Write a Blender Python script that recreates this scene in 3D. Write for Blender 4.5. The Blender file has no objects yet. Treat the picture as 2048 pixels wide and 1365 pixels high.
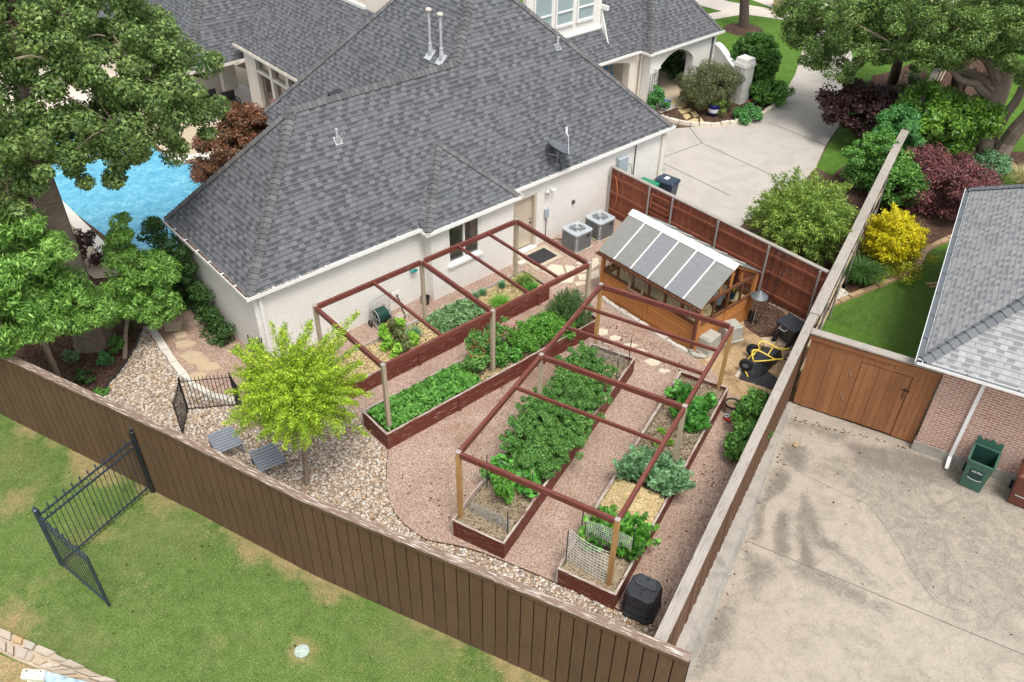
import bpy, math, random
import numpy as np
from mathutils import Vector, Matrix

rnd = random.Random(7)
nrng = np.random.default_rng(11)
SC = bpy.context.scene
COL = SC.collection
R = math.radians

# ---------------------------------------------------------------- camera
CAM_H = 16.0
FPX, PITCH, ROLL = 1700.0, R(38.214), R(-1.084)
_f = Vector((0, math.cos(PITCH), -math.sin(PITCH)))
_r = Vector((1, 0, 0))
_d = _f.cross(_r)
CR = math.cos(ROLL) * _r + math.sin(ROLL) * _d
CD = -math.sin(ROLL) * _r + math.cos(ROLL) * _d
cam_data = bpy.data.cameras.new('camera')
cam = bpy.data.objects.new('camera', cam_data)
COL.objects.link(cam)
m3 = Matrix((CR, -CD, -_f)).transposed()
cam.matrix_world = Matrix.Translation((0, 0, CAM_H)) @ m3.to_4x4()
cam_data.sensor_width = 36
cam_data.lens = FPX * 36 / 2048
cam_data.clip_end = 2000
SC.camera = cam

def ray(px, py):
    return ((px - 1024) / FPX) * CR + ((py - 682.5) / FPX) * CD + _f
def W(px, py, z=0.0):
    """survey point of the plan: where the sight line meets height z"""
    d = ray(px, py)
    t = (z - CAM_H) / d.z
    return Vector((d.x * t, d.y * t, z))
def D(px, py, dist):
    """survey point at a horizontal distance from the camera mast"""
    d = ray(px, py)
    t = dist / math.hypot(d.x, d.y)
    return Vector((d.x * t, d.y * t, CAM_H + d.z * t))

class Frame:
    def __init__(s, ox, oy, deg):
        s.o = Vector((ox, oy, 0)); a = R(deg); s.a = a
        s.u = Vector((math.cos(a), math.sin(a), 0)); s.v = Vector((-math.sin(a), math.cos(a), 0))
        s.M = Matrix.Translation(s.o) @ Matrix.Rotation(a, 4, 'Z')
    def __call__(s, u, v, z=0.0):
        return s.o + s.u * u + s.v * v + Vector((0, 0, z))
    def inv(s, p):
        q = Vector(p) - s.o
        return (q.dot(s.u), q.dot(s.v), p[2])
HF = Frame(-7.134, 18.691, 41.62)      # white house
NF = Frame(-0.105, 12.253, 61.5)       # lot line on the right, the two slanted beds

# ---------------------------------------------------------------- objects
MATS = {}
PM = {}
def tagset(o, label=None, cat=None, group=None, kind=None):
    if label: o['label'] = label
    if cat: o['category'] = cat
    if group: o['group'] = group
    if kind: o['kind'] = kind
    return o
def thing(name, label, cat, loc=(0, 0, 0), rotz=0.0, group=None):
    o = bpy.data.objects.new(name, None)
    COL.objects.link(o)
    o.empty_display_size = 0.2
    o.location = loc
    o.rotation_euler = (0, 0, rotz)
    PM[o] = Matrix.Translation(Vector(loc)) @ Matrix.Rotation(rotz, 4, 'Z')
    return tagset(o, label, cat, group)
def copy_tree(src, loc, rotz, label, scale=None, parent=None):
    c = src.copy(); COL.objects.link(c)
    if parent is None:
        c.location = loc; c.rotation_euler = (0, 0, rotz); c['label'] = label
        if scale: c.scale = scale
    else:
        c.parent = parent
    for ch in src.children:
        copy_tree(ch, None, None, None, None, c)
    return c

class MB:
    """collects faces and links them as one mesh object"""
    def __init__(s): s.v = []; s.f = []; s.uv = []
    def poly(s, pts, uv=None):
        i = len(s.v); s.v += [tuple(p) for p in pts]
        s.f.append(tuple(range(i, i + len(pts)))); s.uv.append(uv)
        return s
    def hexa(s, b, t, uvs=None):
        """b,t: bottom and top loops (same count, ccw from above)"""
        i = len(s.v); n = len(b)
        s.v += [tuple(p) for p in b] + [tuple(p) for p in t]
        s.f.append(tuple(i + k for k in reversed(range(n)))); s.uv.append(None)
        s.f.append(tuple(i + n + k for k in range(n))); s.uv.append(None)
        for k in range(n):
            k2 = (k + 1) % n
            s.f.append((i + k, i + k2, i + n + k2, i + n + k)); s.uv.append(None)
        return s
    def prism(s, poly, z0, z1):
        return s.hexa([(p[0], p[1], z0) for p in poly], [(p[0], p[1], z1) for p in poly])
    def box(s, x0, x1, y0, y1, z0, z1):
        return s.prism([(x0, y0), (x1, y0), (x1, y1), (x0, y1)], z0, z1)
    def beam(s, a, b, w, h, up=(0, 0, 1), off=0.0):
        """timber from a to b: w across, h along up; uv runs with the grain"""
        a = Vector(a); b = Vector(b); d = (b - a); L = d.length; d = d / L
        up = Vector(up)
        x = d.cross(up)
        if x.length < 1e-4: x = d.cross(Vector((1, 0, 0)))
        x.normalize(); y = x.cross(d).normalized()
        c = [x * (-w / 2) - y * (h / 2), x * (w / 2) - y * (h / 2), x * (w / 2) + y * (h / 2), x * (-w / 2) + y * (h / 2)]
        i = len(s.v)
        s.v += [tuple(a + q) for q in c] + [tuple(b + q) for q in c]
        ww = [w, h, w, h]; o = rnd.uniform(0, 50); q = rnd.uniform(0, 50)
        for k in range(4):
            k2 = (k + 1) % 4
            s.f.append((i + k, i + k2, i + 4 + k2, i + 4 + k)[::-1])
            s.uv.append([(o, q + ww[k]), (o + L, q + ww[k]), (o + L, q), (o, q)][::1] if False else [(o + L, q), (o + L, q + ww[k]), (o, q + ww[k]), (o, q)])
            q += ww[k]
        s.f.append((i, i + 1, i + 2, i + 3)); s.uv.append([(o, q), (o + .01, q), (o + .01, q + h), (o, q + h)])
        s.f.append((i + 7, i + 6, i + 5, i + 4)); s.uv.append([(o, q), (o + .01, q), (o + .01, q + h), (o, q + h)])
        return s
    def tube(s, pts, r, n=8, cap=True):
        pts = [Vector(p) for p in pts]
        rs = r if isinstance(r, (list, tuple)) else [r] * len(pts)
        i0 = len(s.v); ref = None
        for k, p in enumerate(pts):
            a = pts[max(0, k - 1)]; b = pts[min(len(pts) - 1, k + 1)]
            d = (b - a).normalized()
            if ref is None:
                ref = d.cross(Vector((0, 0, 1)))
                if ref.length < .1: ref = d.cross(Vector((1, 0, 0)))
            ref = (ref - d * ref.dot(d)).normalized(); bi = d.cross(ref)
            for j in range(n):
                t = 2 * math.pi * j / n
                s.v.append(tuple(p + (ref * math.cos(t) + bi * math.sin(t)) * rs[k]))
        for k in range(len(pts) - 1):
            for j in range(n):
                j2 = (j + 1) % n
                s.f.append((i0 + k * n + j, i0 + k * n + j2, i0 + (k + 1) * n + j2, i0 + (k + 1) * n + j)); s.uv.append(None)
        if cap:
            s.f.append(tuple(i0 + j for j in reversed(range(n)))); s.uv.append(None)
            e = i0 + (len(pts) - 1) * n
            s.f.append(tuple(e + j for j in range(n))); s.uv.append(None)
        return s
    def lathe(s, prof, c=(0, 0, 0), n=20, axis=None):
        """prof: (r,z) pairs turned about an axis through c"""
        c = Vector(c); A = Vector(axis).normalized() if axis else Vector((0, 0, 1))
        X = A.cross(Vector((0, 1, 0)))
        if X.length < .1: X = A.cross(Vector((1, 0, 0)))
        X.normalize(); Y = A.cross(X)
        i0 = len(s.v)
        for (r, z) in prof:
            for j in range(n):
                t = 2 * math.pi * j / n
                s.v.append(tuple(c + A * z + (X * math.cos(t) + Y * math.sin(t)) * max(r, 1e-4)))
        for k in range(len(prof) - 1):
            for j in range(n):
                j2 = (j + 1) % n
                s.f.append((i0 + k * n + j, i0 + k * n + j2, i0 + (k + 1) * n + j2, i0 + (k + 1) * n + j)); s.uv.append(None)
        return s
    def ring(s, c, R_, r, axis=(0, 0, 1), n=20, m=6, arc=2 * math.pi):
        c = Vector(c); A = Vector(axis).normalized(); X = A.cross(Vector((0, 1, .01)))
        if X.length < .1: X = A.cross(Vector((1, 0, 0)))
        X.normalize(); Y = A.cross(X)
        pts = [c + (X * math.cos(arc * k / n) + Y * math.sin(arc * k / n)) * R_ for k in range(n + 1)]
        return s.tube(pts, r, m, cap=False)
    def blob(s, c, rx, ry, rz, rot=0.0, n=1, jit=0.0):
        pts, fs = ICO[n]
        i = len(s.v); cr, sr = math.cos(rot), math.sin(rot)
        for (x, y, z) in pts:
            k = 1 + rnd.uniform(-jit, jit)
            x, y, z = x * rx * k, y * ry * k, z * rz * k
            s.v.append((c[0] + x * cr - y * sr, c[1] + x * sr + y * cr, c[2] + z))
        for f in fs:
            s.f.append(tuple(i + q for q in f)); s.uv.append(None)
        return s
    def slab(s, poly, z0, z1, inset=0.02, jit=0.0):
        """stone slab: polygon with a slightly smaller top"""
        cx = sum(p[0] for p in poly) / len(poly); cy = sum(p[1] for p in poly) / len(poly)
        t = []
        for p in poly:
            dx, dy = cx - p[0], cy - p[1]; L = math.hypot(dx, dy) or 1
            t.append((p[0] + dx / L * inset, p[1] + dy / L * inset, z1 + rnd.uniform(-jit, jit)))
        return s.hexa([(p[0], p[1], z0) for p in poly], t)
    def build(s, name, mat, parent=None, local=False, origin=None, rotz=0.0, smooth=False, bevel=0.0, label=None):
        me = bpy.data.meshes.new(name)
        v = np.array(s.v, dtype=np.float64).reshape(-1, 3)
        Mi = None
        if not local:
            if parent is not None:
                P = parent; M = Matrix.Identity(4)
                while P is not None:
                    M = PM.get(P, Matrix.Identity(4)) @ M; P = P.parent
                Mi = M.inverted()
            elif origin is not None:
                Mi = (Matrix.Translation(Vector(origin)) @ Matrix.Rotation(rotz, 4, 'Z')).inverted()
        # uv from the given (unrotated) coordinates, in metres
        uvs = []
        for f, u in zip(s.f, s.uv):
            if u is not None:
                uvs += list(u); continue
            p = v[list(f)]
            n = np.zeros(3)
            for k in range(1, len(f) - 1):
                n += np.cross(p[k] - p[0], p[k + 1] - p[0])
            ln = np.linalg.norm(n)
            n = n / ln if ln > 1e-12 else np.array([0, 0, 1.])
            if abs(n[2]) > .985:
                for q in p: uvs.append((q[0], q[1]))
            else:
                h = np.array([-n[1], n[0], 0.]); h /= np.linalg.norm(h); w = np.cross(n, h)
                for q in p: uvs.append((q @ h, q @ w))
        if Mi is not None:
            A = np.array(Mi); v = v @ A[:3, :3].T + A[:3, 3]
        me.from_pydata(v.tolist(), [], s.f)
        uvl = me.uv_layers.new(name='UVMap')
        uvl.data.foreach_set('uv', np.array(uvs, dtype=np.float32).ravel())
        me.validate(clean_customdata=False)
        if smooth: me.polygons.foreach_set('use_smooth', [True] * len(me.polygons))
        me.materials.append(mat)
        o = bpy.data.objects.new(name, me); COL.objects.link(o)
        if parent is not None: o.parent = parent
        elif origin is not None:
            o.location = origin; o.rotation_euler = (0, 0, rotz); PM[o] = Matrix.Translation(Vector(origin)) @ Matrix.Rotation(rotz, 4, 'Z')
        if bevel:
            b = o.modifiers.new('bevel', 'BEVEL'); b.width = bevel; b.segments = 2; b.limit_method = 'ANGLE'
        if label: o['label'] = label
        return o

def _ico():
    t = (1 + 5 ** .5) / 2
    v = [Vector(p).normalized() for p in [(-1, t, 0), (1, t, 0), (-1, -t, 0), (1, -t, 0), (0, -1, t), (0, 1, t), (0, -1, -t), (0, 1, -t), (t, 0, -1), (t, 0, 1), (-t, 0, -1), (-t, 0, 1)]]
    f = [(0, 11, 5), (0, 5, 1), (0, 1, 7), (0, 7, 10), (0, 10, 11), (1, 5, 9), (5, 11, 4), (11, 10, 2), (10, 7, 6), (7, 1, 8), (3, 9, 4), (3, 4, 2), (3, 2, 6), (3, 6, 8), (3, 8, 9), (4, 9, 5), (2, 4, 11), (6, 2, 10), (8, 6, 7), (9, 8, 1)]
    out = {1: ([tuple(p) for p in v], f)}
    v2 = list(v); f2 = []; cache = {}
    def mid(a, b):
        k = (min(a, b), max(a, b))
        if k not in cache:
            v2.append(((v2[a] + v2[b]) / 2).normalized()); cache[k] = len(v2) - 1
        return cache[k]
    for a, b, c in f:
        ab, bc, ca = mid(a, b), mid(b, c), mid(c, a)
        f2 += [(a, ab, ca), (b, bc, ab), (c, ca, bc), (ab, bc, ca)]
    out[2] = ([tuple(p) for p in v2], f2)
    return out
ICO = _ico()

def structure(name, mb, mat, **k):
    o = mb.build(name, mat, **k); o['kind'] = 'structure'; return o
def stuff(o, label=None):
    o['kind'] = 'stuff'
    if label: o['label'] = label
    return o

def inpoly(x, y, P):
    c = False; n = len(P); j = n - 1
    for i in range(n):
        if (P[i][1] > y) != (P[j][1] > y) and x < (P[j][0] - P[i][0]) * (y - P[i][1]) / (P[j][1] - P[i][1]) + P[i][0]: c = not c
        j = i
    return c
def scatter(P, n, rng=rnd):
    xs = [p[0] for p in P]; ys = [p[1] for p in P]; out = []
    while len(out) < n:
        x = rng.uniform(min(xs), max(xs)); y = rng.uniform(min(ys), max(ys))
        if inpoly(x, y, P): out.append((x, y))
    return out
def smoothline(pts, n=6):
    """Catmull-Rom through 2D/3D points"""
    pts = [Vector(p) for p in pts]; out = []
    for i in range(len(pts) - 1):
        p0 = pts[max(i - 1, 0)]; p1 = pts[i]; p2 = pts[i + 1]; p3 = pts[min(i + 2, len(pts) - 1)]
        for k in range(n):
            t = k / n
            out.append(.5 * ((2 * p1) + (p2 - p0) * t + (2 * p0 - 5 * p1 + 4 * p2 - p3) * t * t + (3 * p1 - p0 - 3 * p2 + p3) * t ** 3))
    out.append(pts[-1]); return out

# ---------------------------------------------------------------- leaves
def leaf_object(name, C, N, L, Wd, mat, parent=None, origin=None, droop=0.0, T=None, fold=0.15):
    """C centres, N normals (n,3); L,Wd leaf length and width arrays"""
    n = len(C); C = np.asarray(C, float); N = np.asarray(N, float)
    N = N / (np.linalg.norm(N, axis=1, keepdims=True) + 1e-9)
    if T is None:
        T = nrng.normal(size=(n, 3)); T[:, 2] -= droop
    T = T - N * np.sum(T * N, 1, keepdims=True)
    T /= np.linalg.norm(T, axis=1, keepdims=True) + 1e-9
    B = np.cross(N, T)
    L = np.broadcast_to(np.asarray(L, float), (n,))[:, None]; Wd = np.broadcast_to(np.asarray(Wd, float), (n,))[:, None]
    v = np.empty((n, 4, 3))
    v[:, 0] = C - T * L * .5
    v[:, 1] = C + B * Wd * .5 - T * L * .08 + N * Wd * fold
    v[:, 2] = C + T * L * .5 - N * L * .1
    v[:, 3] = C - B * Wd * .5 - T * L * .08 + N * Wd * fold
    v = v.reshape(-1, 3)
    if parent is not None:
        M = Matrix.Identity(4); P = parent
        while P is not None:
            M = PM.get(P, Matrix.Identity(4)) @ M; P = P.parent
        A = np.array(M.inverted()); v = v @ A[:3, :3].T + A[:3, 3]
    elif origin is not None:
        v = v - np.array(origin)
    me = bpy.data.meshes.new(name)
    me.vertices.add(4 * n); me.vertices.foreach_set('co', v.astype(np.float32).ravel())
    me.loops.add(4 * n); me.loops.foreach_set('vertex_index', np.arange(4 * n, dtype=np.int32))
    me.polygons.add(n); me.polygons.foreach_set('loop_start', np.arange(0, 4 * n, 4, dtype=np.int32))
    try: me.polygons.foreach_set('loop_total', np.full(n, 4, dtype=np.int32))
    except Exception: pass
    me.update(calc_edges=True)
    me.materials.append(mat)
    o = bpy.data.objects.new(name, me); COL.objects.link(o)
    if parent is not None: o.parent = parent
    elif origin is not None: o.location = origin
    return o
def sphere_dirs(n):
    d = nrng.normal(size=(n, 3)); return d / np.linalg.norm(d, axis=1, keepdims=True)
def clump_leaves(clumps, per, shell=.55, up=.5, rand=.7, top=0.0):
    """clumps: rows x,y,z,r ; leaves near the outside of each clump"""
    K = len(clumps); cl = np.asarray(clumps, float)
    idx = np.repeat(np.arange(K), per)
    d = sphere_dirs(len(idx)); 
    if top: d[:, 2] = np.abs(d[:, 2]) * top + d[:, 2] * (1 - top)
    rr = shell + (1 - shell) * nrng.random(len(idx)) ** .7
    C = cl[idx, :3] + d * (rr * cl[idx, 3])[:, None] * np.array([1, 1, .8])
    N = d * .7 + np.array([0, 0, up]) + nrng.normal(size=(len(idx), 3)) * rand * .6
    return C, N
def clumps_in(ells, n, r, shell=.5):
    """ells: (x,y,z,rx,rz) big masses; returns clumps spread through their outer volume"""
    ws = np.array([e[3] ** 2 * e[4] for e in ells]) ** (2 / 3); ws /= ws.sum()
    out = []
    for _ in range(n):
        e = ells[nrng.choice(len(ells), p=ws)]
        d = sphere_dirs(1)[0]; q = shell + (1 - shell) * nrng.random() ** .6
        out.append((e[0] + d[0] * e[3] * q, e[1] + d[1] * e[3] * q, e[2] + d[2] * e[4] * q, r * nrng.uniform(.65, 1.35)))
    return out
# ---------------------------------------------------------------- materials
class NT:
    def __init__(s, name):
        s.m = bpy.data.materials.new(name); s.m.use_nodes = True
        s.t = s.m.node_tree; s.t.nodes.clear()
        s.out = s.n('ShaderNodeOutputMaterial')
    def n(s, typ, **k):
        x = s.t.nodes.new(typ)
        for a, b in k.items(): setattr(x, a, b)
        return x
    def l(s, a, b): s.t.links.new(a, b)
    def val(s, x, sock):
        if hasattr(x, 'is_output'): s.l(x, sock)
        else: sock.default_value = x
    def math(s, op, a, b=0.0, c=0.0):
        x = s.n('ShaderNodeMath', operation=op)
        s.val(a, x.inputs[0]); s.val(b, x.inputs[1]); s.val(c, x.inputs[2]); return x.outputs[0]
    def coord(s, kind='Object', scale=(1, 1, 1), loc=(0, 0, 0), rot=(0, 0, 0)):
        tc = s.n('ShaderNodeTexCoord'); mp = s.n('ShaderNodeMapping')
        s.l(tc.outputs[kind], mp.inputs[0]); mp.inputs['Scale'].default_value = scale; mp.inputs['Location'].default_value = loc; mp.inputs['Rotation'].default_value = rot
        return mp.outputs[0]
    def world(s, scale=(1, 1, 1)):
        g = s.n('ShaderNodeNewGeometry'); mp = s.n('ShaderNodeMapping')
        s.l(g.outputs['Position'], mp.inputs[0]); mp.inputs['Scale'].default_value = scale
        return mp.outputs[0]
    def noise(s, vec, scale=1, detail=4, rough=.55, dist=0.0):
        x = s.n('ShaderNodeTexNoise'); s.l(vec, x.inputs['Vector'])
        x.inputs['Scale'].default_value = scale; x.inputs['Detail'].default_value = detail; x.inputs['Roughness'].default_value = rough; x.inputs['Distortion'].default_value = dist
        return x.outputs['Fac']
    def vor(s, vec, scale, feature='F1', out='Color', rand=1.0):
        x = s.n('ShaderNodeTexVoronoi', feature=feature); s.l(vec, x.inputs['Vector']); x.inputs['Scale'].default_value = scale
        if 'Randomness' in x.inputs: x.inputs['Randomness'].default_value = rand
        return x.outputs[out]
    def ramp(s, fac, stops, interp='LINEAR'):
        x = s.n('ShaderNodeValToRGB'); s.val(fac, x.inputs[0]); cr = x.color_ramp; cr.interpolation = interp
        while len(cr.elements) < len(stops): cr.elements.new(.5)
        for e, (p, c) in zip(cr.elements, stops):
            e.position = p; e.color = (*c, 1) if len(c) == 3 else c
        return x.outputs[0]
    def mix(s, fac, a, b, mode='MIX'):
        x = s.n('ShaderNodeMix', data_type='RGBA', blend_type=mode)
        s.val(fac, x.inputs[0])
        for q, i in ((a, 6), (b, 7)):
            if hasattr(q, 'is_output'): s.l(q, x.inputs[i])
            else: x.inputs[i].default_value = (*q, 1) if len(q) == 3 else q
        return x.outputs[2]
    def island(s):
        return s.n('ShaderNodeNewGeometry').outputs['Random Per Island']
    def bump(s, h, strength=.3, dist=.02):
        x = s.n('ShaderNodeBump'); s.l(h, x.inputs['Height']); x.inputs['Strength'].default_value = strength; x.inputs['Distance'].default_value = dist
        return x.outputs[0]
    def done(s, col, rough=.7, normal=None, metal=0.0, spec=.3, alpha=None, trans=0.0, coat=0.0):
        b = s.n('ShaderNodeBsdfPrincipled')
        if hasattr(col, 'is_output'): s.l(col, b.inputs['Base Color'])
        else: b.inputs['Base Color'].default_value = (*col, 1)
        s.val(rough, b.inputs['Roughness'])
        b.inputs['Metallic'].default_value = metal; b.inputs['Specular IOR Level'].default_value = spec
        b.inputs['Transmission Weight'].default_value = trans; b.inputs['Coat Weight'].default_value = coat
        if normal is not None: s.l(normal, b.inputs['Normal'])
        s.l(b.outputs[0], s.out.inputs[0]); s.b = b
        return s.m

def m_plain(name, col, rough=.5, metal=0.0, spec=.4, var=.12, scale=9, bump=0.0):
    t = NT(name); c = t.coord('Object')
    nz = t.noise(c, scale, 5, .6)
    a = tuple(x * (1 - var) for x in col); b = tuple(min(1, x * (1 + var)) for x in col)
    k = t.ramp(nz, [(.3, a), (.7, b)])
    nm = t.bump(nz, bump, .01) if bump else None
    return t.done(k, rough, nm, metal, spec)

def m_wood(name, dark, light, wear=None, wear_amt=0.0, tint=.35, rough=.75, grain=1.0, spec=.25):
    """grain along UV x; a tone of its own per board"""
    t = NT(name); u = t.coord('UV', (.7, 14 * grain, 1)); isl = t.island()
    g = t.noise(u, 3, 6, .65, .4)
    k = t.ramp(g, [(.25, dark), (.75, light)])
    k = t.mix(t.math('MULTIPLY', isl, tint), k, tuple(x * .55 for x in dark))
    big = t.noise(t.coord('UV', (1, 1, 1)), 1.3, 5, .6)
    k = t.mix(t.math('MULTIPLY', t.ramp(big, [(.45, (0, 0, 0)), (.75, (1, 1, 1))]), .35), k, tuple(x * .6 for x in dark))
    if wear is not None:
        w = t.noise(t.coord('UV', (1.0, 16, 1)), 2.2, 7, .7, .2)
        p = 1 - wear_amt
        k = t.mix(t.ramp(w, [(p - .03, (0, 0, 0)), (p + .03, (1, 1, 1))]), k, wear)
    return t.done(k, rough, t.bump(g, .35, .006), 0, spec)

def m_shingle(name, cols, row=.145, tab=.19, capdark=(.02, .021, .024), blend=.6):
    t = NT(name)
    tc = t.n('ShaderNodeTexCoord'); sp = t.n('ShaderNodeSeparateXYZ'); t.l(tc.outputs['UV'], sp.inputs[0])
    y = t.math('DIVIDE', sp.outputs[1], row); ry = t.math('FLOOR', y); fy = t.math('FRACT', y)
    wn = t.n('ShaderNodeTexWhiteNoise', noise_dimensions='1D'); t.l(ry, wn.inputs['W'])
    x = t.math('ADD', t.math('DIVIDE', sp.outputs[0], tab), t.math('MULTIPLY', wn.outputs[0], 7.3))
    rx = t.math('FLOOR', x); fx = t.math('FRACT', x)
    cv = t.n('ShaderNodeCombineXYZ'); t.l(rx, cv.inputs[0]); t.l(ry, cv.inputs[1])
    w2 = t.n('ShaderNodeTexWhiteNoise', noise_dimensions='2D'); t.l(cv.outputs[0], w2.inputs['Vector'])
    # half of the tabs carry the second, raised layer: narrower, with a printed dark band and a painted shadow line under it
    par = t.math('FRACT', t.math('MULTIPLY', t.math('ADD', rx, ry), .5))
    raised = t.math('GREATER_THAN', t.math('ADD', t.math('MULTIPLY', par, .9), w2.outputs[0]), .62)
    inx = t.math('LESS_THAN', fx, t.math('ADD', .7, t.math('MULTIPLY', w2.outputs[0], .3)))
    up = t.math('MULTIPLY', raised, inx)
    k = t.ramp(t.math('ADD', t.math('MULTIPLY', w2.outputs[0], .62), t.math('MULTIPLY', par, .7)), [(i / (len(cols) - 1), c) for i, c in enumerate(cols)])
    mott = t.noise(t.coord('UV'), 60, 3, .6)
    k = t.mix(t.math('MULTIPLY', mott, .5), k, tuple(c * .55 for c in cols[0]))
    big = t.noise(t.coord('UV'), .5, 4, .6)
    k = t.mix(t.math('MULTIPLY', big, .35), k, tuple(c * .6 for c in cols[1]))
    shade = t.math('MULTIPLY', t.math('LESS_THAN', fy, .17), 1.0)  # shadow line painted along the foot of each row
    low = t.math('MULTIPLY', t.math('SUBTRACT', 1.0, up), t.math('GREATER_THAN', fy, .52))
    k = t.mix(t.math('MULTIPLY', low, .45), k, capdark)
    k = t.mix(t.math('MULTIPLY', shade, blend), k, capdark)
    hgt = t.math('ADD', t.math('MULTIPLY', up, .6), t.math('SUBTRACT', 1.0, fy))
    return t.done(k, .9, t.bump(hgt, .6, .012), 0, .2)

def m_brick(name, c1, c2, mortar, bw=.21, bh=.073, ms=.01, bump=.5, rough=.8, grime=None, spec=.25):
    t = NT(name); u = t.coord('UV')
    b = t.n('ShaderNodeTexBrick'); t.l(u, b.inputs['Vector'])
    b.inputs['Color1'].default_value = (*c1, 1); b.inputs['Color2'].default_value = (*c2, 1); b.inputs['Mortar'].default_value = (*mortar, 1)
    b.inputs['Scale'].default_value = 1; b.inputs['Mortar Size'].default_value = ms; b.inputs['Brick Width'].default_value = bw; b.inputs['Row Height'].default_value = bh
    b.inputs['Mortar Smooth'].default_value = .25; b.offset = .5
    nz = t.noise(u, 25, 5, .65); k = t.mix(t.math('MULTIPLY', nz, .35), b.outputs['Color'], tuple(x * .6 for x in c2))
    if grime:
        g = t.ramp(t.noise(u, 1.2, 6, .65), [(.45, (0, 0, 0)), (.8, (1, 1, 1))]); k = t.mix(t.math('MULTIPLY', g, .5), k, grime)
    inv = t.math('ADD', t.math('SUBTRACT', 1.0, b.outputs['Fac']), t.math('MULTIPLY', nz, .25))
    return t.done(k, rough, t.bump(inv, bump, .012), 0, spec)

LEAF_GAIN = 1.08
def m_leaf(name, cols, rough=.5, transl=.28, low=.3, sc=1.2, gain=1.2, sat=.05):
    """a colour per leaf plus slow drift through the crown, light passing through"""
    t = NT(name); isl = t.island()
    cols = [tuple((1 - sat) * x + sat * (.3 * c[0] + .6 * c[1] + .1 * c[2]) for x in c) for c in cols]; LG = LEAF_GAIN * gain; cols = [tuple(x * (.62 + .62 * i / (len(cols) - 1)) for x in c) for i, c in enumerate(cols)]; cols = [(min(.85, c[0] * LG * 1.06), min(.85, c[1] * LG), c[2] * LG * .9) for c in cols]
    k = t.ramp(isl, [(i / (len(cols) - 1), c) for i, c in enumerate(cols)])
    nz = t.noise(t.world(), sc, 3, .6)
    k2 = t.mix(t.ramp(nz, [(.38, (0, 0, 0)), (.66, (1, 1, 1))]), k, cols[-1]) 
    k = t.mix(low, k, k2)
    d = t.n('ShaderNodeBsdfPrincipled'); t.l(k, d.inputs['Base Color']); d.inputs['Roughness'].default_value = rough; d.inputs['Specular IOR Level'].default_value = .35
    tr = t.n('ShaderNodeBsdfTranslucent'); t.l(t.mix(.5, k, tuple(min(1, x * 1.6) for x in cols[-1])), tr.inputs['Color'])
    mx = t.n('ShaderNodeMixShader'); mx.inputs[0].default_value = transl
    t.l(d.outputs[0], mx.inputs[1]); t.l(tr.outputs[0], mx.inputs[2]); t.l(mx.outputs[0], t.out.inputs[0])
    return t.m

def m_island(name, cols, rough=.8, spec=.25, nscale=20, namt=.3, bump=0.0, metal=0.0):
    """stones, chips, straw: a colour per piece"""
    t = NT(name); k = t.ramp(t.island(), [(i / (len(cols) - 1), c) for i, c in enumerate(cols)])
    nz = t.noise(t.world(), nscale, 4, .6)
    k = t.mix(t.math('MULTIPLY', nz, namt), k, tuple(x * .5 for x in cols[0]))
    return t.done(k, rough, t.bump(nz, bump, .01) if bump else None, metal, spec)

def m_ground(name, fine, mid, scale_f=70, scale_m=.8, rough=.95, bump=.5, bd=.01, patch=None, pscale=.5, plo=.5, phi=.62, pamt=.8, extra=None):
    """grains of several colours; slow tone drift; optional patches of another soil"""
    t = NT(name); w = t.world()
    v = t.vor(w, scale_f, 'F1', 'Color'); sp = t.n('ShaderNodeSeparateColor'); t.l(v, sp.inputs[0])
    k = t.ramp(sp.outputs[0], [(i / (len(fine) - 1), c) for i, c in enumerate(fine)])
    n2 = t.noise(w, scale_m, 6, .65)
    k = t.mix(t.math('MULTIPLY', t.ramp(n2, [(.35, (0, 0, 0)), (.7, (1, 1, 1))]), .45), k, mid)
    if patch:
        n3 = t.noise(w, pscale, 7, .62, .3)
        k = t.mix(t.math('MULTIPLY', t.ramp(n3, [(plo, (0, 0, 0)), (phi, (1, 1, 1))]), pamt), k, patch)
    if extra: k = extra(t, w, k)
    dist = t.vor(w, scale_f, 'F1', 'Distance')
    h = t.math('ADD', t.math('MULTIPLY', dist, -1.0), t.noise(w, 4, 6, .7))
    return t.done(k, rough, t.bump(h, bump, bd), 0, .15)

def m_grass(name, cols, dry, dryamt=.5, dscale=.45, dlo=.52, dhi=.68, bump=.8, mask=False):
    t = NT(name); w = t.world()
    a = t.noise(w, 42, 4, .75); b = t.noise(w, 3.0, 5, .65); c = t.noise(w, dscale, 6, .62, .5)
    k = t.ramp(t.math('ADD', t.math('MULTIPLY', a, .65), t.math('MULTIPLY', b, .35)), [(.36 + .28 * i / (len(cols) - 1), q) for i, q in enumerate(cols)])
    dd = t.ramp(t.math('ADD', t.math('MULTIPLY', c, .8), t.math('MULTIPLY', a, .2)), [(dlo, (0, 0, 0)), (dhi, (1, 1, 1))])
    k = t.mix(t.math('MULTIPLY', dd, dryamt), k, dry)
    if mask:
        at = t.n('ShaderNodeAttribute'); at.attribute_name = 'mask'
        mk = t.ramp(t.math('ADD', at.outputs['Fac'], t.math('MULTIPLY', t.math('SUBTRACT', b, .5), .9)), [(.3, (0, 0, 0)), (.75, (1, 1, 1))])
        d2 = t.ramp(a, [(.35, (.2, .14, .07)), (.6, (.38, .28, .14)), (.75, (.5, .4, .24))])
        k = t.mix(t.math('MULTIPLY', mk, .9), k, d2)
    return t.done(k, .95, t.bump(t.noise(w, 30, 5, .8), bump, .03), 0, .1)

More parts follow.
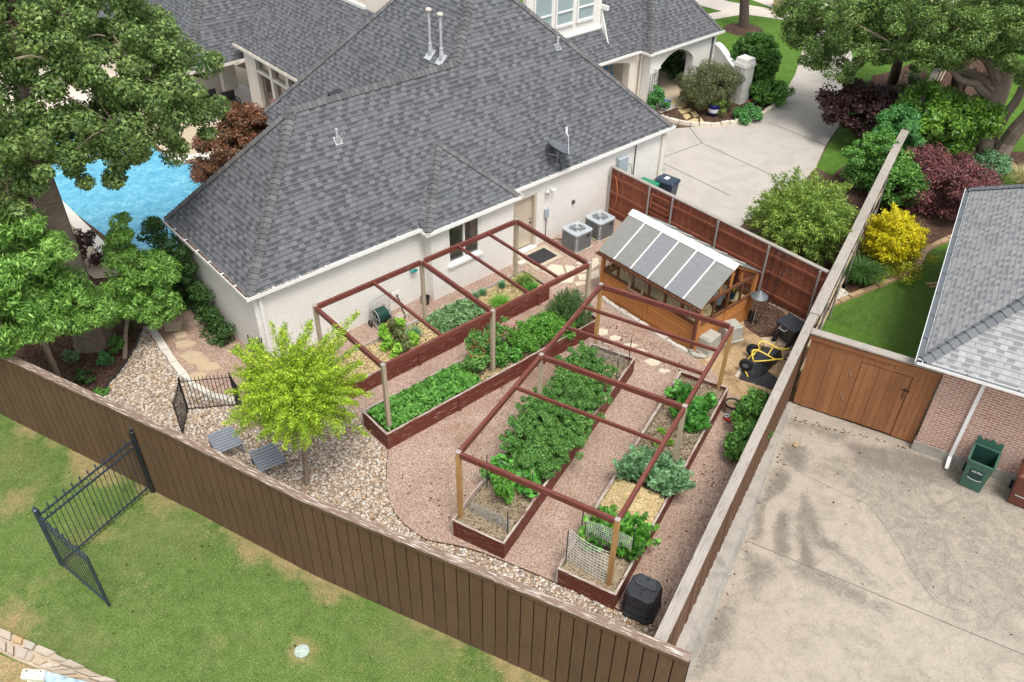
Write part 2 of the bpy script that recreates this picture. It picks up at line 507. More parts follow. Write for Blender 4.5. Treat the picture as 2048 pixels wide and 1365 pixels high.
def m_concrete(name, base, dark, warm, damt=.6, dscale=.6, dlo=.48, dhi=.62, stretch=(1, 1, 1), fine=.25, mask=False):
    t = NT(name); w = t.world(stretch)
    f = t.noise(w, 40, 5, .7); m = t.noise(w, 2.2, 6, .65); s = t.noise(w, dscale, 8, .6, 1.4)
    s2 = t.noise(w, dscale * 3.7, 6, .7, .6)
    k = t.mix(t.math('MULTIPLY', m, .5), base, warm)
    k = t.mix(t.math('MULTIPLY', t.ramp(s, [(dlo, (0, 0, 0)), (dhi, (1, 1, 1))]), damt), k, dark)
    k = t.mix(t.math('MULTIPLY', t.ramp(s2, [(.5, (0, 0, 0)), (.72, (1, 1, 1))]), damt * .55), k, dark)
    if mask:
        at = t.n('ShaderNodeAttribute'); at.attribute_name = 'mask'
        n2 = t.noise(w, 1.6, 8, .68, 2.2); n3 = t.noise(w, 17, 5, .75)
        mk = t.ramp(t.math('ADD', at.outputs['Fac'], t.math('ADD', t.math('MULTIPLY', t.math('SUBTRACT', n2, .5), .9), t.math('MULTIPLY', t.math('SUBTRACT', n3, .5), .9))), [(.18, (0, 0, 0)), (.62, (1, 1, 1))])
        k = t.mix(t.math('MULTIPLY', mk, .9), k, dark)
    k = t.mix(t.math('MULTIPLY', t.ramp(f, [(.35, (0, 0, 0)), (.7, (1, 1, 1))]), fine), k, tuple(x * .6 for x in dark))
    return t.done(k, .9, t.bump(f, .25, .006), 0, .2)

M = MATS
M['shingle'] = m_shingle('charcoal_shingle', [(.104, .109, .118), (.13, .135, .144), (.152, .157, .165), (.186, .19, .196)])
M['shingle_cap'] = m_island('ridge_cap_shingle', [(.1, .097, .098), (.135, .13, .13), (.168, .164, .164)], .92, .15, 60, .4)
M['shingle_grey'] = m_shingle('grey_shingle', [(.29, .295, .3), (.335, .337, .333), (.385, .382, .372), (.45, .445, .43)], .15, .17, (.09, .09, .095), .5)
M['cap_grey'] = m_island('grey_ridge_cap', [(.13, .14, .15), (.17, .18, .19)], .92, .15, 60, .4)
M['white_brick'] = m_brick('white_painted_brick', (.79, .76, .705), (.84, .81, .755), (.7, .67, .615), .22, .075, .009, .5, .6, (.6, .56, .5))
M['white'] = m_plain('white_trim', (.74, .73, .69), .45, var=.05, scale=3)
M['cream'] = m_plain('cream_trim', (.68, .62, .53), .5, var=.06, scale=3)
M['tan_door'] = m_plain('tan_door_paint', (.5, .43, .33), .4, var=.05, scale=3)
M['red_brick'] = m_brick('rose_brick', (.3, .145, .105), (.42, .25, .19), (.62, .52, .44), .22, .078, .012, .5, .85, (.45, .36, .3))
M['fence_brown'] = m_wood('brown_stained_board', (.092, .053, .028), (.142, .086, .047), None, 0, .22, .7, .5)
M['fence_cap'] = m_wood('weathered_brown_cap', (.15, .1, .07), (.25, .175, .13), (.62, .56, .5), .43, .2)
M['grey_cap'] = m_wood('silvered_cedar_cap', (.26, .23, .195), (.42, .38, .33), (.17, .14, .115), .4, .2)
M['red_fence'] = m_wood('red_brown_stained_fence', (.2, .062, .034), (.32, .108, .06), (.45, .3, .24), .37, .35)
M['rust_fence'] = m_wood('rust_stained_board', (.24, .1, .042), (.37, .17, .075), None, 0, .35)
M['slat_dark'] = m_wood('brown_board_edge', (.12, .06, .035), (.2, .11, .065), None, 0, .3)
M['cedar'] = m_wood('orange_cedar_siding', (.44, .165, .045), (.6, .27, .09), (.16, .05, .018), .3, .3, .5, .7)
M['cedar_dark'] = m_wood('dark_cedar_trim', (.1, .04, .02), (.18, .075, .035), None, 0, .2, .55)
M['grey_frame'] = m_wood('weathered_sash', (.16, .11, .075), (.27, .2, .14), None, 0, .2)
M['red_paint'] = m_wood('peeling_oxblood_paint', (.125, .03, .02), (.17, .044, .03), (.5, .42, .36), .385, .14, .6, .7)
M['red_beam'] = m_wood('oxblood_beam_paint', (.12, .034, .024), (.17, .052, .038), (.42, .33, .28), .36, .1, .5, .5)
M['bare_board'] = m_wood('bleached_bed_board', (.4, .36, .3), (.62, .575, .5), (.25, .2, .15), .36, .25)
M['post_grey'] = m_wood('weathered_post', (.33, .265, .18), (.5, .42, .3), (.2, .15, .1), .33, .2)
M['post_tan'] = m_wood('honey_post', (.36, .19, .06), (.52, .31, .12), (.24, .1, .03), .33, .15)
M['gravel'] = m_ground('pink_granite_gravel', [(.18, .115, .085), (.33, .225, .17), (.44, .32, .25), (.57, .46, .38)], (.26, .165, .115), 48, .7, .95, .8, .015, (.21, .125, .08), .42, .54, .68, .65)
M['dirt'] = m_ground('sandy_dirt', [(.3, .2, .1), (.4, .28, .15), (.47, .34, .2)], (.22, .13, .065), 30, .9, .95, .6, .02, (.06, .04, .025), .9, .5, .66, .8)
M['soil'] = m_ground('bed_soil', [(.07, .045, .03), (.12, .08, .05), (.2, .14, .09)], (.05, .032, .02), 30, 1.2, .95, .9, .04)
M['mulch'] = m_ground('bark_mulch', [(.04, .022, .015), (.085, .048, .032), (.13, .078, .054), (.19, .125, .09)], (.05, .027, .02), 26, .8, .95, 1.0, .04)
M['mulch_chip'] = m_island('bark_chips', [(.04, .02, .013), (.09, .045, .028), (.16, .09, .06), (.28, .19, .14)], .95, .1)
M['rock'] = m_island('river_pebbles', [(.28, .16, .08), (.52, .42, .31), (.64, .58, .5), (.4, .34, .29), (.76, .72, .66), (.5, .33, .18), (.6, .5, .38)], .7, .3, 30, .25)
M['rock_base'] = m_ground('pebble_bed', [(.16, .11, .075), (.34, .26, .19), (.5, .43, .35)], (.2, .14, .1), 22, .8, .95, 1.0, .04)
M['straw'] = m_island('straw', [(.46, .33, .13), (.66, .5, .24), (.78, .66, .4), (.58, .43, .2)], .7, .25)
M['straw_grey'] = m_island('old_straw', [(.26, .19, .11), (.42, .33, .21), (.53, .45, .32)], .8, .2)
M['lawn'] = m_grass('dry_patched_lawn', [(.042, .082, .018), (.08, .138, .03), (.125, .188, .047), (.18, .242, .078)], (.23, .2, .09), .7, .5, .5, .72, .8, True)
M['lawn_rich'] = m_grass('rich_lawn', [(.045, .1, .014), (.075, .15, .022), (.115, .21, .036)], (.16, .25, .05), .3)
M['drive'] = m_concrete('pale_driveway', (.42, .39, .345), (.29, .265, .235), (.42, .365, .31), .3, .9)
M['walk'] = m_concrete('pale_walk', (.62, .55, .47), (.45, .4, .35), (.6, .52, .44), .2)
M['street'] = m_concrete('street_concrete', (.55, .47, .4), (.42, .36, .31), (.56, .48, .42), .3)
M['limestone'] = m_island('limestone', [(.5, .46, .39), (.62, .58, .5), (.7, .66, .58)], .85, .2, 9, .35, .4)
M['edge_stone'] = m_island('pale_edging_stone', [(.45, .33, .2), (.6, .5, .37), (.7, .63, .52), (.74, .69, .6)], .85, .2, 9, .3, .4)
M['flag'] = m_island('flagstone', [(.36, .26, .15), (.48, .37, .24), (.56, .47, .34)], .85, .2, 7, .35, .4)
M['flag_pale'] = m_island('pale_flagstone', [(.5, .41, .29), (.62, .53, .4), (.68, .62, .5)], .85, .2, 7, .35, .4)
M['flag_gold'] = m_island('golden_flagstone', [(.42, .3, .13), (.52, .4, .2), (.58, .46, .26)], .85, .2, 7, .3, .4)
M['tan_brick'] = m_island('tan_edging_brick', [(.3, .2, .11), (.38, .26, .15), (.46, .34, .21)], .9, .15, 10, .3, .3)
M['wall_stone'] = m_island('mixed_wall_stone', [(.36, .31, .25), (.45, .38, .29), (.52, .45, .36), (.5, .33, .16), (.42, .38, .34)], .85, .2, 8, .4, .5)
M['iron'] = m_plain('black_iron', (.022, .025, .03), .4, .3, .5, .2)
M['iron_blue'] = m_plain('slate_blue_iron', (.04, .055, .075), .35, .3, .5, .15)
M['black'] = m_plain('black_plastic', (.022, .024, .028), .45, 0, .5, .2, 4)
M['rubber'] = m_plain('rubber', (.015, .015, .016), .75, 0, .3, .2)
M['mat_black'] = m_plain('black_mat', (.03, .03, .032), .8, 0, .3, .35, 5, .2)
M['steel'] = m_plain('galvanised_steel', (.42, .43, .43), .4, .7, .5, .15, 12)
M['steel_pipe'] = m_plain('weathered_vent_pipe', (.5, .51, .52), .5, .35, .5, .25, 14)
M['grey_metal'] = m_plain('grey_fence_post_steel', (.36, .35, .33), .5, .4, .4, .12, 8)
M['ac_top'] = m_plain('grey_ac_cover', (.4, .43, .45), .45, .2, .4, .08, 4)
M['ac_fin'] = m_plain('ac_coil_guard', (.13, .135, .135), .55, .3, .3, .2, 14)
M['ac_dark'] = m_plain('ac_interior', (.03, .033, .036), .5, .3, .4, .2)
M['blade'] = m_plain('fan_blade', (.5, .52, .53), .35, .6, .5, .15)
M['elec'] = m_plain('electrical_box_grey', (.35, .4, .43), .5, .1, .4, .08)
M['dish'] = m_plain('dish_grey', (.11, .125, .135), .45, .1, .4, .1)
M['yellow'] = m_plain('yellow_enamel', (.72, .52, .06), .35, 0, .5, .08)
M['bin_green'] = m_plain('green_cart_plastic', (.04, .11, .075), .45, 0, .5, .12, 4)
M['bin_green_in'] = m_plain('dark_green_plastic', (.012, .04, .032), .5, 0, .4, .15, 4)
M['bin_brown'] = m_plain('brown_cart_plastic', (.12, .035, .02), .4, 0, .5, .12, 4)
M['bin_emerald'] = m_plain('emerald_plastic', (.01, .19, .09), .4, 0, .5, .1, 4)
M['bin_navy'] = m_plain('navy_plastic', (.02, .035, .06), .4, 0, .5, .15, 4)
M['hose'] = m_plain('green_hose', (.015, .07, .055), .4, 0, .5, .2)
M['teal'] = m_plain('teal_plastic', (.03, .22, .2), .45, 0, .4, .1)
M['tub'] = m_plain('frosted_tub_plastic', (.36, .35, .3), .35, 0, .5, .15, 4)
M['terracotta'] = m_plain('terracotta', (.4, .15, .06), .8, 0, .2, .15)
M['cobalt'] = m_plain('cobalt_glaze', (.012, .02, .16), .2, 0, .6, .2)
M['cream_glaze'] = m_plain('cream_glaze', (.45, .38, .28), .35, 0, .5, .15)
M['grey_paint'] = m_plain('slate_grey_paint', (.2, .22, .245), .5, 0, .4, .12)
M['blue_paint'] = m_plain('faded_blue_fibreglass', (.04, .2, .42), .5, 0, .4, .1)
M['faded_blue'] = m_plain('chipped_blue_paint', (.32, .43, .48), .6, 0, .3, .45, 8)
M['bone'] = m_plain('bone_white_plastic', (.66, .62, .5), .5, 0, .4, .08)
M['white_plain'] = m_plain('white_paint', (.68, .68, .66), .5, 0, .4, .05)
M['mesh_white'] = m_plain('white_mesh_plastic', (.68, .66, .6), .5, 0, .4, .1)
M['wire'] = m_plain('grey_wire', (.4, .41, .4), .45, .5, .4, .1)
M['cage_red'] = m_plain('orange_red_cage_wire', (.4, .11, .06), .5, .1, .4, .2)
M['stake'] = m_plain('dark_green_stake', (.018, .045, .045), .5, .2, .4, .15)
M['rug'] = m_plain('grey_rug', (.3, .32, .34), .9, 0, .1, .1, 20)
M['bark'] = m_wood('oak_bark', (.15, .115, .085), (.32, .255, .2), None, 0, 0, .95, .4)
M['bark_pale'] = m_wood('pale_bark', (.2, .15, .11), (.36, .28, .21), None, 0, 0, .95, .4)
M['bark_dark'] = m_wood('dark_bark', (.06, .045, .035), (.13, .1, .08), None, 0, 0, .95, .4)
def m_glass(name, col, rough=.06):
    t = NT(name); return t.done(col, rough, None, 0, .9, coat=.6)
M['glass'] = m_glass('window_glass', (.035, .035, .032))
M['glass_blind'] = m_brick('blind_behind_glass', (.34, .42, .42), (.38, .46, .46), (.24, .31, .32), 8, .05, .008, .1, .2, spec=.8)
M['dark_in'] = m_plain('dark_interior', (.02, .018, .016), .8, 0, .1, .2)
def m_greenhouse(name, col, alpha):
    alpha = .6
    t = NT(name); nz = t.noise(t.coord('UV', (1, 3, 1)), 3, 5, .6)
    k = t.ramp(nz, [(.3, tuple(c * .85 for c in col)), (.7, col)])
    d = t.n('ShaderNodeBsdfPrincipled'); t.l(k, d.inputs['Base Color']); d.inputs['Roughness'].default_value = .3; d.inputs['Specular IOR Level'].default_value = .5
    tl = t.n('ShaderNodeBsdfTranslucent'); t.l(k, tl.inputs['Color'])
    mx = t.n('ShaderNodeMixShader'); mx.inputs[0].default_value = alpha; t.l(d.outputs[0], mx.inputs[1]); t.l(tl.outputs[0], mx.inputs[2]); t.l(mx.outputs[0], t.out.inputs[0])
    return t.m
M['poly_green'] = m_greenhouse('hazy_green_polycarbonate', (.5, .5, .465), .4)
M['poly_blue'] = m_greenhouse('hazy_blue_polycarbonate', (.49, .5, .52), .4)
def m_clear(name, tint=(.8, .85, .82), op=.25):
    t = NT(name); tr = t.n('ShaderNodeBsdfTransparent'); tr.inputs[0].default_value = (*tint, 1)
    g = t.n('ShaderNodeBsdfGlossy'); g.inputs['Roughness'].default_value = .08; g.inputs['Color'].default_value = (.8, .85, .88, 1)
    mx = t.n('ShaderNodeMixShader'); mx.inputs[0].default_value = op; t.l(tr.outputs[0], mx.inputs[1]); t.l(g.outputs[0], mx.inputs[2]); t.l(mx.outputs[0], t.out.inputs[0])
    return t.m
M['pane'] = m_clear('clear_pane', (.88, .92, .9), .06)
def m_water():
    t = NT('pool_water'); w = t.world()
    a = t.noise(w, 2.6, 4, .6, .6); b = t.noise(w, 7, 3, .6, .4)
    k = t.ramp(t.math('ADD', t.math('MULTIPLY', a, .6), t.math('MULTIPLY', b, .4)), [(.36, (.055, .28, .42)), (.5, (.1, .37, .51)), (.62, (.18, .46, .58)), (.72, (.45, .63, .7))])
    return t.done(k, .08, t.bump(t.math('ADD', a, b), .5, .06), 0, .6)
M['water'] = m_water()

G = {}
def leafm(k, cols, **kw): G[k] = m_leaf(k, cols, **kw)
leafm('oak_leaf', [(.02, .05, .016), (.038, .085, .022), (.065, .125, .032), (.13, .185, .055)], gain=1.6)
leafm('ash_leaf', [(.035, .11, .015), (.06, .17, .02), (.11, .26, .04), (.19, .34, .075)], gain=1.25)
leafm('chartreuse_leaf', [(.075, .2, .012), (.14, .31, .018), (.25, .43, .025), (.4, .53, .05)], gain=1.0, sat=0)
leafm('live_oak_leaf', [(.018, .05, .016), (.035, .088, .024), (.068, .135, .036), (.15, .225, .05)], gain=1.4)
leafm('crape_leaf', [(.035, .1, .018), (.065, .16, .025), (.11, .23, .035), (.25, .32, .055)], gain=1.25)
leafm('shrub_leaf', [(.02, .075, .012), (.04, .13, .018), (.07, .2, .03), (.12, .28, .05)])
leafm('magnolia_leaf', [(.025, .085, .012), (.05, .14, .018), (.09, .22, .025), (.17, .32, .04)], rough=.3)
leafm('bright_shrub_leaf', [(.03, .115, .03), (.05, .18, .045), (.085, .26, .07)])
leafm('maroon_leaf', [(.02, .01, .012), (.035, .016, .018), (.055, .025, .024)])
leafm('burgundy_leaf', [(.045, .022, .026), (.075, .034, .04), (.105, .048, .052), (.2, .068, .076)], sc=2.5)
leafm('red_maple_leaf', [(.055, .05, .015), (.085, .06, .022), (.11, .065, .03), (.22, .085, .055)], sc=.9)
leafm('gold_leaf', [(.4, .36, .01), (.6, .5, .012), (.78, .66, .03)], gain=1.05, sat=0)
leafm('gold_low_leaf', [(.1, .2, .01), (.22, .3, .012), (.42, .42, .02)], sat=.05)
leafm('ornamental_leaf', [(.03, .09, .02), (.05, .13, .03), (.08, .17, .05)])
leafm('cone_leaf', [(.02, .07, .01), (.035, .11, .014), (.06, .16, .022)])
leafm('weeping_leaf', [(.05, .07, .028), (.085, .105, .05), (.13, .13, .085), (.1, .13, .04)])
leafm('vine_leaf', [(.014, .045, .01), (.028, .08, .016), (.05, .12, .025)])
leafm('strawberry_leaf', [(.025, .1, .012), (.045, .17, .02), (.075, .24, .032), (.12, .3, .05)])
leafm('tomato_leaf', [(.025, .09, .018), (.045, .15, .028), (.08, .22, .04), (.14, .29, .07)])
leafm('basil_leaf', [(.045, .15, .014), (.075, .22, .022), (.12, .31, .04)], sat=.05)
leafm('pepper_leaf', [(.035, .12, .015), (.06, .19, .025), (.1, .26, .04)])
leafm('sage_leaf', [(.05, .12, .045), (.09, .19, .075), (.16, .28, .125)])
leafm('rosemary_leaf', [(.04, .11, .028), (.07, .175, .045), (.115, .25, .07)])
leafm('kale_leaf', [(.05, .135, .06), (.095, .215, .105), (.17, .32, .17)])
leafm('chard_leaf', [(.02, .1, .012), (.04, .17, .018), (.075, .26, .03), (.14, .36, .05)])
leafm('lettuce_leaf', [(.1, .28, .02), (.17, .4, .03), (.28, .5, .06)], sat=.05, gain=1.05)
leafm('red_lettuce_leaf', [(.06, .07, .03), (.1, .1, .045), (.14, .2, .06)])
leafm('chive_leaf', [(.03, .12, .05), (.06, .19, .09), (.1, .26, .13)])
leafm('fern_leaf', [(.06, .19, .015), (.1, .28, .025), (.15, .36, .04)])
leafm('squash_leaf', [(.025, .12, .015), (.05, .2, .025), (.09, .29, .045)])
leafm('blade_leaf', [(.05, .12, .015), (.1, .19, .03), (.17, .26, .055)], transl=.25)
leafm('dry_blade', [(.2, .15, .06), (.32, .25, .1), (.42, .34, .16)], transl=.2)
leafm('tan_grass', [(.3, .26, .12), (.42, .36, .2), (.2, .24, .08)], transl=.2)
leafm('lawn_blade', [(.042, .088, .018), (.08, .142, .03), (.125, .19, .046), (.18, .248, .075)], sc=.8, low=.5, transl=.2)
leafm('lawn_rich_blade', [(.04, .095, .014), (.07, .145, .022), (.115, .21, .04)], transl=.2)
M['orange'] = m_plain('orange_cord', (.5, .16, .04), .5, 0, .4, .1)
M['joint'] = m_plain('dark_joint', (.1, .085, .07), .9, 0, .1, .3)
M['kerb'] = m_concrete('kerb_concrete', (.37, .345, .3), (.2, .185, .16), (.37, .33, .275), .7, 1.3, .46, .66, (1, 1, 1), .4)
M['drive_stained'] = m_concrete('stained_concrete', (.4, .352, .285), (.165, .143, .115), (.41, .35, .27), .45, .9, .5, .75, (1, 1, 1), .4, True)
M['white_coping'] = m_concrete('pale_coping', (.7, .66, .58), (.5, .46, .4), (.66, .6, .5), .2)
M['terrace'] = m_concrete('tan_terrace', (.46, .38, .27), (.36, .28, .19), (.5, .42, .3), .3)
M['glass_tan'] = m_glass('warm_window_glass', (.1, .07, .05), .05)
M['cream_cap'] = m_plain('cream_vent_cap', (.55, .5, .42), .5, .1, .4, .12)
M['bronze'] = m_plain('aged_bronze', (.13, .115, .09), .45, .5, .4, .2)
M['post_cap'] = m_plain('galvanised_post_cap', (.36, .33, .29), .6, .3, .4, .25)
M['pale_wood'] = m_wood('pale_planks', (.5, .36, .2), (.66, .52, .32), None, 0, .25)
M['red_plastic'] = m_plain('red_grip', (.4, .03, .025), .4, 0, .5, .1)
M['rust'] = m_plain('rusty_steel', (.1, .055, .035), .8, .2, .2, .3)
M['paver'] = m_plain('tan_paver', (.42, .36, .27), .9, 0, .2, .2, 6, .2)
M['text_white'] = m_plain('white_lettering', (.75, .75, .74), .5, 0, .3, .02)
M['tan_dirt'] = M['dirt']
M['dish_dark'] = m_plain('charcoal_plastic', (.035, .038, .045), .45, 0, .5, .15, 4)
M['bronze_dark'] = m_plain('dark_pot_rim', (.035, .025, .022), .4, .1, .4, .1)
M['mint'] = m_plain('weathered_mint_lid', (.33, .4, .34), .7, 0, .3, .2, 14)
M['terracotta_stone'] = m_plain('reddish_stone', (.33, .15, .09), .85, 0, .2, .2)
M['shade_tan'] = m_plain('garage_shade_tan', (.3, .26, .21), .8, 0, .2, .1)  # tan darkened to stand in for the shade inside the garage
M['gap_shade'] = m_wood('gap_shade_brown', (.03, .018, .01), (.05, .03, .017))  # board brown darkened so the colour carries the shade of the gaps
M['rim'] = m_wood('peeling_rim_board', (.38, .33, .27), (.62, .57, .5), (.19, .06, .045), .47, .35)
M['gutter_bed'] = m_plain('weathered_gutter_bed', (.42, .4, .36), .7, 0, .3, .35, 5)
# ---------------------------------------------------------------- sky and light
wd = bpy.data.worlds.new('World'); SC.world = wd; wd.use_nodes = True
nt = wd.node_tree; bg = nt.nodes['Background']
sky = nt.nodes.new('ShaderNodeTexSky'); sky.sky_type = 'NISHITA'; sky.sun_disc = False
SUN_DIR = Vector((.16, -.42, 1)).normalized()
sky.sun_elevation = math.asin(SUN_DIR.z); sky.sun_rotation = math.atan2(SUN_DIR.x, SUN_DIR.y)
sky.air_density = 1.0; sky.dust_density = 3.0; sky.ozone_density = 1.0
hs_ = nt.nodes.new('ShaderNodeHueSaturation'); hs_.inputs['Saturation'].default_value = .35; nt.links.new(sky.outputs[0], hs_.inputs['Color']); nt.links.new(hs_.outputs[0], bg.inputs[0]); bg.inputs[1].default_value = SKY_STRENGTH = .15
sl = bpy.data.lights.new('sun', 'SUN'); sl.energy = 1.35; sl.angle = R(18); sl.color = (1, .965, .91)
so = bpy.data.objects.new('sun', sl); COL.objects.link(so); so.rotation_euler = SUN_DIR.to_track_quat('Z', 'Y').to_euler()
SC.view_settings.view_transform = 'Standard'; SC.view_settings.look = 'None'; SC.view_settings.gamma = 1
SC.view_settings.exposure = .95
SC.render.engine = 'CYCLES'
SC.cycles.use_denoising = True
SC.cycles.max_bounces = 8; SC.cycles.transparent_max_bounces = 12; SC.cycles.diffuse_bounces = 4

# ---------------------------------------------------------------- terrain
FF = [(-30, 25.6), (-19.5, 20.1), (-13.09, 16.73), (-7.76, 13.96), (-4.48, 12.16), (-.23, 10.18), (3.32, 8.52)]
RFN = [(-1.62, -4.2), (10.45, -4.2)]                       # near run of the lot-line fence (lot frame)
RFP = [NF(n, m) for n, m in RFN]
RF2 = [NF(10.15, -4.2), NF(16, -4.25), NF(22.5, -4.3), NF(33, -4.5), NF(48, -4.8)]
LOW = -.65
mb = MB(); mb.poly([(-250, -150, -.9), (250, -150, -.9), (250, 300, -.9), (-250, 300, -.9)])
structure('ground', mb, M['dirt'])
yard = FF[:-1] + [(3.3, 8.6)] + [tuple(NF(n, -4.2)[:2]) for n in (0, 5, 10, 20, 33, 60)] + [(70, 110), (-110, 110), (-110, 40)]
mb = MB(); mb.prism(yard, -.88, 0)
structure('yard_ground', mb, M['soil'])
# front lawn, alley side
lp = [(-45, -12), (8, -12), (4.2, 7.0), (3.3, 8.5)] + FF[::-1][1:] + [(-45, 33)]
def mask_grid(name, frame, u0, u1, v0, v1, step, z, mat, fn, blur=2):
    nu = int((u1 - u0) / step) + 1; nv = int((v1 - v0) / step) + 1
    us = np.linspace(u0, u1, nu); vs = np.linspace(v0, v1, nv); UU, VV = np.meshgrid(us, vs, indexing='ij')
    X = frame.o.x + frame.u.x * UU + frame.v.x * VV; Y = frame.o.y + frame.u.y * UU + frame.v.y * VV
    K = fn(X, Y)
    for _ in range(blur):
        Kp = np.pad(K, 1, mode='edge'); K = (Kp[:-2, 1:-1] + Kp[2:, 1:-1] + Kp[1:-1, :-2] + Kp[1:-1, 2:] + K) / 5
    i = np.arange(nu * nv).reshape(nu, nv); q = np.stack([i[:-1, :-1], i[1:, :-1], i[1:, 1:], i[:-1, 1:]], -1).reshape(-1, 4)
    me = bpy.data.meshes.new(name); me.from_pydata(np.stack([X.ravel(), Y.ravel(), np.full(nu * nv, z)], 1).tolist(), [], q.tolist())
    at = me.attributes.new('mask', 'FLOAT', 'POINT'); at.data.foreach_set('value', K.ravel().astype(np.float32)); me.materials.append(mat)
    o = bpy.data.objects.new(name, me); COL.objects.link(o); o['kind'] = 'structure'; return (X, Y, K)
def inpoly_np(X, Y, P):
    c = np.zeros(X.shape, bool); n = len(P); j = n - 1
    for i in range(n):
        yi, yj, xi, xj = P[i][1], P[j][1], P[i][0], P[j][0]
        if yi != yj: c ^= ((yi > Y) != (yj > Y)) & (X < (xj - xi) * (Y - yi) / (yj - yi) + xi)
        j = i
    return c
def segdist(X, Y, a, b):
    dx, dy = b[0] - a[0], b[1] - a[1]; t = np.clip(((X - a[0]) * dx + (Y - a[1]) * dy) / (dx * dx + dy * dy), 0, 1)
    return np.hypot(X - a[0] - t * dx, Y - a[1] - t * dy)
dry_spots = [(30, 1005, .8, .6), (150, 1090, .7, .5), (10, 1250, 1.0, .7), (60, 1180, .8, .35), (210, 1060, .8, .5), (120, 1150, .6, .45), (275, 1165, .7, .4), (300, 1205, .6, .35), (60, 860, .9, .5), (180, 940, 1.0, .5), (430, 1295, .7, .35), (604, 1302, .5, .75), (700, 1330, .8, .3), (930, 1350, .8, .4), (330, 1000, .9, .6), (420, 1060, .7, .4), (20, 930, 1.0, .35)]
def lawn_mask(X, Y):
    d = np.min([segdist(X, Y, FF[i], FF[i + 1]) for i in range(len(FF) - 1)], axis=0)
    wv = .55 + .25 * np.sin(X * 1.1 + 1) + .2 * np.sin(X * 2.7) + .12 * np.sin(X * 6.1 + 2); K = np.clip((wv - d) / .5, 0, 1) * .68
    for px, py, r, a in dry_spots:
        p = W(px, py, LOW); K = np.maximum(K, a * np.exp(-((X - p.x) ** 2 + (Y - p.y) ** 2) / (r * r) * 1.2))
    return K
LAWN = mask_grid('front_lawn', Frame(0, 0, 0), -26, 5.5, 2, 27, .14, LOW, M['lawn'], lawn_mask, 2)
# neighbour's concrete
cp = [NF(n, m)[:2] for n, m in ((-14, -4.25), (9.45, -4.25), (9.45, -7.6), (9.2, -8.2), (9.2, -22), (-14, -22))]
stains = [(.38, [(1600, 935), (1700, 985), (1740, 1010), (1790, 1085), (1830, 1150), (1870, 1205), (1960, 1230), (2100, 1250), (2100, 1000), (1960, 960), (1900, 935), (1820, 900), (1700, 905)]),
    (.62, [(1575, 880), (1625, 905), (1600, 945), (1560, 915)]), (.6, [(1560, 930), (1582, 960), (1540, 1000), (1522, 1085), (1500, 1080), (1515, 1010)]), (.6, [(1570, 1010), (1600, 1000), (1602, 1060), (1624, 1120), (1620, 1138), (1570, 1120), (1545, 1110), (1540, 1060)]),
    (.6, [(1598, 985), (1628, 1040), (1652, 1085), (1690, 1100), (1640, 1100), (1615, 1050)]), (.55, [(1490, 1100), (1540, 1120), (1556, 1150), (1500, 1202), (1495, 1160)]), (.6, [(1690, 885), (1830, 905), (1910, 935), (1960, 975), (1850, 962), (1720, 930)]), (.55, [(1420, 1235), (1395, 1300), (1380, 1365), (1400, 1365), (1440, 1290), (1470, 1200)]),
    (.45, [(1525, 985), (1535, 975), (1520, 1030), (1512, 1080), (1505, 1075)]), (.5, [(1580, 985), (1590, 980), (1600, 1010), (1590, 1015)]), (.45, [(1660, 1080), (1720, 1130), (1760, 1180), (1740, 1175), (1690, 1130), (1655, 1095)]), (.5, [(1620, 1150), (1700, 1185), (1690, 1200), (1610, 1165)]), (.4, [(1470, 1190), (1485, 1180), (1440, 1330), (1425, 1335)]), (.5, [(1580, 1120), (1640, 1140), (1780, 1215), (1800, 1240), (1740, 1220), (1640, 1170), (1570, 1150)]), (.35, [(1880, 1200), (2000, 1210), (2050, 1290), (1990, 1260), (1900, 1240)]), (.5, [(1575, 835), (1700, 870), (1690, 885), (1570, 850)])]
stains += [(.7, [(1560, 930), (1585, 965), (1545, 1000), (1530, 1060), (1522, 1085), (1505, 1080), (1520, 1020), (1540, 975)]), (.75, [(1575, 1010), (1600, 1000), (1606, 1060), (1628, 1125), (1612, 1135), (1560, 1105), (1556, 1090), (1590, 1100), (1580, 1060), (1560, 1050)]), (.6, [(1600, 985), (1612, 982), (1632, 1035), (1650, 1075), (1690, 1098), (1640, 1095), (1612, 1045)])]
clean = [[(1585, 950), (1620, 960), (1600, 985), (1590, 1040), (1600, 1130), (1580, 1130), (1580, 1060), (1572, 1000)], [(1530, 1010), (1570, 985), (1540, 1060), (1550, 1110), (1525, 1100)]]
def conc_mask(X, Y):
    K = np.full(X.shape, .2)
    for a, P in stains: K = np.where(inpoly_np(X, Y, [W(x, y, LOW)[:2] for x, y in P]), np.maximum(K, a), K)
    for P in clean: K = np.where(inpoly_np(X, Y, [W(x, y, LOW)[:2] for x, y in P]), -.1, K)
    return K
mask_grid('neighbour_driveway', NF, -10, 9.45, -18, -4.25, .1, LOW + .008, M['drive_stained'], conc_mask, 2)
# grade beam along the fence: flush at the gate, a hand high at the alley
mb = MB()
a = [NF(9.4, -4.19, LOW + .02), NF(4, -4.19, -.36), NF(-1.62, -4.19, -.02), NF(-1.7, -4.19, .0)]
b = [NF(9.4, -4.36, LOW + .02), NF(4, -4.52, -.38), NF(-1.9, -4.56, -.14), NF(-9, -4.6, -.14)]
c = [NF(9.4, -4.42, LOW), NF(4, -4.62, LOW), NF(-1.9, -4.72, LOW), NF(-9, -4.75, LOW)]
for i in range(3):
    mb.poly([a[i], a[i + 1], b[i + 1], b[i]]); mb.poly([b[i], b[i + 1], c[i + 1], c[i]])
structure('concrete_kerb', mb, M['kerb'])
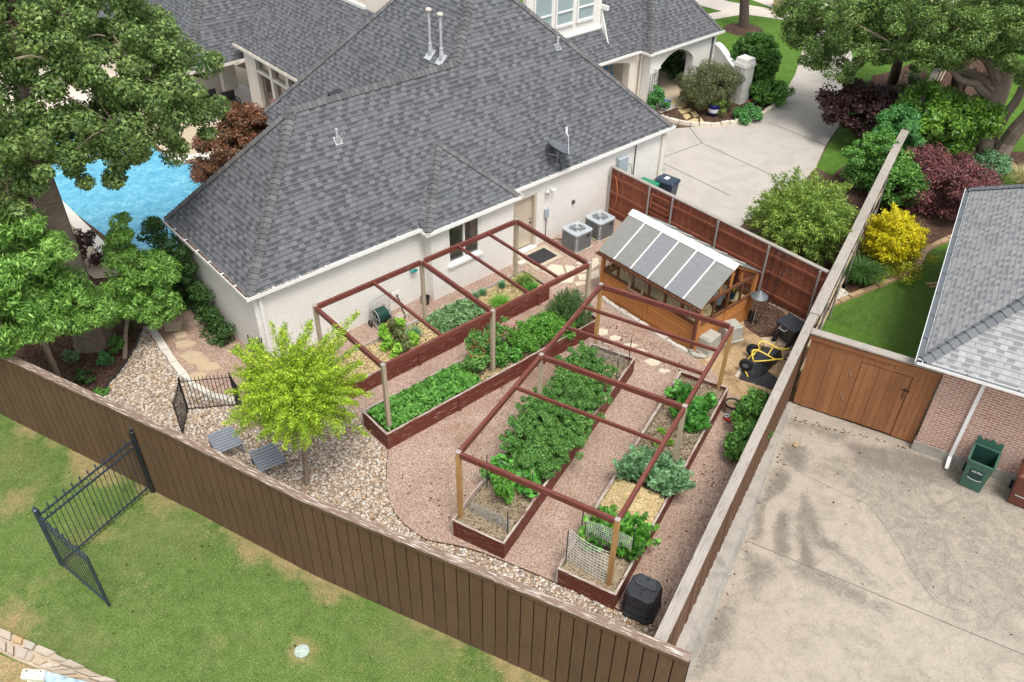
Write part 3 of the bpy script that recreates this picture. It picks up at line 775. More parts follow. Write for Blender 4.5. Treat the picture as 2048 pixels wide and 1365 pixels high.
# slab joints and the crack in the neighbour's concrete
mb = MB()
def joint(p, q, w=.012, z=LOW + .012):
    p = Vector(p); q = Vector(q); d = (q - p).normalized(); n = Vector((-d.y, d.x, 0)) * w / 2
    mb.poly([(*(p - n)[:2], z), (*(q - n)[:2], z), (*(q + n)[:2], z), (*(p + n)[:2], z)])
joint(W(1455, 1067, LOW), W(2100, 1332, LOW), .016)
cr = smoothline([W(1560, 922, LOW), W(1610, 950, LOW), W(1690, 990, LOW), W(1740, 1015, LOW), W(1790, 1085, LOW), W(1830, 1150, LOW), W(1875, 1205, LOW), W(1930, 1225, LOW)], 5)
for i in range(len(cr) - 1): joint(cr[i], cr[i + 1], .008)
structure('slab_joint', mb, M['joint'])
# neighbour's back yard
NY = -.3
mb = MB(); pn = [NF(n, m)[:2] for n, m in ((9.5, -4.35), (60, -4.9), (60, -40), (9.5, -40))]
mb.prism(pn, -.88, NY); structure('neighbour_yard', mb, M['mulch'])
edge = [(1650, 618), (1700, 596), (1760, 572), (1830, 540), (1850, 505), (1900, 478), (1935, 465)]
ew = [W(x, y, NY) for x, y in edge]
mb = MB(); lw = [NF(9.5, -4.5)] + ew + [NF(17.5, -9), NF(9.5, -9)]
mb.poly([(p.x, p.y, NY + .005) for p in lw]); structure('neighbour_lawn', mb, M['lawn_rich'])
ew2 = [W(x, y, NY) for x, y in [(1975, 115), (1985, 180), (1970, 200), (1945, 215), (1938, 240), (1948, 268), (1980, 293), (2000, 305)]]
mb = MB(); mb.poly([(p.x, p.y, NY + .005) for p in ew2 + [W(2150, 300, NY), W(2250, 90, NY), W(1990, 60, NY)]]); structure('side_lawn', mb, M['lawn_rich'])

# garden surfaces
gc = [(700, 800), (722, 850), (776, 906), (773, 951), (778, 1000), (795, 1035), (819, 1059), (850, 1080), (873, 1086), (940, 1100), (1006, 1124), (1112, 1168), (1240, 1223), (1322, 1262)]
gcw = [W(x, y) for x, y in gc]
gravel = [(p.x, p.y) for p in gcw] + [NF(-1.6, -4.2)[:2], NF(10.3, -4.2)[:2], HF(14.25, -9)[:2], HF(14.25, .3)[:2], HF(.2, .3)[:2]]
path = [W(x, y) for x, y in [(560, 800), (470, 800), (400, 788), (365, 748), (332, 695), (305, 655), (330, 600), (390, 585)]]
gravel += [HF(.2, 4.2)[:2]] + [(p.x, p.y) for p in path[::-1]]
mb = MB(); mb.poly([(p[0], p[1], .004) for p in gravel]); structure('granite_gravel', mb, M['gravel'])
dp = [W(x, y) for x, y in [(1395, 722), (1425, 742), (1462, 790), (1530, 805), (1600, 690)]] + [HF(14.1, -8.7), HF(14.1, -5), HF(12.87, -5), HF(12.87, -7.44), HF(11.2, -7.44)]
mb = MB(); mb.poly([(p.x, p.y, .010) for p in dp]); structure('bare_dirt', mb, M['dirt'])
mb = MB(); mb.poly([(p.x, p.y, .015) for p in [W(1490, 655), W(1520, 676), W(1565, 672), W(1590, 655)] + [HF(14.1, -7.9), HF(14.1, -6.5), HF(12.95, -7.2)]]); structure('dark_soil', mb, M['mulch'])
# river pebbles: a bed and loose stones
me_ = [(285, 655), (275, 688), (262, 712), (243, 742), (218, 770), (200, 800)]
mulch_edge = [W(x, y) for x, y in me_]
rocks = [(p.x, p.y) for p in path[:6][::-1]] + [(p.x, p.y) for p in gcw] + [(3.12, 8.72)] + [(x + .08, y + .17) for x, y in FF[::-1][1:5]] + [(-10.6, 15.75)] + [(p.x, p.y) for p in mulch_edge[::-1]]
mb = MB(); mb.poly([(x, y, .008) for x, y in rocks]); structure('pebble_bed', mb, M['rock_base'])
mb = MB()
for x, y in scatter(rocks, 17000):
    s = rnd.choice([.016, .02, .024, .029, .038]) * rnd.uniform(.85, 1.2)
    mb.blob((x, y, .012 + s * .3), s * rnd.uniform(.9, 1.5), s, s * .7, rnd.uniform(0, 6.28), 1, .12)
o = mb.build('river_pebbles', M['rock'], smooth=True); stuff(o, 'loose tan and white river pebbles along the brown fence'); o['category'] = 'pebbles'
# mulch beds
mulch = [(p.x, p.y) for p in mulch_edge] + [(-11.4, 16.2), (-14, 17.5), (-30, 25.9), (-34, 32), (-16.5, 26.5)] + [(p.x, p.y) for p in [W(180, 560), W(350, 560), W(392, 600), W(330, 612)]]
mb = MB(); mb.poly([(x, y, .006) for x, y in mulch]); structure('mulch_bed', mb, M['mulch'])
mb = MB()
def chips(P, n, z, s0=.02):
    for x, y in scatter(P, n):
        a = rnd.uniform(0, 6.28); L = s0 * rnd.uniform(.8, 2.4); w = s0 * rnd.uniform(.3, .7)
        mb.beam((x - math.cos(a) * L, y - math.sin(a) * L, z + rnd.uniform(0, .02)), (x + math.cos(a) * L, y + math.sin(a) * L, z + rnd.uniform(0, .03)), w, .006)
chips([(p.x, p.y) for p in [W(20, 690), W(110, 735), W(215, 775), W(285, 660), W(200, 640)]], 2600, .01)
chips([(p.x, p.y) for p in [W(1500, 585), W(1620, 560), W(1640, 530), W(1690, 440), W(1580, 480)]], 1500, .01)
chips([(p.x, p.y) for p in [W(1490, 640), W(1600, 650), W(1560, 590), W(1510, 600)]], 700, .018)
o = mb.build('bark_chips', M['mulch_chip']); stuff(o, 'loose dark bark chips on the mulch beds'); o['category'] = 'bark chips'

mb = MB()
def litter(P, n, z):
    for x, y in scatter([(p[0], p[1]) for p in P], n):
        a = rnd.uniform(0, 6.28); L = rnd.uniform(.015, .06); mb.beam((x, y, z + .008), (x + math.cos(a) * L, y + math.sin(a) * L, z + rnd.uniform(.008, .025)), L * .6, .004)
litter([W(1590, 860, LOW), W(1860, 930, LOW), W(2030, 1020, LOW), W(2048, 1300, LOW), W(1500, 1080, LOW)], 30, LOW + .01)
litter([W(1590, 835, LOW), W(1815, 895, LOW), W(1810, 899, LOW), W(1580, 842, LOW)], 60, LOW + .01)
litter([W(1400, 1250, LOW), W(1500, 1040, LOW), W(1575, 860, LOW), W(1590, 870, LOW), W(1430, 1260, LOW)], 45, LOW + .01)
litter([NF(-1, -3.9), NF(8, -3.9), NF(8, -3), NF(-1, -3)], 160, .006)
litter([W(790, 960), W(900, 900), W(1000, 760), W(1080, 830), W(960, 1080), W(850, 1070)], 120, .006)
litter([W(1210, 640), W(1390, 730), W(1330, 760), W(1190, 690)], 160, .006)
litter([W(100, 900, LOW), W(800, 1230, LOW), W(650, 1340, LOW), W(200, 1300, LOW), W(20, 1000, LOW)], 60, LOW + .02)
o = mb.build('fallen_leaves', M['mulch_chip']); stuff(o, 'scattered dead leaf bits on gravel, concrete and lawn'); o['category'] = 'leaf litter'

# front of the lot: lawn, driveway, walks, street
mb = MB(); mb.poly([(p.x, p.y, .004) for p in [HF(27.9, 3.6), HF(31, -2.5), NF(30, -4.25), NF(34, -4.25), NF(60, -4.6), NF(110, -6), HF(95, 60), HF(20, 60), HF(20, 9)]])
structure('side_yard_lawn', mb, M['lawn_rich'])
dl = [(1345, 258), (1420, 252), (1470, 246), (1520, 232), (1552, 210), (1567, 190), (1590, 150), (1600, 120), (1615, 60)]
dr = [(1700, 60), (1705, 125), (1703, 180), (1690, 235), (1652, 290), (1632, 335), (1600, 372), (1500, 440), (1440, 480)]
poly = [W(x, y) for x, y in dl + dr] + [HF(14.3, -4), HF(14.3, 0.0), HF(17.4, .2)] + [HF(17.4, 6.4), HF(22.5, 6.4), HF(22.6, 5.8)]
mb = MB(); mb.poly([(p.x, p.y, .008) for p in poly]); structure('driveway', mb, M['drive'])
mb = MB()
for p, q in [((1404, 287), (1303, 324)), ((1404, 287), (1545, 352)), ((1374, 250), (1404, 287)), ((1303, 316), (1460, 392)), ((1535, 245), (1655, 293)), ((1567, 185), (1690, 205))]:
    joint(W(*p), W(*q), .03, .013)
structure('driveway_joint', mb, M['joint'])
mb = MB(); mb.poly([(p.x, p.y, .010) for p in [W(1375, 5), W(1440, 22), W(1600, 45), W(1700, 58), W(1700, 42), W(1600, 28), W(1460, 4), W(1400, -12)]]); structure('sidewalk', mb, M['walk'])
mb = MB(); mb.poly([(p.x, p.y, .012) for p in [W(1415, 42), W(1500, 27), W(1512, 14), W(1480, 8), W(1440, 24), W(1405, 30)]]); structure('front_walk', mb, M['walk'])
mb = MB(); mb.poly([(p.x, p.y, .010) for p in [W(1492, -4), W(1560, 22), W(2100, 70), W(2300, -60), W(1500, -60)]]); structure('street', mb, M['street'])
mb = MB(); mb.poly([(p.x, p.y, .012) for p in [W(1330, 240), W(1310, 215), W(1335, 200), W(1400, 200), W(1470, 210), W(1500, 165), W(1545, 170), W(1560, 195), W(1545, 215), W(1500, 240), W(1420, 250)]]); structure('entry_mulch', mb, M['mulch'])
mb = MB(); mb.poly([(p.x, p.y, .010) for p in [W(1632, 335), W(1655, 292), W(1692, 236), W(1706, 150), NF(34, -4.4), NF(22, -4.25)]]); structure('strip_lawn', mb, M['lawn_rich'])
mb = MB(); mb.poly([(p.x, p.y, .016) for p in [W(1728, 185), W(1745, 152), W(1790, 142), W(1840, 120), NF(36, -4.3), NF(26, -4.25), W(1735, 240), W(1722, 225)]]); structure('shade_mulch', mb, M['mulch'])
mb = MB(); mb.poly([(p.x, p.y, .014) for p in [W(1500, 590), W(1480, 470), W(1570, 410), W(1640, 375), W(1690, 330), NF(23, -4.25), NF(10.3, -4.25), HF(14.4, -8.8)]]); structure('crape_mulch', mb, M['mulch'])

# pool
pw = [(330, 330), (380, 330), (420, 400), (365, 500), (200, 470), (120, 400), (105, 300), (240, 270)]
P0 = [(-17.5, 28.7), (-9.9, 23.6), (-7.6, 26.6), (-9.5, 33.2), (-19.5, 40.0)]
pool = [W(125, 408), W(300, 540), W(400, 470), W(440, 330), W(355, 328), W(322, 308), W(240, 240), W(60, 240)]
mb = MB(); mb.poly([(p.x, p.y, .010) for p in pool]); structure('pool_water', mb, M['water'])
mb = MB()
def curb(p, q, w, z0, z1, m=mb):
    p = Vector(p); q = Vector(q); d = (q - p); d.z = 0; d.normalize(); n = Vector((-d.y, d.x, 0)) * w
    m.prism([p[:2], q[:2], (q + n)[:2], (p + n)[:2]][::-1], z0, z1)
curb(W(112, 392), W(265, 545), -.42, 0, .12)
curb(W(322, 308), W(352, 330), .5, 0, .12); curb(W(350, 330), W(420, 318), .45, 0, .121)
structure('pool_coping', mb, M['white_coping'])
mb = MB(); mb.poly([(p.x, p.y, .05) for p in [W(255, 555), W(105, 395), W(60, 400), W(60, 460), W(190, 560)]])
structure('pool_terrace', mb, M['terrace'])
mb = MB(); mb.poly([(p.x, p.y, .09) for p in [W(352, 322), W(322, 302), W(250, 230), W(240, 150), W(420, 120), W(520, 150), W(530, 225), W(470, 300), W(420, 316)]])
structure('pool_deck', mb, M['terrace'])
mb = MB(); mb.poly([(p.x, p.y, .006) for p in [W(240, 230), W(60, 240), W(-200, 240), W(-300, 60), W(150, 40), W(300, 50), W(500, 120)]])
structure('pool_patio', mb, M['walk'])

# ---------------------------------------------------------------- fences
def fence_run(mbb, pts, z0, z1, bw, th, gap=.006, jit=.008, side=1, alt=0.0):
    """upright boards on a ground line; side = which side of the line they stand proud"""
    for a, b in zip(pts[:-1], pts[1:]):
        a = Vector((a[0], a[1], 0)); b = Vector((b[0], b[1], 0)); d = b - a; L = d.length; d /= L; n = Vector((-d.y, d.x, 0)) * side
        k = max(1, round(L / bw)); w = L / k
        for i in range(k):
            o = n * (rnd.uniform(0, jit) + (alt if i % 2 else 0))
            c = a + d * (w * (i + .5)) + o
            mbb.beam(c + Vector((0, 0, z0 + rnd.uniform(0, .015))), c + Vector((0, 0, z1)), w - gap, th, up=n)
def cap_run(mbb, pts, z, w, th, off=0.0, seg=3.6):
    for a, b in zip(pts[:-1], pts[1:]):
        a = Vector((a[0], a[1], z)); b = Vector((b[0], b[1], z)); L = (b - a).length; k = max(1, round(L / seg))
        d = (b - a) / k; n = Vector((-d.y, d.x, 0)).normalized() * off
        for i in range(k): mbb.beam(a + d * i + n, a + d * (i + 1) + n - d.normalized() * .004, w, th)
bf = thing('board_fence', 'long dark brown board fence running between the alley lawn and the river pebbles', 'fence', (FF[3][0], FF[3][1], LOW))
mb = MB(); fence_run(mb, FF, LOW - .02, 2.03, .288, .03, .026, .006, -1, .0); mb.build('boards', M['fence_brown'], bf)
mb = MB(); fence_run(mb, [(x + .014, y + .027) for x, y in FF], LOW - .02, 2.0, .36, .016, -.01, .0, -1, .004); mb.build('gap_shade_boards', M['gap_shade'], bf)  # darkened boards added behind the gaps, standing in for their shade
mb = MB(); cap_run(mb, FF, 2.085, .19, .04, .02); mb.build('cap_rail', M['fence_cap'], bf)
mb = MB(); cap_run(mb, FF, 2.0, .03, .09, -.045); mb.build('trim_board', M['fence_brown'], bf)
mb = MB()
for z in (.3, 1.1, 1.85): cap_run(mb, FF, z, .04, .09, .045)
mb.build('rail', M['fence_cap'], bf)

lf = thing('board_fence', 'tall board fence with wide silvered cap between the raised beds and the stained concrete', 'fence', RFP[0])
mb = MB(); fence_run(mb, RFP, -.62, 1.98, .145, .02, .006, .012, -1, .014); mb.build('boards', M['slat_dark'], lf)
mb = MB(); cap_run(mb, RFP, 2.03, .235, .045, .03, 4.2); mb.build('cap_rail', M['grey_cap'], lf)
mb = MB()
for z in (.25, 1.1, 1.9): cap_run(mb, RFP, z, .04, .09, .04)
cap_run(mb, [RFP[0], NF(3, -4.2)], .9, .03, 1.9, .075)
mb.build('rail', M['rust_fence'], lf)
mb = MB(); e = RFP[0]
mb.beam(NF(-1.62, -4.2, 1.99), NF(-1.62, -4.55, 1.99), .12, .05); mb.build('cap_bracket', M['grey_cap'], lf)

uf = thing('board_fence', 'narrow capped boundary fence running on past the gold shrub to the live oak', 'fence', RF2[0])
mb = MB(); fence_run(mb, RF2, NY - .1, 1.98, .145, .02, .006, .012, 1, .012); mb.build('boards', M['slat_dark'], uf)
mb = MB(); cap_run(mb, RF2, 2.075, .3, .045, 0, 2.6); mb.build('cap_rail', M['grey_cap'], uf)
mb = MB()
for z in (.0, .9, 1.75): cap_run(mb, RF2, z, .05, .09, -.06)
mb.build('rail', M['post_grey'], uf)
for k in range(14):
    mb = MB(); p = NF(11.2 + 2.4 * k, -4.36 - .008 * k); mb.tube([(p.x, p.y, NY), (p.x, p.y, 1.9)], .03, 8); mb.build('post', M['grey_metal'], uf)

rf = thing('board_fence', 'red brown stained fence with grey steel posts behind the greenhouse', 'fence', HF(14.22, -4))
a, b = HF(14.26, .02), HF(14.26, -8.95)
mb = MB(); fence_run(mb, [a, b], .03, 1.93, .14, .018, -.004, .004, 1, .014); mb.build('boards', M['red_fence'], rf)
mb = MB()
for z in (.28, 1.0, 1.62): mb.beam(HF(14.21, .0, z), HF(14.21, -8.9, z), .04, .09)
mb.build('rail', M['red_fence'], rf)
mb = MB(); mb.beam(HF(14.27, .02, 1.955), HF(14.27, -8.95, 1.955), .14, .04); mb.build('cap_rail', M['grey_cap'], rf)
for v in (-.05, -1.9, -2.95, -4.9, -6.9, -8.75):
    mb = MB(); p = HF(14.155, v); mb.tube([(p.x, p.y, 0), (p.x, p.y, 1.93)], .035, 10); mb.build('post', M['grey_metal'], rf)
mb = MB()
for (v0, z0, v1, z1) in ((-2.0, 1.72, -2.85, 1.72), (-2.02, 1.2, -2.02, 1.72), (-2.83, 1.2, -2.83, 1.72), (-2.0, 1.2, -2.85, 1.2), (-2.0, 1.4, -2.85, 1.4)):
    mb.beam(HF(14.17, v0, z0), HF(14.17, v1, z1), .03, .06)
mb.build('gate_brace', M['red_fence'], rf)
mb = MB(); mb.tube(smoothline([HF(14.12, -.3, 1.75), HF(14.1, -.42, 1.5), HF(14.1, -.5, 1.1), HF(14.1, -.45, .7), HF(14.1, -.35, .45)], 4), .012, 6)
tagset(mb.build('extension_cord', M['orange'], origin=HF(14.1, -.4, 1.1)), 'orange cord hanging on the red fence beside the white wall', 'cord')

wg = thing('gate_fence', 'rust brown fence panel with walk gate joining the neighbour\'s brick wall', 'fence', NF(9.45, -6, LOW))
ga, gb = NF(9.42, -4.36), NF(9.42, -6.62); gc_, gd = NF(9.42, -7.05), NF(9.42, -7.62)
mb = MB(); fence_run(mb, [ga, NF(9.42, -5.75)], LOW + .06, 1.9, .2, .022, -.004, .004, -1, .012)
fence_run(mb, [NF(9.42, -7.08), NF(9.42, -7.66)], LOW + .06, 1.9, .145, .022, .008, .004, -1)
fence_run(mb, [NF(9.42, -5.75), NF(9.42, -7.08)], 1.52, 1.9, .16, .022, .006, .004, -1)
mb.build('boards', M['rust_fence'], wg)
mb = MB(); fence_run(mb, [NF(9.425, -5.77), NF(9.425, -7.05)], LOW + .1, 1.5, .16, .022, -.004, .003, -1, .012); g = mb.build('gate_leaf', M['rust_fence'], wg)
mb = MB(); p = NF(9.39, -7.0); mb.beam(NF(9.385, -7.0, .98), NF(9.385, -7.0, 1.12), .03, .02); mb.beam(NF(9.38, -6.92, 1.06), NF(9.38, -7.12, 1.06), .02, .03); mb.tube([NF(9.37, -7.0, .95), NF(9.36, -7.0, .78)], .012, 6); mb.build('latch', M['iron'], g)
mb = MB(); mb.beam(NF(9.47, -4.4, .6), NF(9.47, -7.64, .6), .03, 2.4); mb.build('rail', M['rust_fence'], wg)  # full-height backing board added behind the gate to make its gap dark
mb = MB()
for z in (.95, .1): mb.beam(NF(9.395, -5.62, z), NF(9.395, -5.5, z + .2), .02, .012); 
mb.build('hinge', M['steel'], g)
mb = MB(); mb.beam(NF(9.36, -4.3, 1.85), NF(9.36, -7.7, 1.85), .03, .13); mb.build('trim_board', M['rust_fence'], wg)
mb = MB(); mb.beam(NF(9.42, -4.3, 2.0), NF(9.42, -7.72, 2.0), .26, .045); mb.build('cap_rail', M['grey_cap'], wg)

# painted iron gate panels standing on the alley lawn
ig = thing('iron_gate', 'slate blue iron gate in two folded leaves, standing open on the alley lawn', 'gate', W(303, 982, LOW))
P_a = W(303, 982, LOW); P_b = W(148, 1108, LOW); P_c = W(221, 1217, LOW)
def iron_leaf(name, A, B, z0, z1, n, dip):
    A = Vector((A.x, A.y, LOW)); B = Vector((B.x, B.y, LOW)); lf_ = thing(name, None, None, (0, 0, 0)); lf_.parent = ig
    PM[lf_] = Matrix.Identity(4)
    def P(t, z): return A + (B - A) * t + Vector((0, 0, z))
    mb = MB()
    for z in (z0 + .08, z1 - .28, z1 - .06): mb.beam(P(0, z), P(1, z), .035, .035)
    for t in (.0, 1.0): mb.beam(P(t, z0), P(t, z1), .045, .045)
    mb.build('frame', M['iron_blue'], lf_)
    mb = MB()
    for i in range(1, n):
        t = i / n; mb.tube([P(t, z0 - .02), P(t, z1 - .28)], .009, 6)
    mb.build('pickets', M['iron_blue'], lf_)
    m_ = n // 2 + 1; mb = MB(); ax = (B - A).normalized().cross(Vector((0, 0, 1)))
    for i in range(m_): mb.ring(P((i + .5) / m_, z1 - .17), .085, .01, ax, 18, 5)
    mb.build('rings', M['iron_blue'], lf_)
    for i in range(1, m_ + 1):
        p = P((i - .0) / (m_ + .3), 0); zt = z1 - .04; mb = MB()
        mb.lathe([(.012, 0), (.012, .06), (.024, .065), (.024, .08), (.012, .085), (.022, .12), (.001, .17)], p + Vector((0, 0, zt)), 7); mb.build('finial', M['iron_blue'], lf_)
    return lf_
PM[ig] = Matrix.Translation(P_a)
def reparent(o): pass
ig_h = 1.88
iron_leaf('gate_leaf', P_a, W(127, 1135, LOW), .1, ig_h, 22, 0)
iron_leaf('gate_leaf', W(127, 1135, LOW), W(221, 1217, LOW), .1, ig_h - .02, 13, 0)
mb = MB(); p = P_a + Vector((.06, -.02, 0)); mb.beam(p, p + Vector((0, 0, 2.1)), .11, .11); mb.lathe([(.06, 2.1), (.075, 2.11), (.075, 2.13), (.03, 2.15), (.05, 2.2), (.04, 2.25), (.001, 2.28)], p, 10); mb.build('post', M['iron'], ig)
mb = MB(); p = Vector(W(127, 1135, LOW)); mb.beam(p + Vector((0, 0, .1)), p + Vector((0, 0, 2.0)), .075, .075); mb.lathe([(.045, 2.0), (.055, 2.01), (.055, 2.03), (.025, 2.05), (.04, 2.09), (.001, 2.15)], p, 10); mb.build('post', M['iron_blue'], ig)

# ---------------------------------------------------------------- white house
hs = thing('white_brick_house', 'white painted brick house with steep charcoal shingle hip roofs', 'house', tuple(HF(0, 0)), HF.a)
ZE = 2.65
def hb(mb, name, mat, parent=hs, **k): return mb.build(name, mat, parent, local=True, **k)
# walls (footprints stay clear of one another)
mb = MB()
mb.prism([(.12, .08), (9.55, .08), (9.55, .3), (5.4, .3), (.34, .3), (.34, 5.1), (9.2, 5.1), (9.2, 5.32), (.12, 5.32)], 0, ZE + .02)
mb.prism([(10.62, .08), (17.28, .08), (17.28, 6.3), (17.05, 6.3), (17.05, .3), (10.62, .3)], 0, ZE + .02)
mb.box(9.55, 10.62, .08, .3, 2.12, ZE + .015)
hb(mb, 'wall', M['white_brick'])
mb = MB()
x0, x1, y0 = 5.86, 9.22, -.32
mb.box(x0, 6.52, y0, .077, 0, ZE + .01); mb.box(7.8, x1, y0, .077, 0, ZE + .01); mb.box(6.52, 7.8, y0, .077, 0, 1.08); mb.box(6.52, 7.8, y0, .077, 2.54, ZE + .008)
hb(mb, 'bay_wall', M['white_brick'])
# window in the bay
mb = MB()
for u in (6.55, 7.16, 7.77): mb.box(u - .03, u + .03, -.30, -.2, 1.1, 2.54)
mb.box(6.52, 7.8, -.295, -.2, 2.48, 2.535); mb.box(6.52, 7.8, -.297, -.2, 1.085, 1.14)
w = hb(mb, 'window', M['white'])
mb = MB(); mb.box(6.58, 7.13, -.24, -.22, 1.14, 2.48); mb.box(7.19, 7.74, -.24, -.22, 1.14, 2.48); hb(mb, 'pane', M['glass'], w)
mb = MB(); mb.box(6.46, 7.86, -.4, -.2, 1.0, 1.083); hb(mb, 'sill', M['white'], w)
# garden door
mb = MB(); mb.box(9.66, 10.5, .19, .24, .1, 2.08); 
for (a, b, c, d) in ((9.76, 10.04, 1.2, 1.95), (10.12, 10.4, 1.2, 1.95), (9.76, 10.04, .3, 1.05), (10.12, 10.4, .3, 1.05)): mb.box(a, b, .183, .2, c, d)
dr_ = hb(mb, 'door', M['tan_door'], bevel=.006)
mb = MB(); mb.box(9.56, 9.66, .06, .26, 0, 2.1); mb.box(10.5, 10.61, .055, .26, 0, 2.1); mb.box(9.66, 10.5, .06, .26, 2.08, 2.11); hb(mb, 'frame', M['tan_door'], dr_)
mb = MB(); mb.lathe([(.001, 0), (.03, .01), (.03, .03), (.015, .04), (.03, .06), (.001, .09)], (10.42, .183, 1.0), 10, (0, -1, 0)); mb.lathe([(.001, 0), (.028, .01), (.02, .03), (.001, .04)], (10.42, .183, 1.15), 10, (0, -1, 0)); hb(mb, 'handle', M['iron'], dr_)
mb = MB(); mb.box(9.6, 10.6, -.06, .18, 0, .07); hb(mb, 'threshold', M['white'], dr_)
# roof planes, each with a little thickness
def plane(mb, pts, th=.06):
    i = len(mb.v); mb.v += [tuple(p) for p in pts]; mb.f.append(tuple(range(i, i + len(pts)))); mb.uv.append(None)
A_, B_, C_, D_ = (0, 0, ZE), (0, 5.4, ZE), (17.4, 0, ZE), (3.4, 2.7, 6.16)
E_, P1_, P2_ = (9.33, 2.7, 6.16), (11.55, 4.35, 8.305), (11.55, 6.2, 8.305)
Q_, T_, C2_ = (5.7, 10.4, ZE), (5.7, 5.4, ZE), (17.4, 10.5, ZE)
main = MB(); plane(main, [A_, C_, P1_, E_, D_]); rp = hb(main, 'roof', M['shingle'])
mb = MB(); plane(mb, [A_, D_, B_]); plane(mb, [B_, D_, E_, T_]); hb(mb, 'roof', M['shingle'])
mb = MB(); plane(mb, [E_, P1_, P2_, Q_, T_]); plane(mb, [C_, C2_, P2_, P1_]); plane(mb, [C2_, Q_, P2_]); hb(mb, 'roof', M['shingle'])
ba = (7.5, 1.36, 4.42)
mb = MB(); plane(mb, [(5.7, -.4, ZE), (9.38, -.4, ZE), ba]); plane(mb, [(5.7, .1, ZE + .13), (5.7, -.4, ZE), ba]); plane(mb, [(9.38, -.4, ZE), (9.38, .1, ZE + .13), ba]); hb(mb, 'bay_roof', M['shingle'])
# ridge and hip caps: bent shingles lapped one over the next
def caps(a, b, n1, n2, w=.15, step=.16, parent=hs, mat=None, loc=True):
    a = Vector(a); b = Vector(b); d = b - a; L = d.length; d /= L; n1 = Vector(n1).normalized(); n2 = Vector(n2).normalized(); up = (n1 + n2).normalized()
    s1 = d.cross(n1).normalized(); s2 = d.cross(n2).normalized()
    if s1.dot(n2) > 0: s1 = -s1
    if s2.dot(n1) > 0: s2 = -s2
    mb = MB(); k = int(L / step)
    for i in range(k):
        p = a + d * (L * i / k); q = a + d * (L * (i + 1) / k + .05); lift = .045; lo = .015
        ww = w * rnd.uniform(.94, 1.04)
        pts = [p + s1 * ww + n1 * lift, p + up * (lift + .02), p + s2 * ww + n2 * lift, q + s1 * ww + n1 * lo, q + up * (lo + .015), q + s2 * ww + n2 * lo]
        base = [p + s1 * ww + n1 * .002, p + up * 0, p + s2 * ww + n2 * .002]
        j = len(mb.v); mb.v += [tuple(x) for x in pts + base]
        for f in ((j, j + 1, j + 4, j + 3), (j + 1, j + 2, j + 5, j + 4), (j + 6, j + 7, j + 1, j), (j + 7, j + 8, j + 2, j + 1)): mb.f.append(f); mb.uv.append(None)
    return mb.build('ridge_cap', mat or M['shingle_cap'], parent, local=loc)
nF, nB, nL, nRt = (0, -1.3, 1), (0, 1.3, 1), (-1.03, 0, 1), (1.0, 0, 1)
nP = (-.967, 0, 1)
caps(A_, D_, nF, nL); caps(B_, D_, nB, nL); caps(D_, E_, nF, nB); caps(E_, P1_, nF, nP); caps(C_, P1_, nF, nRt, .13); caps(Q_, P2_, nP, (0, 1.3, 1)); caps(P1_, P2_, nP, nRt)
caps((5.7, -.4, ZE), ba, (0, -.99, 1), (-1, 0, 1)); caps((9.38, -.4, ZE), ba, (0, -.99, 1), (.9, 0, 1), .13)
# fascia and gutters
def gutter(mb, a, b, out, w=.11, h=.11, z=ZE):
    """open trough along the eave; out = unit direction away from the wall"""
    a = Vector((*a, 0)); b = Vector((*b, 0)); o = Vector((*out, 0))
    def bx(o0, o1, z0, z1, mb=mb): 
        q = [a + o * o0, b + o * o0, b + o * o1, a + o * o1]
        if (b - a).cross(o).z < 0: q = q[::-1]
        mb.prism([p[:2] for p in q], z0, z1)
    GF = MB()
    bx(-.02, w, z - h - .01, z - h + .01, GF); bx(w - .012, w + .006, z - h + .012, z + .01); bx(-.022, -.005, z - h + .012, z - .02)
    L = (b - a).length; n = int(L / .75)
    for i in range(1, n):
        c = a + (b - a) * (i / n); d = (b - a).normalized() * .02
        q = [c - d + o * .0, c + d + o * .0, c + d + o * (w - .013), c - d + o * (w - .013)]
        if d.cross(o).z < 0: q = q[::-1]
        mb.prism([p[:2] for p in q], z - .012, z + .002)
    hb(GF, 'gutter_bed', M['gutter_bed'])
mb = MB()
gutter(mb, (-.11, 0), (5.69, 0), (0, -1)); gutter(mb, (5.7, -.4), (9.38, -.4), (0, -1)); gutter(mb, (9.48, 0), (17.5, 0), (0, -1))
gutter(mb, (0, -.1), (0, 5.4), (-1, 0)); gutter(mb, (5.7, -.5), (5.7, -.11), (-1, 0)); gutter(mb, (9.38, -.5), (9.38, -.11), (1, 0)); gutter(mb, (17.4, -.1), (17.4, 6.2), (1, 0))
hb(mb, 'gutter', M['white'])
mb = MB()
mb.box(.0, 17.4, .0, .08, ZE - .2, ZE - .125); mb.box(.0, .12, .08, 5.4, ZE - .2, ZE - .125); mb.box(5.7, 9.38, -.4, -.322, ZE - .2, ZE - .125)
hb(mb, 'fascia', M['white'])
# leaf litter in the gutter of the left wing
mb = MB()
for i in range(900):
    if i % 3: x, y = -.06 + rnd.uniform(-.035, .03), rnd.uniform(.1, 5.3)
    else: x, y = rnd.uniform(0, 2.0) ** 1.3, -.05 + rnd.uniform(-.035, .03)
    mb.beam((x - .03, y - rnd.uniform(-.02, .02), ZE - .05 + rnd.uniform(-.02, .03)), (x + .02, y + rnd.uniform(-.02, .02), ZE - .03), .03, .004)
o = hb(mb, 'gutter_leaves', M['mulch_chip']); stuff(o)
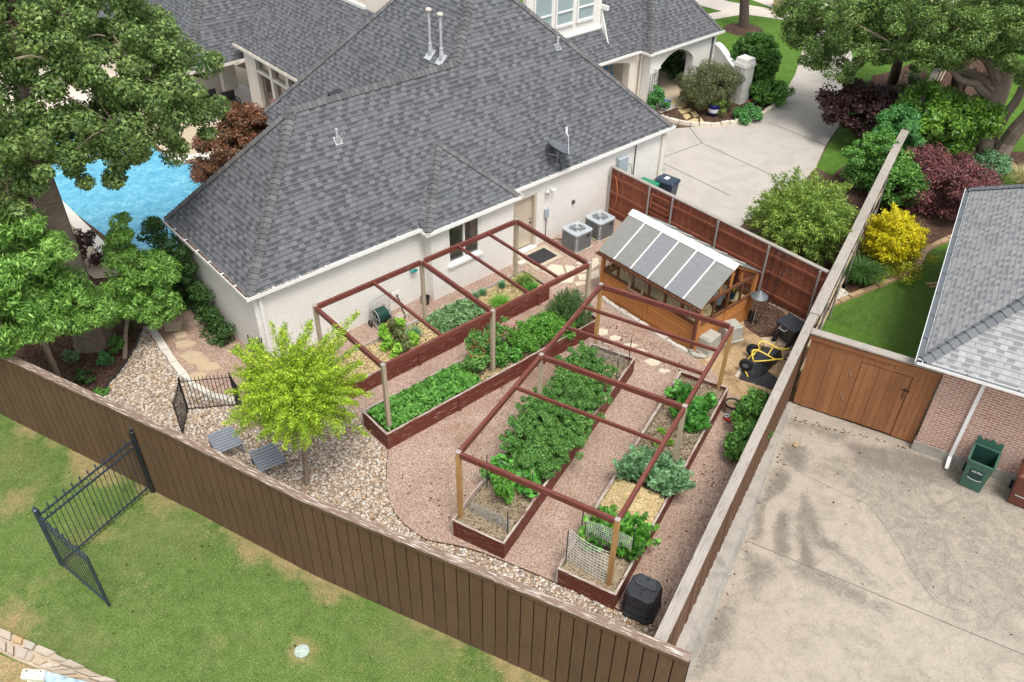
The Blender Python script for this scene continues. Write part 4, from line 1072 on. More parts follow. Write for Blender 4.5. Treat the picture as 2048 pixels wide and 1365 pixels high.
# downspouts
def spout(u, v, z0, z1, out, mat='white', parent=hs):
    mb = MB(); mb.beam((u, v, z0 + .1), (u, v, z1), .065, .085); o = Vector((*out, 0))
    mb.beam(Vector((u, v, z0 + .13)), Vector((u, v, z0 + .03)) + o * .25, .065, .08)
    mb.beam(Vector((u, v, z1 - .02)), Vector((u, v, z1 + .12)) + o * .09, .065, .08)
    return hb(mb, 'downspout', M[mat], parent)
spout(.3, .03, 0, ZE - .22, (0, -1)); spout(17.0, .03, 0, ZE - .22, (0, -1), 'cream')
# sunroom and porch wing behind
mb = MB(); sl_ = .95
def sz(u): return 3.4 + sl_ * (u - 7.95)
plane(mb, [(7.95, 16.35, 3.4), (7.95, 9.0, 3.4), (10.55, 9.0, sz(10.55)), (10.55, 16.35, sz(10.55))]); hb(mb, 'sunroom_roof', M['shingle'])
mb = MB(); gutter(mb, (7.95, 16.4), (7.95, 8.9), (-1, 0), z=3.4); hb(mb, 'gutter', M['cream'])
mb = MB()
mb.box(8.2, 8.6, 15.4, 16.25, 0, 3.38); mb.box(8.25, 8.5, 9, 15.4, 0, .5); mb.box(8.22, 8.5, 9, 15.4, 3.2, 3.38)
vs = [15.35, 13.95, 12.55, 11.15, 9.75]
for v in vs: mb.box(8.2, 8.5, v - .11, v + .11, .503, 3.198)
mb.box(8.23, 8.5, 9, 15.4, 2.38, 2.5)
hb(mb, 'sunroom_wall', M['cream'])
for i in range(4):
    mb = MB(); mb.box(8.36, 8.4, vs[i + 1] + .12, vs[i] - .12, .51, 2.37); mb.box(8.36, 8.4, vs[i + 1] + .12, vs[i] - .12, 2.51, 3.19); hb(mb, 'window', M['glass_tan'])
mb = MB(); pe = (5.7, 16.4, ZE)
pk = (9.2, 19.9, ZE + 4.2)
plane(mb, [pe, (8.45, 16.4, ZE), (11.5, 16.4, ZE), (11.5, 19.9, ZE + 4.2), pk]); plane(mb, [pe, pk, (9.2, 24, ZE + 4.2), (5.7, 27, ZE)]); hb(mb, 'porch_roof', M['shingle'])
caps(pe, pk, (0, -1.2, 1), (-1.2, 0, 1))
mb = MB(); gutter(mb, (5.6, 16.4), (7.94, 16.4), (0, -1)); hb(mb, 'gutter', M['cream'])
mb = MB(); mb.box(6.0, 9.2, 19.8, 20.0, 0, ZE + .8); mb.box(7.9, 8.2, 18.3, 18.6, 0, ZE + .6); hb(mb, 'porch_wall', M['cream'])
mb = MB(); mb.box(6.6, 7.7, 19.76, 19.8, 1.0, 1.9); hb(mb, 'fireplace_screen', M['dark_in'])
mb = MB(); mb.poly([(5.9, 16.6, .1), (9.5, 16.6, .1), (9.5, 20, .1), (5.9, 20, .1)]); hb(mb, 'porch_floor', M['walk'])
mb = MB(); plane(mb, [(-3, 24.9, ZE), (8.9, 24.9, ZE), (8.9, 29.5, ZE + 5), (-3, 29.5, ZE + 5)]); hb(mb, 'far_roof', M['shingle'])
mb = MB(); gutter(mb, (-3, 24.9), (8.9, 24.9), (0, -1)); hb(mb, 'gutter', M['cream'])
mb = MB(); mb.box(-3, 8.5, 25.5, 25.7, 0, ZE + .3); hb(mb, 'far_wall', M['cream'])
# upper storey
mb = MB(); mb.box(10.6, 17, 9.9, 18, 2, 9.5); hb(mb, 'upper_wall', M['cream'])
mb = MB(); mb.box(10.585, 10.6, 12.25, 12.29, 5, 9.5); mb.box(10.5, 10.6, 9.9, 16.3, sz(10.5) - .02, sz(10.5) + .12); hb(mb, 'trim', M['white'])
# garage wing
def gz(v): return ZE + 1.2 * (v - 6.31)
mb = MB(); plane(mb, [(17.35, 6.31, ZE), (22.6, 6.31, ZE), (23.8, 7.3, gz(7.3)), (26.5, 13, gz(13)), (17.35, 13, gz(13))]); hb(mb, 'garage_roof', M['shingle'])
mb = MB(); pk2 = (25.15, 8.3, ZE + 3.12)
plane(mb, [(22.6, 5.7, ZE), (27.7, 5.7, ZE), pk2]); plane(mb, [(22.6, 5.7, ZE), pk2, (25.15, 14, ZE + 3.12), (22.6, 14, ZE)]); plane(mb, [(27.7, 5.7, ZE), (27.7, 14, ZE), (25.15, 14, ZE + 3.12), pk2]); hb(mb, 'entry_roof', M['shingle'])
caps((22.6, 5.7, ZE), pk2, (0, -1.2, 1), (-1.2, 0, 1)); caps((27.7, 5.7, ZE), pk2, (0, -1.2, 1), (1.2, 0, 1), .12)
caps(pk2, (25.15, 14, ZE + 3.12), (-1.2, 0, 1), (1.2, 0, 1))
mb = MB(); gutter(mb, (17.5, 6.31), (22.49, 6.31), (0, -1)); gutter(mb, (22.6, 5.6), (22.6, 6.2), (-1, 0)); hb(mb, 'gutter', M['white'])
mb = MB(); gutter(mb, (22.5, 5.7), (27.8, 5.7), (0, -1)); hb(mb, 'gutter', M['white'])
def arch_wall(mb, u0, u1, v, th, zt, a0, a1, zs, rise, n=14):
    """wall in the u-z plane with an arched opening a0..a1 springing at zs"""
    mb.box(u0, a0, v, v + th, 0, zt); mb.box(a1, u1, v, v + th, 0, zt)
    pts = [(a0 + (a1 - a0) * k / n, zs + rise * math.sin(math.pi * k / n) ** .8) for k in range(n + 1)]
    for (x0, z0), (x1, z1) in zip(pts[:-1], pts[1:]):
        mb.hexa([(x0, v, z0), (x1, v, z1), (x1, v + th, z1), (x0, v + th, z0)], [(x0, v, zt), (x1, v, zt), (x1, v + th, zt), (x0, v + th, zt)])
mb = MB(); arch_wall(mb, 17.3, 22.76, 6.42, .4, ZE - .005, 18.4, 22.1, 2.1, .3); hb(mb, 'garage_wall', M['cream'])
mb = MB(); arch_wall(mb, 22.8, 27.5, 5.8, .42, ZE - .008, 23.42, 25.9, 1.72, .62)
mb.box(27.08, 27.5, 6.225, 10, 0, ZE - .01); mb.box(22.8, 23.2, 6.225, 10, 0, ZE - .012)
hb(mb, 'entry_wall', M['white_brick'])
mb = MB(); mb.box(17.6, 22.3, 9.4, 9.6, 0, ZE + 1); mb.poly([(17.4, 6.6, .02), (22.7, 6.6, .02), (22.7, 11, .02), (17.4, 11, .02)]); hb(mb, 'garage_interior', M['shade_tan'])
mb = MB(); mb.box(22.12, 22.3, 6.85, 8.6, .03, 2.3); hb(mb, 'garage_door_track', M['tan_door'])
mb = MB(); mb.poly([(22.9, 4.9, .03), (26.0, 4.9, .03), (27, 6.0, .03), (27, 10, .03), (22.9, 10, .03)]); hb(mb, 'entry_floor', M['terrace'])
mb = MB(); mb.poly([(23.3, 5.0, .036), (24.3, 5.0, .036), (24.5, 6.2, .036), (23.4, 6.2, .036)])
tagset(mb.build('door_mat', M['rug'], origin=tuple(HF(0, 0)), rotz=HF.a, local=True), 'grey rug on the entry floor in the white archway', 'rug')
spout(22.7, 6.28, 0, ZE - .25, (0, -1), 'cream'); spout(27.2, 5.76, 0, ZE - .25, (0, -1), 'dish')
mb = MB(); mb.box(23.1, 23.2, 5.7, 5.8, 1.55, 1.85); mb.blob((23.1, 5.62, 1.85), .06, .06, .06, 0, 1); mb.blob((23.25, 5.62, 1.88), .06, .06, .06, 0, 1); hb(mb, 'flood_light', M['white_plain'])
# dormer over the garage
mb = MB(); mb.box(16.45, 20.85, 7.3, 7.5, 2.9, 8.5); mb.box(20.65, 20.85, 7.5, 12, 3.2, 8.5); hb(mb, 'dormer_wall', M['white_brick'])
for u in (16.92, 18.15, 19.4):
    mb = MB(); mb.box(u - .07, u + .0, 7.22, 7.3, 4.25, 6.4); mb.box(u + .9, u + .97, 7.22, 7.3, 4.25, 6.4); mb.box(u, u + .9, 7.22, 7.3, 4.25, 4.36); mb.box(u, u + .9, 7.235, 7.3, 4.84, 4.9); mb.box(u, u + .9, 7.22, 7.3, 6.34, 6.4)
    w = hb(mb, 'window', M['white']); mb = MB(); mb.box(u, u + .9, 7.275, 7.295, 4.36, 4.84); mb.box(u, u + .9, 7.275, 7.295, 4.9, 6.34); hb(mb, 'pane', M['glass_blind'], w)
mb = MB(); mb.box(16.6, 20.9, 7.2, 7.3, 3.74, 3.84); mb.box(20.85, 20.97, 6.95, 7.45, 4.55, 4.72); mb.hexa([(20.86, 6.75, 3.2), (20.91, 6.75, 3.2), (20.91, 7.3, 3.85), (20.86, 7.3, 3.85)], [(20.86, 6.77, 3.24), (20.91, 6.77, 3.24), (20.91, 7.28, 4.55), (20.86, 7.28, 4.55)]); hb(mb, 'trim', M['white'])
# low swooping garden wall and its pier
gw = thing('garden_wall', 'low white brick wall with a swooping top ending in a square pier', 'wall', tuple(HF(29, 4.2)), 0)
mb = MB(); n = 16
p0 = HF(27.5, 5.9); p1 = W(1470, 196)
p0 = Vector((p0.x, p0.y, 0)); dw = (p1 - p0); nn = Vector((-dw.y, dw.x, 0)).normalized() * .26
tops = []
for k in range(n + 1):
    t = k / n; tops.append(1.95 - .75 * (3 * t * t - 2 * t ** 3))
for k in range(n):
    a = p0 + dw * (k / n); b = p0 + dw * ((k + 1) / n)
    mb.hexa([a, b, b + nn, a + nn], [a + Vector((0, 0, tops[k])), b + Vector((0, 0, tops[k + 1])), b + nn + Vector((0, 0, tops[k + 1])), a + nn + Vector((0, 0, tops[k]))])
mb.build('wall', M['white_brick'], gw)
mb = MB(); o_ = nn * .15
for k in range(n):
    a = p0 + dw * (k / n) - o_; b = p0 + dw * ((k + 1) / n) - o_; q = nn * 1.3; z0, z1 = Vector((0, 0, tops[k] + .003)), Vector((0, 0, tops[k + 1] + .003)); h = Vector((0, 0, .09))
    mb.hexa([a + z0, b + z1, b + q + z1, a + q + z0], [a + z0 + h, b + z1 + h, b + q + z1 + h, a + q + z0 + h])
mb.build('coping', M['white'], gw)
mb = MB(); pc = W(1476, 203)
def sq(mb, c, r, z0, z1, r1=None):
    r1 = r1 or r; u, v = HF.u, HF.v
    mb.hexa([c - u * r - v * r + Vector((0, 0, z0)), c + u * r - v * r + Vector((0, 0, z0)), c + u * r + v * r + Vector((0, 0, z0)), c - u * r + v * r + Vector((0, 0, z0))],
            [c - u * r1 - v * r1 + Vector((0, 0, z1)), c + u * r1 - v * r1 + Vector((0, 0, z1)), c + u * r1 + v * r1 + Vector((0, 0, z1)), c - u * r1 + v * r1 + Vector((0, 0, z1))])
sq(mb, pc, .33, 0, 1.75); sq(mb, pc, .37, 1.75, 1.81); sq(mb, pc, .36, 1.81, 1.9); sq(mb, pc, .33, 1.9, 2.12, .3)
mb.build('pier', M['white_brick'], gw)

# things on the roof and walls
def hthing(name, label, cat, u, v, z, group=None):
    return thing(name, label, cat, tuple(HF(u, v, z)), HF.a, group)
def pl_z(u): return ZE + .967 * (u - 5.7)
for i, (px, py, ptx, pty, lab) in enumerate(((860, 118, 857, 30, 'left of two tall capped vent pipes on the charcoal roof'), (886, 128, 883, 42, 'right of two tall capped vent pipes, nearest the ridge cap'))):
    u = 9.23; v = 3.95 - .6 * i; z = pl_z(u)
    t = hthing('vent_pipe', lab, 'vent pipe', u, v, z, 'tall vent pipes on the roof')
    mb = MB(); mb.tube([(0, 0, -.1), (0, 0, 1.4)], .044, 12); mb.build('pipe', M['steel_pipe'], t, local=True)
    mb = MB(); mb.lathe([(.055, 0), (.08, .02), (.105, .05), (.105, .09), (.075, .12), (.001, .14)], (0, 0, 1.37), 16); mb.build('cap', M['cream_cap'], t, local=True, smooth=True)
    mb = MB(); mb.lathe([(.085, -.15), (.08, .16), (.062, .3), (.056, .36)], (0, 0, 0), 14); mb.lathe([(.062, .36), (.075, .38), (.062, .41)], (0, 0, 0), 14); mb.hexa([(-.15, -.16, -.14), (.13, -.16, .13), (.13, .16, .13), (-.15, .16, -.14)], [(-.17, -.16, -.12), (.11, -.16, .15), (.11, .16, .15), (-.17, .16, -.12)]); mb.build('flashing', M['steel_pipe'], t, local=True)
def stub(u, v, z, h, lab, n):
    t = hthing('plumbing_vent', lab, 'vent pipe', u, v, z)
    mb = MB(); mb.tube([(0, 0, -.1), (0, 0, h)], .045, 10); mb.build('pipe', M['steel_pipe'], t, local=True)
    mb = MB(); n = Vector(n).normalized(); mb.lathe([(.1, -.02), (.07, .12), (.05, .18)], (0, 0, 0), 10)
    a = Vector((0, 0, 1)).cross(n).normalized() * .12; b = n.cross(a).normalized() * .13; c = n * .012
    mb.hexa([-a - b + c, a - b + c, a + b + c, -a + b + c], [-a - b + c * 2, a - b + c * 2, a + b + c * 2, -a + b + c * 2]); mb.build('flashing', M['steel'], t, local=True)
stub(4.33, 1.95, 5.18, .38, 'short galvanised vent stub low on the front roof slope', nF)
stub(13.55, 2.42, 5.79, .36, 'short galvanised vent stub beside the right hip under the dormer windows', nF)
stub(10.55, 5.75, 7.34, .55, 'vent stub near the top edge on the slope with the tall pipes', nP)
t = hthing('roof_vent', 'black louvred box vent peeking over the ridge', 'roof vent', 7.2, 6.9, 4.12)
mb = MB(); mb.hexa([(-.25, -.25, -.3), (.25, -.25, .12), (.25, .25, .12), (-.25, .25, -.3)], [(-.2, -.2, .22), (.2, -.2, .3), (.2, .2, .3), (-.2, .2, .22)]); mb.build('hood', M['black'], t, local=True, bevel=.03)
mb = MB()
for k in range(4): mb.box(-.24, .22, -.262, -.24, -.02 + .055 * k, .005 + .055 * k)
mb.build('louvre', M['rubber'], t, local=True)
# satellite dish
t = hthing('satellite_dish', 'dark grey satellite dish on a pole at the eave above the floodlight', 'satellite dish', 11.55, .12, 2.82)
mb = MB(); mb.tube([(0, .05, .02), (0, -.02, .35), (0, -.02, .52)], .024, 8); mb.tube([(-.16, .28, .38), (0, -.02, .35)], .012, 6); mb.tube([(.16, .28, .38), (0, -.02, .35)], .012, 6); mb.box(-.09, .09, -.02, .12, -.02, .05); mb.build('mast', M['steel'], t, local=True)
dv = Vector((.42, -.18, .88)).normalized(); c0 = Vector((-.03, -.08, .58))
mb = MB(); prof = [(.52 * k / 8, .13 * (k / 8) ** 2) for k in range(9)]; mb.lathe(prof, c0, 28, dv); mb.lathe([(r, z - .012) for r, z in prof], c0, 28, dv); dsh = mb.build('reflector', M['dish'], t, local=True, smooth=True)
mb = MB(); e = c0 + dv * .42 + Vector((.16, .1, .14)); mb.tube([c0 + Vector((.12, -.36, -.15)), e + Vector((0, -.1, -.06)), e], .014, 6); mb.build('arm', M['steel'], t, local=True)
mb = MB(); mb.beam(e, e + Vector((.03, .05, .2)), .06, .07); mb.build('receiver', M['white_plain'], t, local=True)
mb = MB(); mb.tube(smoothline([(.02, .02, .3), (.06, -.02, .1), (.1, -.1, -.05), (.05, -.16, -.22), (-.05, -.14, -.3)], 4), .008, 5); mb.build('cable', M['rubber'], t, local=True)
# wall gear
t = hthing('flood_light', 'twin white floodlight on the white wall right of the tan door', 'light', 11.13, .07, 2.1)
mb = MB(); mb.box(-.06, .06, -.03, .01, -.06, .06); mb.build('base', M['white_plain'], t, local=True)
for s in (-1, 1):
    mb = MB(); mb.lathe([(.03, 0), (.045, .05), (.085, .13), (.08, .14), (.001, .12)], (s * .09, -.06, -.0), 12, (s * .5, -.7, -.5)); mb.build('lamp', M['white_plain'], t, local=True, smooth=True)
mb = MB(); mb.tube([(0, -.02, -.08), (0, -.08, -.17)], .02, 6); mb.blob((0, -.08, -.18), .05, .05, .05, 0, 2); mb.build('sensor', M['white_plain'], t, local=True)
t = hthing('disconnect_box', 'small grey electrical box with a conduit on the white wall by the air conditioners', 'electrical box', 11.06, .07, 1.2)
mb = MB(); mb.box(-.08, .08, -.1, .005, -.17, .17); mb.build('box', M['elec'], t, local=True, bevel=.01)
mb = MB(); mb.tube(smoothline([(0, -.05, -.17), (-.01, -.06, -.6), (-.03, -.08, -.95), (.08, -.12, -1.1), (.3, -.3, -1.05), (.45, -.6, -1.02)], 5), .014, 6); mb.build('conduit', M['rubber'], t, local=True)
t = hthing('faucet_box', 'small round outlet fitting on the white wall above the second air conditioner', 'fitting', 12.4, .07, 1.15)
mb = MB(); mb.lathe([(.075, 0), (.075, .04), (.05, .05), (.001, .05)], (0, 0, 0), 14, (0, -1, 0)); mb.blob((0, -.06, 0), .035, .03, .035, 0, 1); mb.build('cover', M['bronze'], t, local=True)
t = hthing('electrical_cabinet', 'pale grey electric panel on the white wall past the red fence', 'electrical panel', 14.76, .07, 1.85)
mb = MB(); mb.box(-.24, .24, -.17, .005, -.42, .3); mb.hexa([(-.25, -.18, .3), (.25, -.18, .3), (.25, .005, .3), (-.25, .005, .3)], [(-.25, -.18, .32), (.25, -.18, .32), (.25, .005, .36), (-.25, .005, .36)]); mb.build('cabinet', M['elec'], t, local=True, bevel=.01)
mb = MB(); mb.tube([(.75, -.03, -1.8), (.75, -.03, .75)], .022, 6); mb.tube(smoothline([(.24, -.06, -.2), (.42, -.1, -.05), (.55, -.09, -.3), (.6, -.08, -.6)], 4), .012, 5); mb.build('conduit', M['bronze'], t, local=True)
t = hthing('hose_bib', 'wall tap with a short black hose down to the paving squares', 'tap', 4.7, .07, .5)
mb = MB(); mb.box(-.17, .14, -.012, .004, -.15, .17); mb.build('plate', M['white'], t, local=True)
mb = MB(); mb.tube([(0, 0, 0), (0, -.08, 0), (0, -.11, -.04)], .022, 8); mb.lathe([(.04, 0), (.04, .015), (.001, .02)], (0, -.06, .05), 8); mb.build('tap', M['bronze'], t, local=True)
mb = MB(); mb.tube(smoothline([(0, -.11, -.04), (.03, -.16, -.2), (.05, -.2, -.42), (.0, -.38, -.47), (-.12, -.6, -.48)], 5), .017, 6); mb.build('hose', M['rubber'], t, local=True)
t = hthing('hose_hanger', 'small teal hose hanger on the white wall beside the bay', 'hanger', 5.37, .07, 1.2)
mb = MB(); mb.tube([(-.12 + .24 * k / 8, -.1, .06 * math.sin(math.pi * k / 8)) for k in range(9)], .03, 6); mb.box(-.1, .1, -.13, .005, -.02, .02); mb.build('arc', M['teal'], t, local=True)
# air conditioners
def ac(u, v, lab):
    t = hthing('air_conditioner', lab, 'air conditioner', u, v, .0, 'air conditioners by the white wall')
    r, h = .4, .74
    def rr(r, k, n=5):
        pts = []
        for q, (sx, sy) in enumerate(((1, -1), (1, 1), (-1, 1), (-1, -1))):
            cx, cy = sx * (r - k), sy * (r - k); a0 = -90 + 90 * q
            for i in range(n + 1): a = R(a0 + 90 * i / n); pts.append((cx + k * math.cos(a), cy + k * math.sin(a)))
        return pts
    mb = MB(); mb.prism(rr(r + .04, .06), 0, .05); mb.build('pad', M['paver'], t, local=True)
    mb = MB(); mb.prism(rr(r - .015, .1), .05, h - .05); mb.build('coil', M['ac_fin'], t, local=True)
    mb = MB(); P = rr(r, .11)
    for k in range(10):
        z = .09 + .058 * k
        for a, b in zip(P, P[1:] + P[:1]): mb.tube([(a[0], a[1], z), (b[0], b[1], z)], .004, 4, False)
    for i in range(0, len(P), 1):
        a, b = P[i], P[(i + 1) % len(P)]; L = math.hypot(b[0] - a[0], b[1] - a[1])
        for q in range(max(1, int(L / .12))): x = a[0] + (b[0] - a[0]) * q * .12 / L; y = a[1] + (b[1] - a[1]) * q * .12 / L; mb.tube([(x, y, .06), (x, y, h - .05)], .003, 4, False)
    mb.build('grille', M['steel'], t, local=True)
    mb = MB(); P = rr(r + .015, .12, 6); n = len(P); Q = [(.3 * math.cos(math.atan2(p[1], p[0])), .3 * math.sin(math.atan2(p[1], p[0]))) for p in P]
    i0 = 0
    for k in range(n):
        k2 = (k + 1) % n
        mb.poly([(*P[k], h), (*P[k2], h), (*Q[k2], h + .015), (*Q[k], h + .015)]); mb.poly([(*P[k], h - .06), (*P[k2], h - .06), (*P[k2], h), (*P[k], h)])
        mb.poly([(*Q[k], h + .015), (*Q[k2], h + .015), (*Q[k2], h - .15), (*Q[k], h - .15)])
    mb.build('cover', M['ac_top'], t, local=True)
    mb = MB()
    for rad in (.08, .15, .22, .285): mb.ring((0, 0, h + .02), rad, .0035, (0, 0, 1), 24, 4)
    for k in range(10): a = 2 * math.pi * k / 10; mb.tube([(.05 * math.cos(a), .05 * math.sin(a), h + .035), (.3 * math.cos(a), .3 * math.sin(a), h + .015)], .006, 5, False)
    mb.lathe([(.085, .02), (.085, .04), (.001, .05)], (0, 0, h), 16); mb.build('fan_guard', M['blade'], t, local=True)
    mb = MB(); mb.lathe([(.3, 0), (.001, .001)], (0, 0, h - .15), 20); mb.build('well', M['ac_dark'], t, local=True)
    mb = MB()
    for k in range(3):
        a = 2 * math.pi * k / 3 + u; ca, sa = math.cos(a), math.sin(a)
        def q(r_, t_, z): return (r_ * ca - t_ * sa, r_ * sa + t_ * ca, h - .1 + z)
        mb.poly([q(.04, -.05, .03), q(.26, -.12, .04), q(.28, .1, -.03), q(.05, .05, -.02)])
    mb.build('fan_blade', M['blade'], t, local=True)
    mb = MB(); mb.box(.1, .22, -r - .012, -r + .005, h - .22, h - .12); mb.build('badge', M['bin_navy'], t, local=True)
    return t
ac(11.73, -.86, 'nearer grey air conditioner unit, beside the electrical box'); ac(12.92, -.82, 'farther grey air conditioner unit in the corner by the red fence')
# inside the arches
def local_thing(frame, name, label, cat, u, v, z, rot=0, group=None): return thing(name, label, cat, tuple(frame(u, v, z)), frame.a + rot, group)
t = hthing('step_ladder', 'blue step ladder standing inside the open garage', 'ladder', 21.55, 7.0, .03)
mb = MB()
for s in (-1, 1): mb.beam((s * .26, -.1, 0), (s * .17, .3, 2.2), .03, .08); mb.beam((s * .26, .75, 0), (s * .17, .38, 2.2), .03, .06)
mb.build('rail', M['blue_paint'], t, local=True)
mb = MB()
for k in range(1, 8): f = k / 8; mb.beam((-.26 + .09 * f, -.1 + .4 * f, 2.2 * f), (.26 - .09 * f, -.1 + .4 * f, 2.2 * f), .08, .03)
mb.build('step', M['steel'], t, local=True)
t = hthing('trellis', 'black iron arched trellis against the white pier of the archway', 'trellis', 23.08, 5.7, 0)
mb = MB()
for x in (-.3, -.15, 0, .15, .3): mb.tube([(x, 0, 0), (x, 0, 1.6 + .08 * abs(x) * 2)], .01, 5)
for z in (.35, .8, 1.25, 1.62): mb.tube([(-.3 + .6 * k / 6, 0, z + .05 * (abs(k - 3) / 3) ** 2) for k in range(7)], .01, 5)
mb.build('frame', M['iron'], t, local=True)
# ---------------------------------------------------------------- raised beds and pergolas
SOIL = .44
def bed(F, u0, u1, v0, v1, h, name, label, painted, ends, soilmat='soil', z=SOIL, battens=()):
    """painted: sides in oxblood; the other long side is bare wood. sides: 'v0','v1','u0','u1'"""
    t = thing('raised_bed', label, 'raised bed', tuple(F(u0, (v0 + v1) / 2)), 0, 'raised beds')
    th = .045
    sides = {'v0': ((u0 - th / 2, v0), (u1 + th / 2, v0)), 'v1': ((u0 - th / 2, v1), (u1 + th / 2, v1)), 'u0': ((u0, v0 + th / 2 + .002), (u0, v1 - th / 2 - .002)), 'u1': ((u1, v0 + th / 2 + .002), (u1, v1 - th / 2 - .002))}
    for k, (p, q) in sides.items():
        mb = MB(); n = 4
        for i in range(n):
            z0, z1 = h * i / n, h * (i + 1) / n - .005; j = rnd.uniform(-.004, .004)
            mb.beam(F(p[0], p[1] + j, (z0 + z1) / 2), F(q[0], q[1] + j, (z0 + z1) / 2), th, z1 - z0)
        mb.build('end_board' if k[0] == 'u' else 'side_board', M['red_paint' if k in painted else 'bare_board'], t)
        mb = MB(); L = math.hypot(q[0] - p[0], q[1] - p[1]); m_ = max(1, round(L / 2.4))
        for i in range(m_):
            a = Vector(F(*p, h + .006)).lerp(F(*q, h + .006), i / m_); b = Vector(F(*p, h + .006)).lerp(F(*q, h + .006), (i + 1) / m_)
            mb.beam(a, b - (b - a).normalized() * .005, th + .012, .014)
        mb.build('rim', M['rim'], t)
    for (u, v, s) in battens:
        mb = MB(); mb.beam(F(u, v, 0.01), F(u, v, h - .03), .1, .05, up=F.v); mb.build('batten', M['red_paint'], t)
    mb = MB(); mb.poly([F(u0 + .02, v0 + .02, z), F(u1 - .02, v0 + .02, z), F(u1 - .02, v1 - .02, z), F(u0 + .02, v1 - .02, z)]); mb.build('soil', M[soilmat], t)
    return t
B1 = (1.3, 8.75, -2.62, -1.38); B2 = (.95, 8.72, -4.9, -3.76); B3 = (0, 7.6, .0, 1.36); B4 = (0, 7.72, -2.74, -1.37)
bed(HF, *B1, .52, 'a', 'raised bed of lettuce, sage and straw nearest the white house wall', ('v0', 'u0', 'u1'), None, battens=[(3.6, -2.665, 1), (8.3, -2.665, 1)])
bed(HF, *B2, .54, 'b', 'raised bed of strawberries, caged tomatoes and rosemary, second from the house', ('v0', 'u0', 'u1'), None, battens=[(3.3, -4.945, 1), (6.4, -4.945, 1)])
bed(NF, *B3, .54, 'c', 'raised bed packed with sprawling tomato vines under the nearer pergola', ('v0', 'u0', 'u1'), None, battens=[(4.1, -.045, 1)])
bed(NF, *B4, .54, 'd', 'raised bed of kale, chard and straw, nearest the compost bin', ('v0', 'u0', 'u1'), None)

def pergola(F, us, vL, vR, T, label, mats, cross, loc, base=SOIL - .05):
    t = thing('pergola', label, 'pergola', tuple(loc))
    for i, u in enumerate(us):
        for s, v in (('L', vL), ('R', vR)):
            mb = MB(); mb.beam(F(u, v, base), F(u, v, T + .0), .1, .1, up=F.v); mb.build('post', M[mats[(i, s)]], t)
    e = .13
    for v in (vL, vR):
        for a, b in zip(us[:-1], us[1:]):
            mb = MB(); mb.beam(F(a + .055, v, T - .075), F(b - .055, v, T - .075), .085, .14); mb.build('long_beam', M['red_beam'], t)
    lo, hi = min(vL, vR), max(vL, vR)
    for i, u in enumerate(us):
        mb = MB(); mb.beam(F(u, lo + .055, T - .075), F(u, hi - .055, T - .075), .085, .14); mb.build('cross_beam', M['red_beam'], t)
    for u in cross:
        mb = MB(); mb.beam(F(u, lo + .045, T - .05), F(u, hi - .045, T - .05), .06, .085); mb.build('cross_bar', M['red_beam'], t)
    for u in us:
        for v in (vL, vR): mb = MB(); mb.beam(F(u - .055, v, T + .004), F(u + .055, v, T + .004), .11, .007); mb.build('post_cap', M['post_cap'], t)
    return t
pergola(HF, (1.17, 4.68, 8.33), -1.47, -4.68, 2.62, 'oxblood timber frame spanning the two beds beside the white house', {(0, 'L'): 'post_grey', (0, 'R'): 'post_grey', (1, 'L'): 'post_grey', (1, 'R'): 'post_grey', (2, 'L'): 'post_grey', (2, 'R'): 'post_grey'}, (3.0, 6.0, 7.15), HF(1.17, -4.68))
pergola(NF, (.22, 4.12, 7.72), 1.28, -2.5, 2.62, 'oxblood timber frame with honey coloured corner posts over the two slanted beds', {(0, 'L'): 'post_tan', (0, 'R'): 'post_tan', (1, 'L'): 'post_grey', (1, 'R'): 'post_grey', (2, 'L'): 'post_tan', (2, 'R'): 'post_tan'}, (2.75, 5.5, 6.55), NF(.22, 1.28))

# ---------------------------------------------------------------- greenhouse
gh = thing('greenhouse', 'cedar greenhouse shed with a hazy polycarbonate roof and white ridge', 'greenhouse', tuple(HF(10.2, -7.4)), HF.a)
u0, u1, v0, v1 = 10.22, 12.85, -7.42, -3.55
hw, he, rz = .98, 1.82, 2.62; um = (u0 + u1) / 2
o = Vector(HF(10.2, -7.4))
def G_(u, v, z): return HF(u, v, z)
def clap(name, p, q, flip, z0=.02, z1=hw):
    """lapped boards between p and q"""
    mb = MB(); n = 7
    for i in range(n):
        a = z0 + (z1 - z0) * i / n; b = z0 + (z1 - z0) * (i + 1) / n
        mb.beam(G_(*p, (a + b) / 2), G_(*q, (a + b) / 2), .022 + .004 * (i % 2), b - a - .014)
    return mb.build(name, M['cedar'], gh)
vm = (v0 + v1) / 2
for p, q in (((u0, v0 + .05), (u0, vm - .04)), ((u0, vm + .04), (u0, v1 - .05)), ((u1, v0 + .05), (u1, v1 - .05))): clap('siding', p, q, 0)
for p, q in (((u0 + .05, v0), (um - .04, v0)), ((um + .04, v0), (u1 - .05, v0)), ((u0 + .05, v1), (u1 - .05, v1))): clap('siding', p, q, 0)
mb = MB(); mb.beam(G_(u0 - .02, vm, .02), G_(u0 - .02, vm, hw), .05, .07, up=HF.u); mb.beam(G_(um, v0 - .02, .02), G_(um, v0 - .02, hw), .07, .05, up=HF.v); mb.build('batten', M['cedar'], gh)
for (u, v) in ((u0, v0), (u1, v0), (u0, v1), (u1, v1)):
    mb = MB(); mb.beam(G_(u, v, 0), G_(u, v, he - .07), .1, .1, up=HF.u); mb.build('corner_post', M['cedar'], gh)
mb = MB()
for v in np.linspace(v0, v1, 7)[1:-1]: mb.beam(G_(u0, v, hw + .05), G_(u0, v, he - .14), .06, .07, up=HF.u); mb.beam(G_(u1, v, hw + .05), G_(u1, v, he - .08), .06, .07, up=HF.u)
